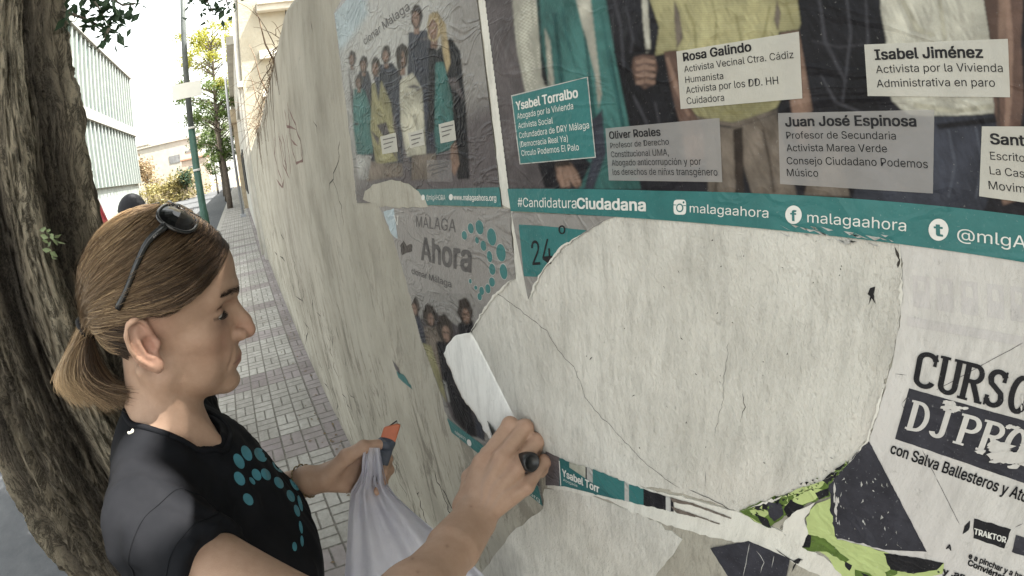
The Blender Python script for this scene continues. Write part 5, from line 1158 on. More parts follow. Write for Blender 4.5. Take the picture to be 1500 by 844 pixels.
# ribbed collar, sleeve seam
def rim(fn, lift=0.002):
    out = []
    for p, d in fn:
        h = SHIRT_BVH.ray_cast(Vector(p), Vector(d).normalized())
        if h[0] is not None: out.append(np.array(h[0]-Vector(d).normalized()*lift))
    return out
ring = []
c0 = NB+np.array((0, .019, .03))
for i in range(64):
    a = 2*math.pi*i/64; ring.append((c0+np.array((.060*math.cos(a), .060*math.sin(a), .10)), (0.02*math.cos(a), 0.02*math.sin(a), -1)))
pts_ = rim(ring, .001)
if len(pts_) > 20:
    mb = MB(); mb.tube(pts_+[pts_[0]], .0042, 8); mb.build('collar', SHIRT, shirt)
sr = []
ax1 = np.cross(UAx, (0, 0, 1)); ax1 /= np.linalg.norm(ax1); ax2 = np.cross(UAx, ax1); c0 = SR+UAx*.022
for i in range(60):
    a = 2*math.pi*i/60; dv = math.cos(a)*ax1+math.sin(a)*ax2; sr.append((c0+dv*.15, -dv))
sp_ = [p for p in rim(sr, .0004) if np.linalg.norm(p-c0) < .085]
mb = MB(); mb.tube(sp_, .0011, 6); mb.build('sleeve_seam', SHIRT, shirt)
hm = []
c0 = HEM-UAx*.016
for i in range(60):
    a = 2*math.pi*i/60; dv = math.cos(a)*ax1+math.sin(a)*ax2; hm.append((c0+dv*.15, -dv))
hp_ = [p for p in rim(hm, .0003) if np.linalg.norm(p-c0) < .09]
mb = MB(); mb.tube(hp_, .0009, 6); mb.build('hem_stitch', SHIRT, shirt)
# the blue dotted print, laid on the cloth
PRINT = mvar('blue_print', (.060, .215, .275), .6, 60, .14, .25, 900, .0006)
dots = [(683, 345, 20, 36, 28), (716, 310, 20, 36, 28), (776, 317, 22, 35, 38), (856, 362, 21, 37, 38), (925, 437, 17, 38, 24), (685, 420, 20, 33, 32), (740, 430, 9, 19, 36), (759, 403, 18, 28, 32), (800, 402, 18, 28, 34), (856, 438, 17, 28, 34), (908, 496, 15, 28, 26), (935, 560, 11, 27, 18), (723, 510, 19, 29, 34), (925, 716, 10, 20, 6), (949, 528, 8, 36, 14), (952, 632, 7, 28, 10), (957, 692, 7, 24, 4)]
mb = MB()
for (x, y, a, b, an) in dots:
    cx, cy_ = 120+x/2.972, 560+y/2.972; a /= 2.972; b /= 2.972; an = R(-an)
    rings = []
    for k, rr in enumerate((0.001, .35, .7, 1.0)):
        row = []
        for i in range(20):
            w = 2*math.pi*i/20; u, v = rr*a*math.cos(w), rr*b*math.sin(w)
            d = ray(cx+u*math.cos(an)-v*math.sin(an), cy_+u*math.sin(an)+v*math.cos(an))
            h = SHIRT_BVH.ray_cast(Vector(CP), Vector(d))
            row.append(None if h[0] is None or h[3] > .85 else np.array(h[0]+h[1]*.0006*(1 if h[1].dot(Vector(d)) < 0 else -1)))
        rings.append(row)
    for k in range(3):
        for i in range(20):
            q = [rings[k][i], rings[k][(i+1) % 20], rings[k+1][(i+1) % 20], rings[k+1][i]]
            if all(z is not None for z in q) and max(np.linalg.norm(q[i]-q[i-1]) for i in range(4)) < .03: mb.poly(q, 0, True)
mb.build('chest_print', PRINT, shirt)
# trousers and shoes (below the picture)
def sd_trousers(P):
    d = ell(P, (-.608, -.468, .90), (.172, .125, .135))
    for s in (-1, 1):
        d = smin(d, chain(P, [(-.608+s*.085, -.468, .84), (-.608+s*.095, -.455, .48), (-.608+s*.10, -.475, .09)], [.090, .062, .050], .02), .03)
    return smax(d, P[:, 2]-.93, .004)
V, F = nets(sd_trousers, (-.83, -.62, .02), (-.38, -.30, .98), .009)
DENIM = mvar('dark_denim', (.022, .026, .038), .85, 120, .25, .4, 700, .001)
place('trousers', npmesh('trousers', relax(V, F, 1), F), woman, [DENIM])
SHOE = mvar('shoe_canvas', (.05, .045, .045), .8)
for s in (-1, 1):
    def sd_shoe(P, s=s):
        c = -.608+s*.10
        d = smin(ell(P, (c, -.46, .045), (.040, .085, .05)), ell(P, (c, -.37, .030), (.042, .075, .036)), .03)
        return smax(d, .002-P[:, 2], .004)
    V, F = nets(sd_shoe, (-.608+s*.10-.06, -.58, -.01), (-.608+s*.10+.06, -.27, .12), .006)
    place('shoe', npmesh('shoe', relax(V, F, 1), F), woman, [SHOE])
# bracelet
BRASS = mvar('bracelet_metal', (.20, .15, .08), .35, 60, .3, .2, 400, .001, Metallic=.8)
mb = MB(); wax = (WL-EL)/np.linalg.norm(WL-EL); b1 = np.cross(wax, (0, 0, 1)); b1 /= np.linalg.norm(b1); b2 = np.cross(wax, b1)
c0 = WL-wax*.004
for i in range(30):
    a = 2*math.pi*i/30; a2 = a+.17
    f_ = lambda w, k: c0+(.0272+.0016*k)*(math.cos(w)*b1+math.sin(w)*b2)+wax*(.0035*math.sin(w*2+1)+.0014*k)
    mb.tube([f_(a-.03, (-1)**i), f_((a+a2)/2, 0.4), f_(a2+.03, -(-1)**i)], [.0009, .0016, .0009], 6)
mb.build('bracelet', BRASS, woman)
# ------------------------------------------------------------------ her hair, in the head's own coordinates
HC = np.array((0, -.0005, .046)); HRAD = np.array((.0835, .0990, .0965))
HLphi = np.array([-180, -140, -115, -98, -69, -43, -12, 0, 12, 43, 69, 98, 112, 140, 180.])
HLel = np.array([-50, -54, -38, -7, -8, 12, 29, 30, 29, 11, -7, -4, -38, -54, -54.])
def hl(phi): return np.interp((phi+180) % 360-180, HLphi, HLel)
def hdir(phi, el):
    p = np.radians(phi); e = np.radians(el); return np.stack([np.sin(p)*np.cos(e), np.cos(p)*np.cos(e), np.sin(e)], -1)
def hrad(d): return 1/np.sqrt(((d/HRAD)**2).sum(-1))
def sd_cap(P):
    q = (P-HC).astype(np.float32)
    d = ell(q, (0, 0, 0), HRAD-.0025)
    r = np.sqrt((q*q).sum(1))+1e-9
    phi = np.degrees(np.arctan2(q[:, 0], q[:, 1])); el = np.degrees(np.arcsin(q[:, 2]/r))
    return smax(d, (hl(phi)+1.5-el)*.0014, .003)
V, F = nets(sd_cap, (-.10, -.12, -.06), (.10, .12, .16), .0035)
t = NT('hair_under'); CAPM = t.fin(t.ramp(t.noise(260, 4, .7), [(.3, (.018, .012, .009)), (.7, (.05, .034, .022))]), .6, t.bump(t.noise(300, 3), .5, .002), .3)
hairo = place('hair', npmesh('hair', fromh(relax(V, F, 1)), F), woman, [CAPM])
TIE = np.array((.004, -.101, -.002))
strands = []; scol = []; swid = []
def lock(phi, el): return math.sin(phi*.21+el*.33)+math.sin(phi*.11-el*.47+1.7)+.6*math.sin(el*1.3+phi*.5)
def hcol(back, r):
    """brown in front, dyed lighter towards the back"""
    dark = np.array((.024, .016, .0115)); mid = np.array((.110, .067, .038)); lt = np.array((.50, .36, .215))
    b = min(1, max(0, back))
    c = dark+(mid-dark)*min(1, b*2) if b < .5 else mid+(lt-mid)*(b*2-1)
    return c*(.70+.6*r)
NS = 13
def scalp_strand(ph0, el0, kind):
    s = 1 if ph0 >= 0 else -1
    if kind == 'front': s = 1 if random.random() < .8 else -1
    u = np.linspace(0, 1, NS)
    end = s*178.0
    L0 = lock(ph0, el0)
    phi = ph0+(end-ph0)*u**.95
    pw = random.uniform(1.05, 1.6) if kind != 'front' else random.uniform(.75, 1.3)
    elT = -22+random.gauss(0, 3.5)
    el = el0+(elT-el0)*u**pw
    if kind == 'front':
        el = el-26*np.sin(np.pi*np.clip(u*1.5, 0, 1))*np.clip((55-el0)/40, 0, 1)*random.uniform(.5, 1.0)
    el = el+2.2*np.sin(u*3.1+L0*1.7)*np.sin(np.pi*u)
    m = hl(phi)+.1+1.6*abs(math.sin(L0*1.3+ph0))+.6*random.random()
    gate = np.abs(phi) < 112
    el = np.where(gate, np.maximum(el, m), el)
    d = hdir(phi, el)
    off = .0024*L0*np.sin(np.pi*u)+random.uniform(-.0022, .0016)
    r = hrad(d)+off-.0022*np.exp(-u*14)+.007*np.exp(-((np.abs(phi)/38)**2))*np.clip((el-18)/16, 0, 1)*(1-np.exp(-u*8))
    P = HC+d*r[:, None]
    k = np.clip((u-.80)/.20, 0, 1)[:, None]; k = k*k*(3-2*k)
    tie = TIE+np.array((random.gauss(0, .006), random.gauss(0, .003), random.gauss(0, .007)))
    P = P*(1-k)+tie*k
    for _ in range(1): P[1:-1] = (P[:-2]+2*P[1:-1]+P[2:])/4
    return P, u, L0
def add(P, cols, w):
    strands.append(P); scol.append(cols); swid.append(w)
def scalp(n):
    for i in range(n):
        kind = 'front' if random.random() < .42 else 'top'
        if kind == 'front': ph0 = random.uniform(-38, 24); el0 = hl(ph0)+abs(random.gauss(0, 1))*7
        else:
            ph0 = random.uniform(5, 165)*(1 if random.random() < .82 else -1); el0 = hl(ph0)+random.random()**1.2*(88-hl(ph0))
        P, u, L0 = scalp_strand(ph0, el0, kind)
        r = random.random(); lk = .5+.22*L0
        hi = np.clip((P[:, 2]-.02)/.12, 0, 1)  # crown lightened towards the top, a sunlit look painted into the strands
        back = np.clip((-P[:, 1]+.055)/.15, 0, 1)
        b = back*(.64+.50*hi)+.50*(lk-.5)+random.gauss(0, .16)
        add(P, np.array([hcol(bb, r) for bb in b]), random.uniform(.00020, .00038))
scalp(9600)
# nape, up to the tie
for i in range(650):
    s = 1 if random.random() < .75 else -1
    ph0 = s*random.uniform(106, 179); el0 = hl(ph0)+random.uniform(-2, 10)
    u = np.linspace(0, 1, NS); phi = ph0+(s*178-ph0)*u; el = el0+(-22-el0)*u
    d = hdir(phi, el); P = HC+d*(hrad(d)+random.uniform(-.004, .0015))[:, None]
    k = np.clip((u-.6)/.4, 0, 1)[:, None]; P = P*(1-k)+(TIE+np.array((random.gauss(0, .006), 0, random.gauss(0, .006))))*k
    r = random.random(); add(P, np.array([hcol(.10+.12*random.random(), r)]*NS), random.uniform(.0003, .0005))
# pony tail
def bez(p, u):
    u = u[:, None]; return p[0]*(1-u)**3+3*p[1]*u*(1-u)**2+3*p[2]*u*u*(1-u)+p[3]*u**3
for i in range(3000):
    s = random.random(); x = random.gauss(0, 1)*.013
    q = 1-abs(x)/.05
    lk_ = math.sin(i*12.9898)*.5+.5; e0 = hx(92+118*s+random.gauss(0, 8), 570+16*math.sin(s*2.6)+random.gauss(0, 8)-6*math.sin(s*19), x*1.1+.008+.012*s)
    m1 = hx(106+38*s, 497+6*s, x*.7+.006); m2 = hx(66+84*s*q, 566+2*s, x*1.3+.006)
    p0 = TIE+np.array((random.gauss(0, .006), random.gauss(0, .003), random.gauss(0, .006)))
    u = np.linspace(0, 1, NS); P = bez((p0, m1, m2, e0), u)
    P += .0016*np.sin(u*7+i)[:, None]*np.array((0, 1, .6))*u[:, None]
    r = random.random(); bb = .86-.62*s+.12*np.sin(i*.37)+random.gauss(0, .10)
    add(P, np.array([hcol(bb+.20*k, r) for k in u]), random.uniform(.00026, .00046))
# the loose lock in front of it and a few stray hairs
for i in range(0):
    j = random.gauss(0, 2.2)
    ctl = [hx(152+j*.6, 420, .070), hx(150+j, 478, .066), hx(162+j, 520, .062), hx(184+j, 556, .058), hx(225+j*1.5, 580+j, .058), hx(262+j*3, 592+j*1.5, .060)]
    n = 6 if i % 3 == 0 else 5
    tt = np.linspace(0, n-1, NS); P = np.stack([np.interp(tt, range(n), [c[k] for c in ctl[:n]]) for k in range(3)], 1)
    for _ in range(2): P[1:-1] = (P[:-2]+2*P[1:-1]+P[2:])/4
    r = random.random(); add(P, np.array([hcol(.78+random.gauss(0, .1), r)]*NS), .00040)
for i in range(620):
    ph0 = random.uniform(-20, 175); el0 = random.uniform(max(hl(ph0), 0), 80)
    P, u, L0 = scalp_strand(ph0, el0, 'top')
    lift = random.uniform(.001, .009)*np.sin(np.pi*u*random.uniform(.6, 1.0))**2
    dv = (P-HC)/np.linalg.norm(P-HC, axis=1)[:, None]; P = P+dv*lift[:, None]
    add(P, np.array([hcol(.6, random.random())]*NS), .00022)
for i in range(420):     # baby hairs along the hairline
    ph = random.uniform(2, 112); el = hl(ph)+random.uniform(-1, 3); d0 = hdir(np.array([ph, ph+4+6*random.random(), ph+9+9*random.random(), ph+14+12*random.random()]), np.array([el, el-random.uniform(0, 4), el-random.uniform(-1, 6), el-random.uniform(-2, 7)]))
    P4 = HC+d0*(hrad(d0)-np.array((.005, .0035, .003, .003)))[:, None]; P = bez(P4, np.linspace(0, 1, NS)); add(P, np.array([hcol(.22, random.random())]*NS), .00019)
for i in range(0):      # wisps at the temple and ear
    a = np.array((.071, .018-.02*random.random(), .030)); b = np.array((.077, .026-.03*random.random(), .0+.02*random.random())); c = np.array((.074+.004*random.random(), .010+.015*random.random(), -.03*random.random()))
    P = bez((a, (a+b)/2+(.002, 0, 0), b, c), np.linspace(0, 1, NS)); add(P, np.array([hcol(.35, random.random())]*NS), .00020)
BODY_BVH = BVHTree.FromPolygons([tuple(v) for v in BODY_V], [tuple(f) for f in BODY_F])
def on_skin(px, py, lift, fallback):
    h = BODY_BVH.ray_cast(Vector(CP), Vector(ray(px, py)))
    p = fallback if h[0] is None or h[3] > .8 else np.array(h[0])-ray(px, py)*lift
    return toh(np.array([p]))[0].astype(float)
for i in range(0):
    j = random.gauss(0, 6.0); fb_ = fromh(hx(160, 520, .062))
    ctl = [hx(172+j, 385, .0825), hx(157+j*.8, 430, .079), hx(151+j*.8, 478, .074), hx(160+j, 520, .068)]+[on_skin(*q, .0025+.002*random.random(), fb_) for q in ((183+j, 556), (214+j*1.6, 575+j*.5))]
    n = 6 if i % 3 else 5; tt = np.linspace(0, n-1, NS); P = np.stack([np.interp(tt, range(n), [c[k] for c in ctl[:n]]) for k in range(3)], 1)
    for _ in range(2): P[1:-1] = (P[:-2]+2*P[1:-1]+P[2:])/4
    add(P, np.array([hcol(.55+random.gauss(0, .16), random.random())]*NS), .00024)
def strand_mesh(name, SP, SC, SW):
    SP = np.array(SP); SC = np.array(SC); SW = np.array(SW); n, k, _ = SP.shape
    T = np.gradient(SP, axis=1); T /= np.linalg.norm(T, axis=2, keepdims=True)+1e-12
    A = np.cross(T, np.array((.31, .23, .92))); A /= np.linalg.norm(A, axis=2, keepdims=True)+1e-12; B = np.cross(T, A)
    tp = np.linspace(0, 1, k); prof = np.clip(1.15-tp**4*.9, .2, 1)
    VV = []
    for j in range(3):
        w = 2*math.pi*j/3; VV.append(SP+(math.cos(w)*A+math.sin(w)*B)*(SW[:, None, None]*prof[None, :, None]))
    Vv = np.stack(VV, 2).reshape(-1, 3)
    base = (np.arange(n)[:, None, None]*k+np.arange(k-1)[None, :, None])*3
    j = np.arange(3)[None, None, :]; j2 = (j+1) % 3
    Q = np.stack([base+j, base+j2, base+3+j2, base+3+j], -1).reshape(-1, 4)
    me = npmesh(name, fromh(Vv), Q); vcol(me, 'tone', np.repeat(SC.reshape(-1, 3), 3, 0)); return me
eb_p, eb_c, eb_w = [], [], []
for s in (-1, 1):
    for i in range(150):
        u_ = random.random(); a_ = .0085+.043*u_; z_ = .0450+.10*(a_-.012)-3.6*(a_-.030)**2+random.gauss(0, .0021)*(1-.6*u_)
        o_ = fromh((s*a_*1.5, .25, z_)); t_ = fromh((s*a_*.75, .0, z_)); dv = Vector(t_-o_).normalized(); h = BODY_BVH.ray_cast(Vector(o_), dv)
        if h[0] is None: continue
        q = toh(np.array([np.array(h[0])]))[0].astype(float); L_ = random.uniform(.004, .0075); dd = np.array((s*.75, -.50, .45*(1-1.7*u_))); dd /= np.linalg.norm(dd); nn = toh(np.array([np.array(h[0]+h[1]*.001)]))[0].astype(float)-q; nn = nn/np.linalg.norm(nn)*(1 if nn[1] > 0 else -1)
        w_ = np.linspace(0, 1, NS)[:, None]; eb_p.append(q+nn*.0003+dd*L_*w_+nn*(.0011*np.sin(np.pi*w_*.8))); eb_c.append(np.tile(np.array((.050, .034, .025)), (NS, 1))); eb_w.append(.00017)
place('eyebrow', strand_mesh('eyebrow', eb_p, eb_c, eb_w), woman, [LASH])
t = NT('hair_strand')
HAIRM = t.fin(t.attr('tone'), .42, None, .38)
place('hair_strands', strand_mesh('hair_strands', strands, scol, swid), hairo, [HAIRM])
# the black band
mb = MB(); ta = np.array((.1, -.75, -.65)); ta /= np.linalg.norm(ta); b1 = np.cross(ta, (1, 0, 0)); b1 /= np.linalg.norm(b1); b2 = np.cross(ta, b1)
mb.tube([fromh(TIE+ta*.003+.0125*(math.cos(w)*b1+math.sin(w)*b2)) for w in np.linspace(0, 2*math.pi, 25)], .0042, 10)
mb.build('hair_tie', mvar('hair_tie_elastic', (.015, .015, .017), .8, 200, .3, .5), hairo)

# ------------------------------------------------------------------ sunglasses pushed up on her head
gy = np.array((0, .42, .9)); gy /= np.linalg.norm(gy); gx = np.array((1., 0, 0)); gz = np.cross(gx, gy); gz = -gz if gz[1] > 0 else gz
GC = np.array((.0, .0285, .1345))
def gp(x, y, z): return fromh(GC+gx*x+gy*(y-3.2*x*x)+gz*z)
glasses = empty('sunglasses', tuple(gp(0, 0, 0)), 'black sunglasses pushed up on the top of the woman\'s brown hair', 'sunglasses')
FRAME = mvar('black_acetate', (.010, .010, .011), .22, 60, .2, .03, spec=.6)
tl = NT('dark_lens'); LENS = tl.fin((.006, .006, .007), .10, None, .22)
def outline(s, k=1.0, n=44):
    out = []
    for i in range(n):
        w = 2*math.pi*i/n; c, q = math.cos(w), math.sin(w)
        x = .0300*k*np.sign(c)*abs(c)**.72; z = .0222*k*np.sign(q)*abs(q)**.72
        z += .0035*(x/.03)*(1 if z > 0 else -.2); x *= 1-.10*(z < 0)*abs(z)/.02
        out.append((s*(.0335+x), z))
    return out
for s in (1, -1):
    mb = MB(); o = outline(s, .97)
    for (k0, k1) in ((0.0, .4), (.4, .75), (.75, 1.0)):
        for i in range(len(o)):
            a, b = o[i], o[(i+1) % len(o)]; cx = s*.0335
            q = [(cx+(p[0]-cx)*k, p[1]*k) for p, k in ((a, k0), (b, k0), (b, k1), (a, k1))]
            dome = lambda p: .0045*(1-((p[0]-cx)/.029)**2-(p[1]/.022)**2)
            mb.poly([gp(p[0], dome(p)+.001, p[1]) for p in (q if k0 > 0 else [q[0], q[2], q[3]])], 0, True)
    mb.build('lens', LENS, glasses)
mb = MB()
for s in (1, -1):
    o = outline(s, 1.03); o = o+[o[0], o[1]]
    mb.tube([gp(p[0], .0005, p[1]) for p in o], .0022, 8, cap=False)
mb.tube([gp(-.007, .001, .006), gp(0, .003, .0085), gp(.007, .001, .006)], .0026, 8)
mb.build('frame', FRAME, glasses)
for s in (1, -1):
    mb = MB()
    p = [(GC+gx*s*.0640+gy*(-3.2*.0041)+gz*.008), np.array((s*.0725, -.004, .112)), np.array((s*.0815, -.0165, .086)), np.array((s*.0850, -.0265, .063)), np.array((s*.0845, -.0385, .044))]
    tt = np.linspace(0, 4, 17); P = np.stack([np.interp(tt, range(5), [c[k] for c in p]) for k in range(3)], 1)
    for _ in range(3): P[1:-1] = (P[:-2]+2*P[1:-1]+P[2:])/4
    mb.tube([fromh(q) for q in P], list(np.interp(np.linspace(0, 1, 17), [0, .15, .7, 1], [.0050, .0042, .0036, .0042])), 10)
    tm = mb.build('temple_arm', FRAME, glasses)
    if s == 1:
        st = MB()
        for k, fr in enumerate((.02, .06, .10, .20, .24, .28)):
            q = P[0]+(P[4]-P[0])*fr*2.4+np.array((s*.0034, 0, 0)); st.tube([fromh(q), fromh(q+np.array((s*.0006, 0, 0)))], .0011, 8)
        st.build('stud', mvar('silver_stud', (.6, .6, .6), .2, 50, .1, 0, Metallic=1.0), tm)
# ------------------------------------------------------------------ vegetation
def leaves(ctrs, nrm_jit, size, seed=0, droop=.3):
    """many small folded leaves; returns verts, faces"""
    g = np.random.default_rng(seed); n = len(ctrs)
    d = g.normal(size=(n, 3)); d[:, 2] = d[:, 2]*.6-droop; d /= np.linalg.norm(d, axis=1)[:, None]
    a = g.normal(size=(n, 3)); a[:, 2] *= nrm_jit; s = np.cross(d, a); s /= np.linalg.norm(s, axis=1)[:, None]+1e-9; nn = np.cross(s, d)
    L = (size*g.uniform(.6, 1.3, n))[:, None]; w = L*.26
    v = np.stack([ctrs, ctrs+d*L*.45+s*w+nn*L*.08, ctrs+d*L, ctrs+d*L*.45-s*w+nn*L*.08, ctrs+d*L*.5-nn*L*.03], 1)
    b = np.arange(n)[:, None]*5
    f = np.concatenate([b+np.array([[0, 1, 4]]), b+np.array([[1, 2, 4]]), b+np.array([[2, 3, 4]]), b+np.array([[3, 0, 4]])])
    return v.reshape(-1, 3), f
def leafmat(name, c0, c1, trans=.35):
    t = NT(name); c = t.ramp(t.noise(3.5, 3, .7), [(.3, c0), (.7, c1)]); c = t.mix(.35, c, t.ramp(t.noise(40, 2), [(.3, tuple(x*.5 for x in c0)), (.7, tuple(min(1, x*1.5) for x in c1))]))
    t.fin(c, .5, None, .35)
    tr = t.n('ShaderNodeBsdfTranslucent'); t.l(c, tr.inputs[0]); mx = t.n('ShaderNodeMixShader'); mx.inputs[0].default_value = trans
    t.l(t.b.outputs[0], mx.inputs[1]); t.l(tr.outputs[0], mx.inputs[2]); t.l(mx.outputs[0], t.out.inputs[0]); return t.m
LEAFD = leafmat('dark_leaf', (.020, .045, .030), (.055, .095, .050))
LEAFY = leafmat('yellow_leaf', (.15, .17, .03), (.32, .31, .05), .5)
LEAFG = leafmat('green_leaf', (.045, .085, .025), (.11, .16, .035), .4)
# --- the old tree behind her: fluted, furrowed trunk
t = NT('furrowed_bark')
w_ = t.noise(3.0, 4, .6)
vv = t.attr('uvb')
uz = t.sep(vv)[2]
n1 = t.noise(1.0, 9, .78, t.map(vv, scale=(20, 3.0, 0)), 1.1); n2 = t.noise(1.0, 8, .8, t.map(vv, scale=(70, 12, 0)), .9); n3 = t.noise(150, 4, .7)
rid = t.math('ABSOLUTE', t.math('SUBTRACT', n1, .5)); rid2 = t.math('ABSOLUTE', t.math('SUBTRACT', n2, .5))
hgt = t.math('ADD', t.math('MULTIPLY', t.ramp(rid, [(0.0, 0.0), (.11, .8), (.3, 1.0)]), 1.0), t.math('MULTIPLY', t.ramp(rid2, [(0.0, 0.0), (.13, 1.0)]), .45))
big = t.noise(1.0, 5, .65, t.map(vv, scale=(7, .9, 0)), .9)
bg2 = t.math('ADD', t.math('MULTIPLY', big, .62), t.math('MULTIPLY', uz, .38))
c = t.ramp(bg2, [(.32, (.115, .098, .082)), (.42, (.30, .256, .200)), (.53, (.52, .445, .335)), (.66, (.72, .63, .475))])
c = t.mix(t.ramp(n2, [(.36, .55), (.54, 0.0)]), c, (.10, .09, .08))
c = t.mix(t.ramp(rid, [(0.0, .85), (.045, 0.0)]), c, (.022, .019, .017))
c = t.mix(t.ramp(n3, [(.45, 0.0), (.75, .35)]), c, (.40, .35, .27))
nb_ = t.bump(hgt, 1.0, .030); nb_ = t.bump(n3, .4, .004, nb_)
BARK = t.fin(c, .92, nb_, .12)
TX, TY = -1.60, -1.045
tree = empty('tree', (TX, TY, -.10), 'big old tree with a deeply furrowed twisting trunk behind the woman', 'tree')
na, nz = 420, 420
zz = np.linspace(-.14, 3.4, nz); th = np.linspace(0, 2*math.pi, na, endpoint=False)
Z, TH = np.meshgrid(zz, th, indexing='ij')
def vnoise(x, y, seed):
    g = np.random.default_rng(seed); G = g.random((64, 64)); xi = np.floor(x).astype(int); yi = np.floor(y).astype(int); fx = x-xi; fy = y-yi
    fx = fx*fx*(3-2*fx); fy = fy*fy*(3-2*fy); px = lambda i, j: G[i % 64, j % 64]
    return (px(xi, yi)*(1-fx)+px(xi+1, yi)*fx)*(1-fy)+(px(xi, yi+1)*(1-fx)+px(xi+1, yi+1)*fx)*fy
def fbm(x, y, seed, o=4):
    s = 0; a = .5
    for i in range(o): s = s+a*(vnoise(x, y, seed+i)-.5); x = x*2; y = y*2; a *= .55
    return s
tw = TH+.30*np.sin(Z*.9+.5)+.16*Z
rad = np.interp(Z, [-.14, .1, .45, .8, 1.3, 1.85, 2.4, 3.4], [.50, .40, .352, .326, .300, .262, .236, .205])
fl = .030*np.cos(5*tw+.8)+.026*np.cos(8*tw+1.9+.6*Z)+.014*np.cos(13*tw-1.1*Z)
# the bole that swells at eye height on the street side, the deep cleft
cleft = -.085*np.exp(-(((tw-(-.20)+math.pi) % (2*math.pi)-math.pi)/.13)**2)
U = np.stack([np.cos(tw), np.sin(tw)], -1)
per = tw/(2*math.pi)
fur = fbm(tw*64/(2*math.pi)*.5+3, Z*3.0, 11, 5)*.050
fur2 = -np.abs(fbm(tw*64/(2*math.pi), Z*4.2+fbm(tw*8, Z*2, 5)*4, 21, 4))*.135
swell = .034*np.exp(-((Z-1.98)/.22)**2)*np.exp(-(((TH-R(65)+math.pi) % (2*math.pi)-math.pi)/.55)**2)
rad = rad+fl+cleft+fur+fur2+swell
lean = np.stack([TX+.02*np.sin(Z*1.1), TY-.03*(Z-1.6)], -1)
Vt = np.stack([lean[..., 0]+rad*np.cos(TH), lean[..., 1]+rad*np.sin(TH), Z], -1).reshape(-1, 3)
i = np.arange(nz-1)[:, None]*na; j = np.arange(na)[None, :]; j2 = (j+1) % na
Ft = np.stack([i+j, i+j2, i+na+j2, i+na+j], -1).reshape(-1, 4)
me = npmesh('trunk', Vt, Ft)
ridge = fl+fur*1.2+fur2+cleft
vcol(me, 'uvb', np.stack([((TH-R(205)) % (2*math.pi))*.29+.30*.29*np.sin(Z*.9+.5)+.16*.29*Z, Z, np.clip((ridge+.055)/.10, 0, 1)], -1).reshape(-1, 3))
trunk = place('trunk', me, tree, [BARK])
# limbs and the crown overhead, made dense for shade
mb = MB(); tips = []
def limb(p, d, L, r, lev):
    d = np.array(d, float); d /= np.linalg.norm(d); pts = [np.array(p, float)]; n = 7
    for k in range(n):
        d = d+np.array((random.gauss(0, .13), random.gauss(0, .13), random.gauss(.03, .09))); d /= np.linalg.norm(d); pts.append(pts[-1]+d*L/n)
    mb.tube(pts, list(np.linspace(r, r*.45, n+1)), 9)
    if lev == 0: tips.append((pts[-1], pts[n//2])); return
    for k in range(4 if lev > 1 else 3):
        dd = d+np.array((random.gauss(0, .7), random.gauss(0, .7), random.gauss(.05, .35))); limb(pts[n-(k % 4)], dd, L*.66, r*.48, lev-1)
for d, L, r in [((.35, .75, .75), 2.2, .13), ((-.6, .5, .9), 2.1, .12), ((.5, -.3, 1.0), 2.1, .13), ((-.3, -.8, .9), 2.2, .12), ((.9, .4, .6), 2.0, .11), ((0, .1, 1), 2.2, .12)]:
    limb((TX, TY, 3.25), d, L, r, 2)
mb.build('limb', BARK, tree)
cl = []
for a, b in tips:
    for k in range(3):
        c0 = a+(b-a)*random.random()*.8; cl.append(c0+rng.normal(size=(84, 3))*np.array((.26, .26, .18)))
cl = np.concatenate(cl); cl = cl[cl[:, 2] > 3.0]
# hanging sprigs that come into the top of the picture
def sprig(path, n, spread, out):
    path = [np.array(p) for p in path]; mbs = MB(); mbs.tube(path, list(np.linspace(.006, .0018, len(path))), 6)
    tt = rng.random(n)*(len(path)-1); k = np.minimum(tt.astype(int), len(path)-2); f = (tt-k)[:, None]; PA = np.array(path)
    mbs.build('twig', BARK, tree); out.append(PA[k]*(1-f)+PA[k+1]*f+rng.normal(size=(n, 3))*spread)
sp = []
sprig([Pp(90, 15, 1.75), Pp(125, 28, 1.72), Pp(150, 40, 1.70), Pp(172, 45, 1.69)], 60, .022, sp)
sprig([Pp(60, -60, 1.8), Pp(120, -25, 1.75), Pp(145, 12, 1.7), Pp(160, 40, 1.66)], 60, .022, sp)
sprig([Pp(100, -50, 1.8), Pp(150, -10, 1.75), Pp(180, 8, 1.72), Pp(205, 5, 1.70)], 70, .028, sp)
sprig([Pp(270, -90, 2.0), Pp(290, -40, 2.0), Pp(300, -5, 1.98), Pp(312, 18, 1.95)], 75, .034, sp)
sprig([Pp(320, -90, 2.1), Pp(325, -40, 2.0), Pp(330, -5, 1.98), Pp(336, 16, 1.95)], 55, .024, sp)
sprig([Pp(160, 40, 1.66), Pp(155, 52, 1.66), Pp(153, 60, 1.66)], 8, .012, sp)
cs = np.concatenate(sp)
cc = np.array((-.6, .55, 4.75)); m_ = rng.normal(size=(900, 3)); m_ /= np.linalg.norm(m_, axis=1)[:, None]; m_ = cc+m_*(rng.random(900)**.45)[:, None]*np.array((3.0, 2.3, .75)); m_ = m_[:420]  # unseen foliage added over the wall to keep the sun off below
cl = np.concatenate([cl]+[q+rng.normal(size=(58, 3))*np.array((.24, .24, .15)) for q in m_])
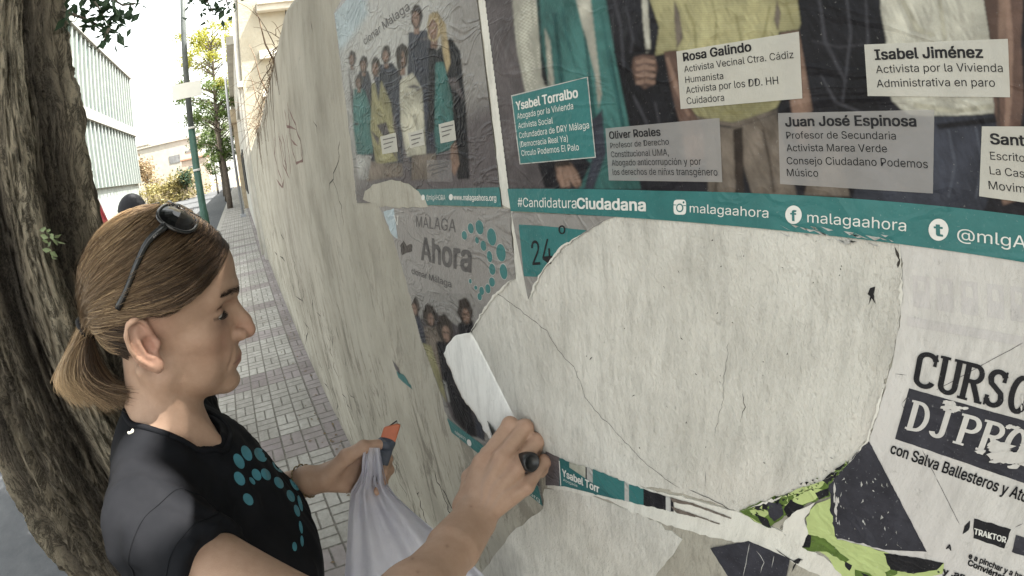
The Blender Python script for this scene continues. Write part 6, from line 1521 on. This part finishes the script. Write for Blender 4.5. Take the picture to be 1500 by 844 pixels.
# gaps cut in the foliage to let sun onto the pavement, her shoulder and hair
SD = np.array(sdir)
for q, r_ in ((Pp(165, 655, .54), .075), (Pp(195, 668, .52), .06), (Pp(200, 740, .50), .065), (Pp(190, 780, .50), .04), (Pp(232, 622, .56), .035), (Pp(180, 320, .66), .05), (Pp(215, 305, .65), .03), (Pp(150, 350, .70), .045), (Gp(346, 396), .35), (Gp(352, 412), .25)):
    w = cl-q; k_ = w@SD; dd = np.linalg.norm(w-k_[:, None]*SD, axis=1); cl = cl[~((k_ > 0) & (dd < r_+.025))]
v1, f1 = leaves(cl, 1.6, .115, 3); v2, f2 = leaves(cs, 1.6, .042, 4)
place('crown', npmesh('crown', np.concatenate([v1, v2]), np.concatenate([f1, f2+len(v1)]), False), tree, [LEAFD])
cs = np.stack([Pp(76+random.gauss(0, 6), 352+random.gauss(0, 11), 1.385) for _ in range(13)])
v, f = leaves(cs, 1.0, .026, 9); place('shoot', npmesh('shoot', v, f, False), tree, [leafmat('pale_leaf', (.16, .22, .10), (.30, .36, .20))])

def street_tree(x, y, h, label, mat, dens=1.0, seed=1, lean=0.0, r=.13, mats2=None, top=None, low=.28):
    g = np.random.default_rng(seed); random.seed(seed)
    tr = empty('street_tree', (x, y, -.1), label, 'tree', 'trees along the kerb')
    mb = MB(); zs = np.linspace(-.15, h*.86, 12); mb.tube([(x+lean*z+.04*math.sin(z*1.3+seed), y+.05*math.sin(z*.9), z) for z in zs], list(np.linspace(r, r*.25, 12)), 10)
    C = []
    for k in range(int(64*dens)):
        u = g.random()**.8; z = h*(low+(1-low)*u); rr = (.26+.74*math.sin(math.pi*min(1, (1-u)*.80+.14)))*h*.225*g.uniform(.3, 1.2); a = g.random()*6.283
        c = np.array((x+lean*z+rr*math.cos(a), y+rr*math.sin(a), z)); C.append((c, u))
        mb.tube([(x+lean*z*.9, y, z-h*.07), tuple((c+np.array((x+lean*z, y, z-h*.04)))/2), tuple(c)], [r*.22, r*.14, .006], 5)
    mb.build('trunk', BARK2, tr)
    P = [c+g.normal(size=(int(120*dens), 3))*np.array((.30, .30, .24))*h*.065 for c, u in C]; UU = np.concatenate([[u]*len(p) for (c, u), p in zip(C, P)]); P = np.concatenate(P)
    v, f = leaves(P, 1.6, .15 if h > 6 else .12, seed); k = UU > .52
    mi = np.tile((k if mats2 else np.zeros(len(k), bool)).astype(int), 4)
    place('crown', npmesh('crown', v, f, False, mi), tr, [mat]+([mats2] if mats2 else []))
BARK2 = mvar('grey_bark', (.105, .088, .072), .95, 12, .35, .7, 40, .01)
street_tree(-28.5, -1.02, 10.2, 'slender street tree with a yellow top beside the green lamp post', LEAFG, 1.25, 5, 0, .17, LEAFY)
street_tree(-40, -1.5, 7.5, 'small green street tree behind the slender yellow topped one', LEAFG, .8, 6)
street_tree(-52, -2.0, 8.0, 'farther green street tree with a thin dark trunk', LEAFG, .8, 8)
street_tree(-66, -3.2, 8.5, 'farthest street tree at the bend of the road', LEAFG, .7, 9)
def bush(p, n, s, sz, mat, label, seed, nm='bush'):
    g = np.random.default_rng(seed); o = empty(nm, (p[0], p[1], -.1), label, nm)
    P = np.concatenate([np.array(p)+g.normal(size=3)*np.array(s)*.7+g.normal(size=(n//12, 3))*np.array(s)*.4 for _ in range(12)])
    P = P[P[:, 2] > -.1]
    v, f = leaves(P, 1.6, sz, seed); place('foliage', npmesh('foliage', v, f, False), o, [mat])
    mb = MB(); mb.tube([(p[0], p[1], -.15), (p[0]+.1, p[1], p[2]*.6), (p[0], p[1]+.2, p[2])], [.12, .08, .03], 7); mb.build('stem', BARK2, o)
OLIVE = leafmat('olive_leaf', (.14, .13, .05), (.30, .26, .11)); BROWNL = leafmat('brown_leaf', (.17, .13, .08), (.33, .25, .15))
bush((-78, -14.6, 5.0), 1500, (1.2, 1.5, 1.5), .5, BROWNL, 'brownish bushy tree in front of the broad white house', 21)
bush((-72, -10.0, 1.6), 2600, (1.2, 3.0, 1.2), .42, OLIVE, 'yellow olive coloured hedge below the white houses', 22, 'hedge')
bush((-71, -7.6, 2.6), 700, (.7, .7, 1.0), .4, LEAFD, 'dark green bush at the end of the yellow hedge', 23)
# dry creeper along the broken top of the wall
mb = MB(); g = np.random.default_rng(31)
for k in range(110):
    x = g.uniform(-6.3, -2.6); z = np.interp(x, XT, ZT); p = [np.array((x, g.uniform(-.01, .12), z+.01))]
    d = np.array((g.normal(0, .6), g.normal(-.25, .35), g.normal(.35, .7)))
    for q in range(5): d = d+np.array((g.normal(0, .4), g.normal(0, .3), g.normal(-.28, .35))); p.append(p[-1]+d*.05); p[-1][1] = min(p[-1][1], .14) if p[-1][2] > z else min(p[-1][1], -.006)
    mb.tube(p, list(np.linspace(.0030, .0008, 6)), 5)
for k in range(3):
    x = -4.9+k*.8; mb.tube([(x, .03, np.interp(x, XT, ZT)), (x-.08, -.02, np.interp(x, XT, ZT)+.16), (x-.12, -.05, np.interp(x, XT, ZT)+.36), (x-.28, -.08, np.interp(x, XT, ZT)+.5)], [.008, .006, .004, .002], 5)
cre = tag(mb.build('dry_creeper', mvar('dry_stem', (.13, .095, .065), .9, 30, .4)), 'dry brown creeper tangled along the broken top of the plaster wall', 'creeper')

# ------------------------------------------------------------------ lamp post with a blank white panel
LPX, LPY = -14.4, -1.42
lamp = empty('lamp_post', (LPX, LPY, -.02), 'green steel lamp post at the kerb carrying a white panel', 'lamp post')
GREENP = mvar('green_paint', (.035, .085, .065), .45, 8, .25, .1, 60, .002); GREYM = mvar('grey_steel', (.10, .115, .115), .45, 8, .2, .1)
mb = MB(); zs = [-.03, .9, .92, 3.2]; mb.tube([(LPX, LPY, z) for z in zs], [.125, .12, .105, .10], 20); mb.build('base_post', GREENP, lamp)
mb = MB(); mb.tube([(LPX, LPY, z) for z in (3.2, 5.6, 9.2)], [.088, .08, .06], 18); mb.build('upper_post', GREYM, lamp)
mb = MB()
for z in (2.05, 3.2): mb.tube([(LPX, LPY, z-.03), (LPX, LPY, z+.03)], .112 if z < 3 else .107, 18)
mb.build('collar', mvar('white_band', (.6, .6, .58), .5), lamp)
mb = MB(); mb.tube([(LPX, LPY, 9.1), (LPX-.1, LPY-.3, 9.4), (LPX-.1, LPY-1.2, 9.55)], [.055, .05, .04], 12); mb.box((LPX-.28, LPY-1.75, 9.48), (LPX+.05, LPY-1.1, 9.60)); mb.build('lamp_arm', GREYM, lamp)
mb = MB(); mb.box((LPX+.10, LPY-.42, 4.02), (LPX+.13, LPY+.40, 4.44)); mb.build('panel', mvar('white_sign_panel', (.70, .70, .66), .5, 3, .05), lamp)

# ------------------------------------------------------------------ someone in a cap, mostly hidden behind her
PX, PY = -3.45, -1.045
pp = empty('person', (PX, PY, 0), 'passer-by in a dark cap and red top mostly hidden behind the woman', 'person')
def sd_pers(P):
    q = (P-np.array((PX, PY, 0))).astype(np.float32)
    d = ell(q, (0, .01, 1.60), (.075, .095, .115)); d = smin(d, ell(q, (0, .05, 1.55), (.058, .06, .075)), .03); d = smin(d, cone(q, (0, .10, 1.585), (0, .115, 1.565), .010, .013), .015)
    d = smin(d, cone(q, (0, -.01, 1.52), (0, -.02, 1.40), .055, .06), .03)
    d = smin(d, ell(q, (0, -.01, 1.18), (.17, .11, .26)), .04); d = smin(d, cone(q, (-.17, -.01, 1.36), (.17, -.01, 1.36), .06, .06), .05)
    d = smin(d, ell(q, (0, -.01, .92), (.165, .12, .14)), .06)
    for s in (-1, 1):
        d = smin(d, chain(q, [(s*.19, -.01, 1.36), (s*.24, .0, 1.08), (s*.20, .20, .98)], [.05, .042, .032], .01), .02)
        d = smin(d, ell(q, (s*.19, .26, .985), (.03, .05, .04)), .02); d = smin(d, chain(q, [(s*.09, -.01, .86), (s*.10, .0, .48), (s*.11, -.02, .08)], [.085, .06, .045], .02), .03)
        d = smin(d, ell(q, (s*.11, .05, .04), (.045, .12, .045)), .03)
    return d
V, F = nets(sd_pers, (PX-.4, PY-.3, -.02), (PX+.4, PY+.45, 1.80), .010)
V = relax(V, F, 2, .5); hgt = V[:, 2]
col = np.tile(np.array((.36, .21, .15)), (len(V), 1))
me = npmesh('body', V, F); vcol(me, 'tone', col); place('body', me, pp, [SKIN])
def sd_top(P):
    q = (P-np.array((PX, PY, 0))).astype(np.float32)
    d = smin(ell(q, (0, -.01, 1.18), (.185, .125, .27)), cone(q, (-.18, -.01, 1.36), (.18, -.01, 1.36), .072, .072), .05)
    for s in (-1, 1): d = smin(d, cone(q, (s*.19, -.01, 1.36), (s*.23, 0, 1.17), .064, .062), .02)
    return smax(smax(d, .86-q[:, 2], .01), -cone(q, (0, 0, 1.42), (0, .02, 1.6), .068, .075), .01)
V, F = nets(sd_top, (PX-.4, PY-.3, .8), (PX+.4, PY+.3, 1.52), .010); place('top', npmesh('top', V, F), pp, [mvar('red_cotton', (.28, .035, .035), .8, 20, .2, .3, 300, .002)])
def sd_trs(P):
    q = (P-np.array((PX, PY, 0))).astype(np.float32); d = ell(q, (0, -.01, .90), (.178, .135, .16))
    for s in (-1, 1): d = smin(d, chain(q, [(s*.09, -.01, .86), (s*.10, .0, .48), (s*.11, -.02, .10)], [.098, .074, .062], .02), .03)
    return d
V, F = nets(sd_trs, (PX-.3, PY-.3, .02), (PX+.3, PY+.3, 1.0), .012); place('trousers', npmesh('trousers', V, F), pp, [DENIM])
def sd_cp(P):
    q = (P-np.array((PX, PY, 0))).astype(np.float32); d = smax(ell(q, (0, .0, 1.615), (.088, .106, .125)), 1.625-q[:, 2]-.12*q[:, 1], .008)
    return smin(d, ell(q, (0, .13, 1.635), (.070, .075, .007)), .012)
V, F = nets(sd_cp, (PX-.15, PY-.2, 1.5), (PX+.15, PY+.3, 1.8), .006); place('cap', npmesh('cap', relax(V, F, 1), F), pp, [mvar('dark_cap', (.020, .021, .026), .7, 60, .2)])
mb = MB(); mb.tube([(PX+.089*math.cos(w), PY+.107*math.sin(w), 1.633+.012*math.sin(w)) for w in np.linspace(0, 6.2832, 33)], .0065, 6); mb.build('cap_trim', mvar('cap_trim', (.5, .5, .5), .7), pp)
a, b, c2 = Pp(131, 272, 2.95), Pp(157, 330, 2.9), Pp(163, 420, 2.85)
mb = MB(); mb.tube([a, b, c2], .016, 10)
RED = mvar('red_paint', (.33, .035, .045), .45, 20, .2)
pole = empty('flag_pole', tuple(c2), 'red pole with a furled red cloth leaning between trunk and passer-by', 'pole'); mb.build('pole', RED, pole)
def sd_fl(P): return chain(P, [tuple(Pp(152, 328, 2.88)), tuple(Pp(146, 350, 2.88)), tuple(Pp(150, 400, 2.86))], [.022, .062, .035], .03)+.006*np.sin(60*P[:, 2]+40*P[:, 0])
ctr = Pp(148, 360, 2.88); V, F = nets(sd_fl, ctr-.3, ctr+.3, .012); place('cloth', npmesh('cloth', relax(V, F, 1), F), pole, [mvar('red_cloth', (.36, .06, .06), .85, 20, .25)])
# ------------------------------------------------------------------ what she holds
def sd_box(P, c, Rm, h, r):
    q = np.abs((P-np.asarray(c, np.float32))@np.asarray(Rm, np.float32))-(np.asarray(h, np.float32)-r)
    return np.sqrt((np.maximum(q, 0)**2).sum(1))+np.minimum(q.max(1), 0)-r
def frame_of(d, up):
    d = np.array(d, float)/np.linalg.norm(d); s = np.cross(up, d); s /= np.linalg.norm(s); return np.stack([d, s, np.cross(d, s)], 1)
BLKR = mvar('black_rubber', (.012, .012, .013), .35, 60, .2, .1, spec=.5); STEEL = mvar('blade_steel', (.35, .35, .35), .3, 40, .15, .1, Metallic=.9)
ORANGE = mvar('orange_plastic', (.40, .115, .055), .4, 60, .12, .1); SLATEB = mvar('slate_plastic', (.050, .060, .080), .45, 60, .2, .2)
# right hand: black handled scraper, its blade pushed under the paper
h0, h1 = Pp(776, 677, .652), Pp(728, 668, .712)
sr = empty('scraper', tuple((h0+h1)/2), 'scraper with a black handle gripped in the hand that works on the paper', 'scraper')
Rm = frame_of(h1-h0, UP)
def sd_hd(P):
    d = cone(P, h0, h1, .0135, .0105); return smax(d, -ell(P, h0-(h1-h0)*.16, (.012, .012, .012)), .003)
V, F = nets(sd_hd, np.minimum(h0, h1)-.03, np.maximum(h0, h1)+.03, .0016); place('handle', npmesh('handle', relax(V, F, 1), F), sr, [BLKR])
mb = MB(); bt = Wp(716, 628, -.003); bdv = np.cross(bt-h1, (0, 1, 0)); bdv /= np.linalg.norm(bdv)
mb.poly([h1+bdv*.012, h1-bdv*.012, bt-bdv*.026, bt+bdv*.026]); ob = mb.build('blade', STEEL, sr); m_ = ob.modifiers.new('thickness', 'SOLIDIFY'); m_.thickness = .0012
# left hand: orange tipped scraper
g0, g1, g2 = Pp(557, 682, .850), Pp(566, 650, .838), Pp(575, 624, .836)
s2 = empty('scraper', tuple(g0), 'orange tipped scraper with slate blue handle held in the hand with the bag', 'scraper')
Rm = frame_of(g2-g0, -ray(565, 650))
L_ = np.linalg.norm(g1-g0)
V, F = nets(lambda P: smin(smin(sd_box(P, g0+(g1-g0)*.2, Rm, (L_*1.0, .0125, .0075), .005), ell(P, g1+Rm[:, 1]*.008-ray(566, 650)*.002, (.0085, .0085, .007)), .006), ell(P, g1, (.013, .0135, .009)), .006), np.minimum(g0, g1)-.05, np.maximum(g0, g1)+.04, .0016)
place('handle', npmesh('handle', relax(V, F, 1), F), s2, [SLATEB])
c_ = (g1*.35+g2*.65)
V, F = nets(lambda P: smax(sd_box(P, c_, Rm, (.0175, .0125, .0055), .002), (P-g2.astype(np.float32))@(Rm[:, 0]*.8-Rm[:, 1]*.6*np.sign((UP@Rm[:, 1]) or 1)*0+Rm[:, 1]*.55).astype(np.float32)-.002, .002), c_-.04, c_+.04, .0013)
place('tip', npmesh('tip', V, F), s2, [ORANGE])
mb = MB(); e1 = g2+Rm[:, 0]*.006; mb.tube([g2-Rm[:, 1]*.012-Rm[:, 0]*.004-Rm[:, 2]*.001, g2-Rm[:, 1]*.004+Rm[:, 0]*.010-Rm[:, 2]*.001, g2+Rm[:, 1]*.012-Rm[:, 0]*.012-Rm[:, 2]*.001], [.0012, .0014, .0012], 6); mb.build('blade', BLKR, s2)
mb = MB(); kc = g1+Rm[:, 1]*.004-ray(566, 645)*.0075; mb.tube([kc, kc-ray(566, 645)*.003], .0048, 14); mb.build('knob', BLKR, s2)

# --- the plastic bag hanging from her left hand
t = NT('bag_film')
c = t.ramp(t.noise(14, 4), [(.3, (.68, .68, .77)), (.7, (.82, .82, .88))])
t.fin(c, .38, t.bump(t.noise(26, 6, .7, t.map(scale=(1, 1, .35)), .8), .9, .012), .4)
tl_ = t.n('ShaderNodeBsdfTranslucent'); t.l(c, tl_.inputs[0]); mx = t.n('ShaderNodeMixShader'); mx.inputs[0].default_value = .5; t.l(t.b.outputs[0], mx.inputs[1]); t.l(tl_.outputs[0], mx.inputs[2])
tp_ = t.n('ShaderNodeBsdfTransparent'); m2_ = t.n('ShaderNodeMixShader'); m2_.inputs[0].default_value = .22; t.l(mx.outputs[0], m2_.inputs[1]); t.l(tp_.outputs[0], m2_.inputs[2]); t.l(m2_.outputs[0], t.out.inputs[0])
BAG = t.m
bag = empty('plastic_bag', tuple(Pp(545, 700, .84)), 'whitish lilac plastic carrier bag hanging from the hand with the orange scraper', 'bag')
lef = [(533, 656), (530, 672), (529, 690), (524, 706), (515, 722), (511, 750), (509, 790), (505, 844), (503, 930), (505, 1010)]
rig = [(556, 656), (559, 672), (562, 690), (566, 708), (578, 724), (604, 748), (644, 784), (704, 842), (760, 930), (775, 1010)]
dep = [.818, .818, .822, .830, .845, .865, .892, .935, 1.02, 1.09]; thk = [.004, .006, .008, .013, .024, .038, .055, .075, .09, .085]
nr, nc = 90, 128; ss = np.linspace(0, 9, nr); g = np.random.default_rng(77)
ff = [(g.uniform(3, 15), g.uniform(0, 6.28), g.uniform(-.6, .6)) for _ in range(9)]
rows = []
for s in ss:
    a = np.array([np.interp(s, range(10), [q[k] for q in lef]) for k in (0, 1)]); b = np.array([np.interp(s, range(10), [q[k] for q in rig]) for k in (0, 1)]); d0 = np.interp(s, range(10), dep); th_ = np.interp(s, range(10), thk)
    L3, R3 = Pp(*a, d0), Pp(*b, d0+.03*s/9); mid = (L3+R3)/2; hw = (R3-L3)/2; nrm = -ray(*((a+b)/2)); row = []
    for k in range(nc):
        w = 2*math.pi*k/nc; fold = sum(math.sin(f*w+p+q*s)/(1+.22*f) for f, p, q in ff)
        amp = min(1, s/3.0); fo = fold*(.0035+.0055*amp)*(1 if s > .4 else .5)
        row.append(mid+hw*(math.cos(w)*(1+.012*fold*amp))+nrm*(math.sin(w)*th_+fo)+np.array((0, 0, .004*math.sin(3*w+s)*amp)))
    rows.append(row)
Vv = np.array(rows).reshape(-1, 3); i = np.arange(nr-1)[:, None]*nc; j = np.arange(nc)[None, :]; j2 = (j+1) % nc
Fq = np.stack([i+j, i+j2, i+nc+j2, i+nc+j], -1).reshape(-1, 4)
# the punched hand hole: leave out the faces there
hc = np.array((548.5, 707.0)); 
def in_hole(q):
    p = Vv[q].mean(0); d = p-CP; z_ = d@FW; 
    th = math.acos(z_/np.linalg.norm(d)); x, y = d@RT, d@UP; r_ = math.hypot(x, y); px, py = 750+x/r_*FPX*th, 422-y/r_*FPX*th
    return ((px-hc[0])/5.0)**2+((py-hc[1])/11.0)**2 < 1 and (p-mid0)@(-ray(*hc)) > 0
mid0 = Pp(548, 707, .830)
Fq = np.array([q for q in Fq if not in_hole(q)])
place('film', npmesh('film', Vv, Fq), bag, [BAG])
# a pale fleck of blossom on her shoulder
fk = Pp(192, 633, .49); h = SHIRT_BVH.ray_cast(Vector(CP), Vector(ray(192, 633)))
if h[0] is not None:
    fk = np.array(h[0]); nn = np.array(h[1]); e1 = np.cross(nn, (0, 0, 1)); e1 /= np.linalg.norm(e1); e2 = np.cross(nn, e1); mb = MB()
    mb.tube([fk+nn*.001+.0032*(math.cos(w)*e1+math.sin(w)*e2) for w in np.linspace(.5, 5.2, 9)], [.0008, .0016, .002, .0016, .0018, .0022, .0016, .0014, .0006], 7)
    tag(mb.build('petal', mvar('petal_white', (.72, .70, .60), .7)), 'tiny curled white petal lying on the shoulder of the black t-shirt', 'petal')
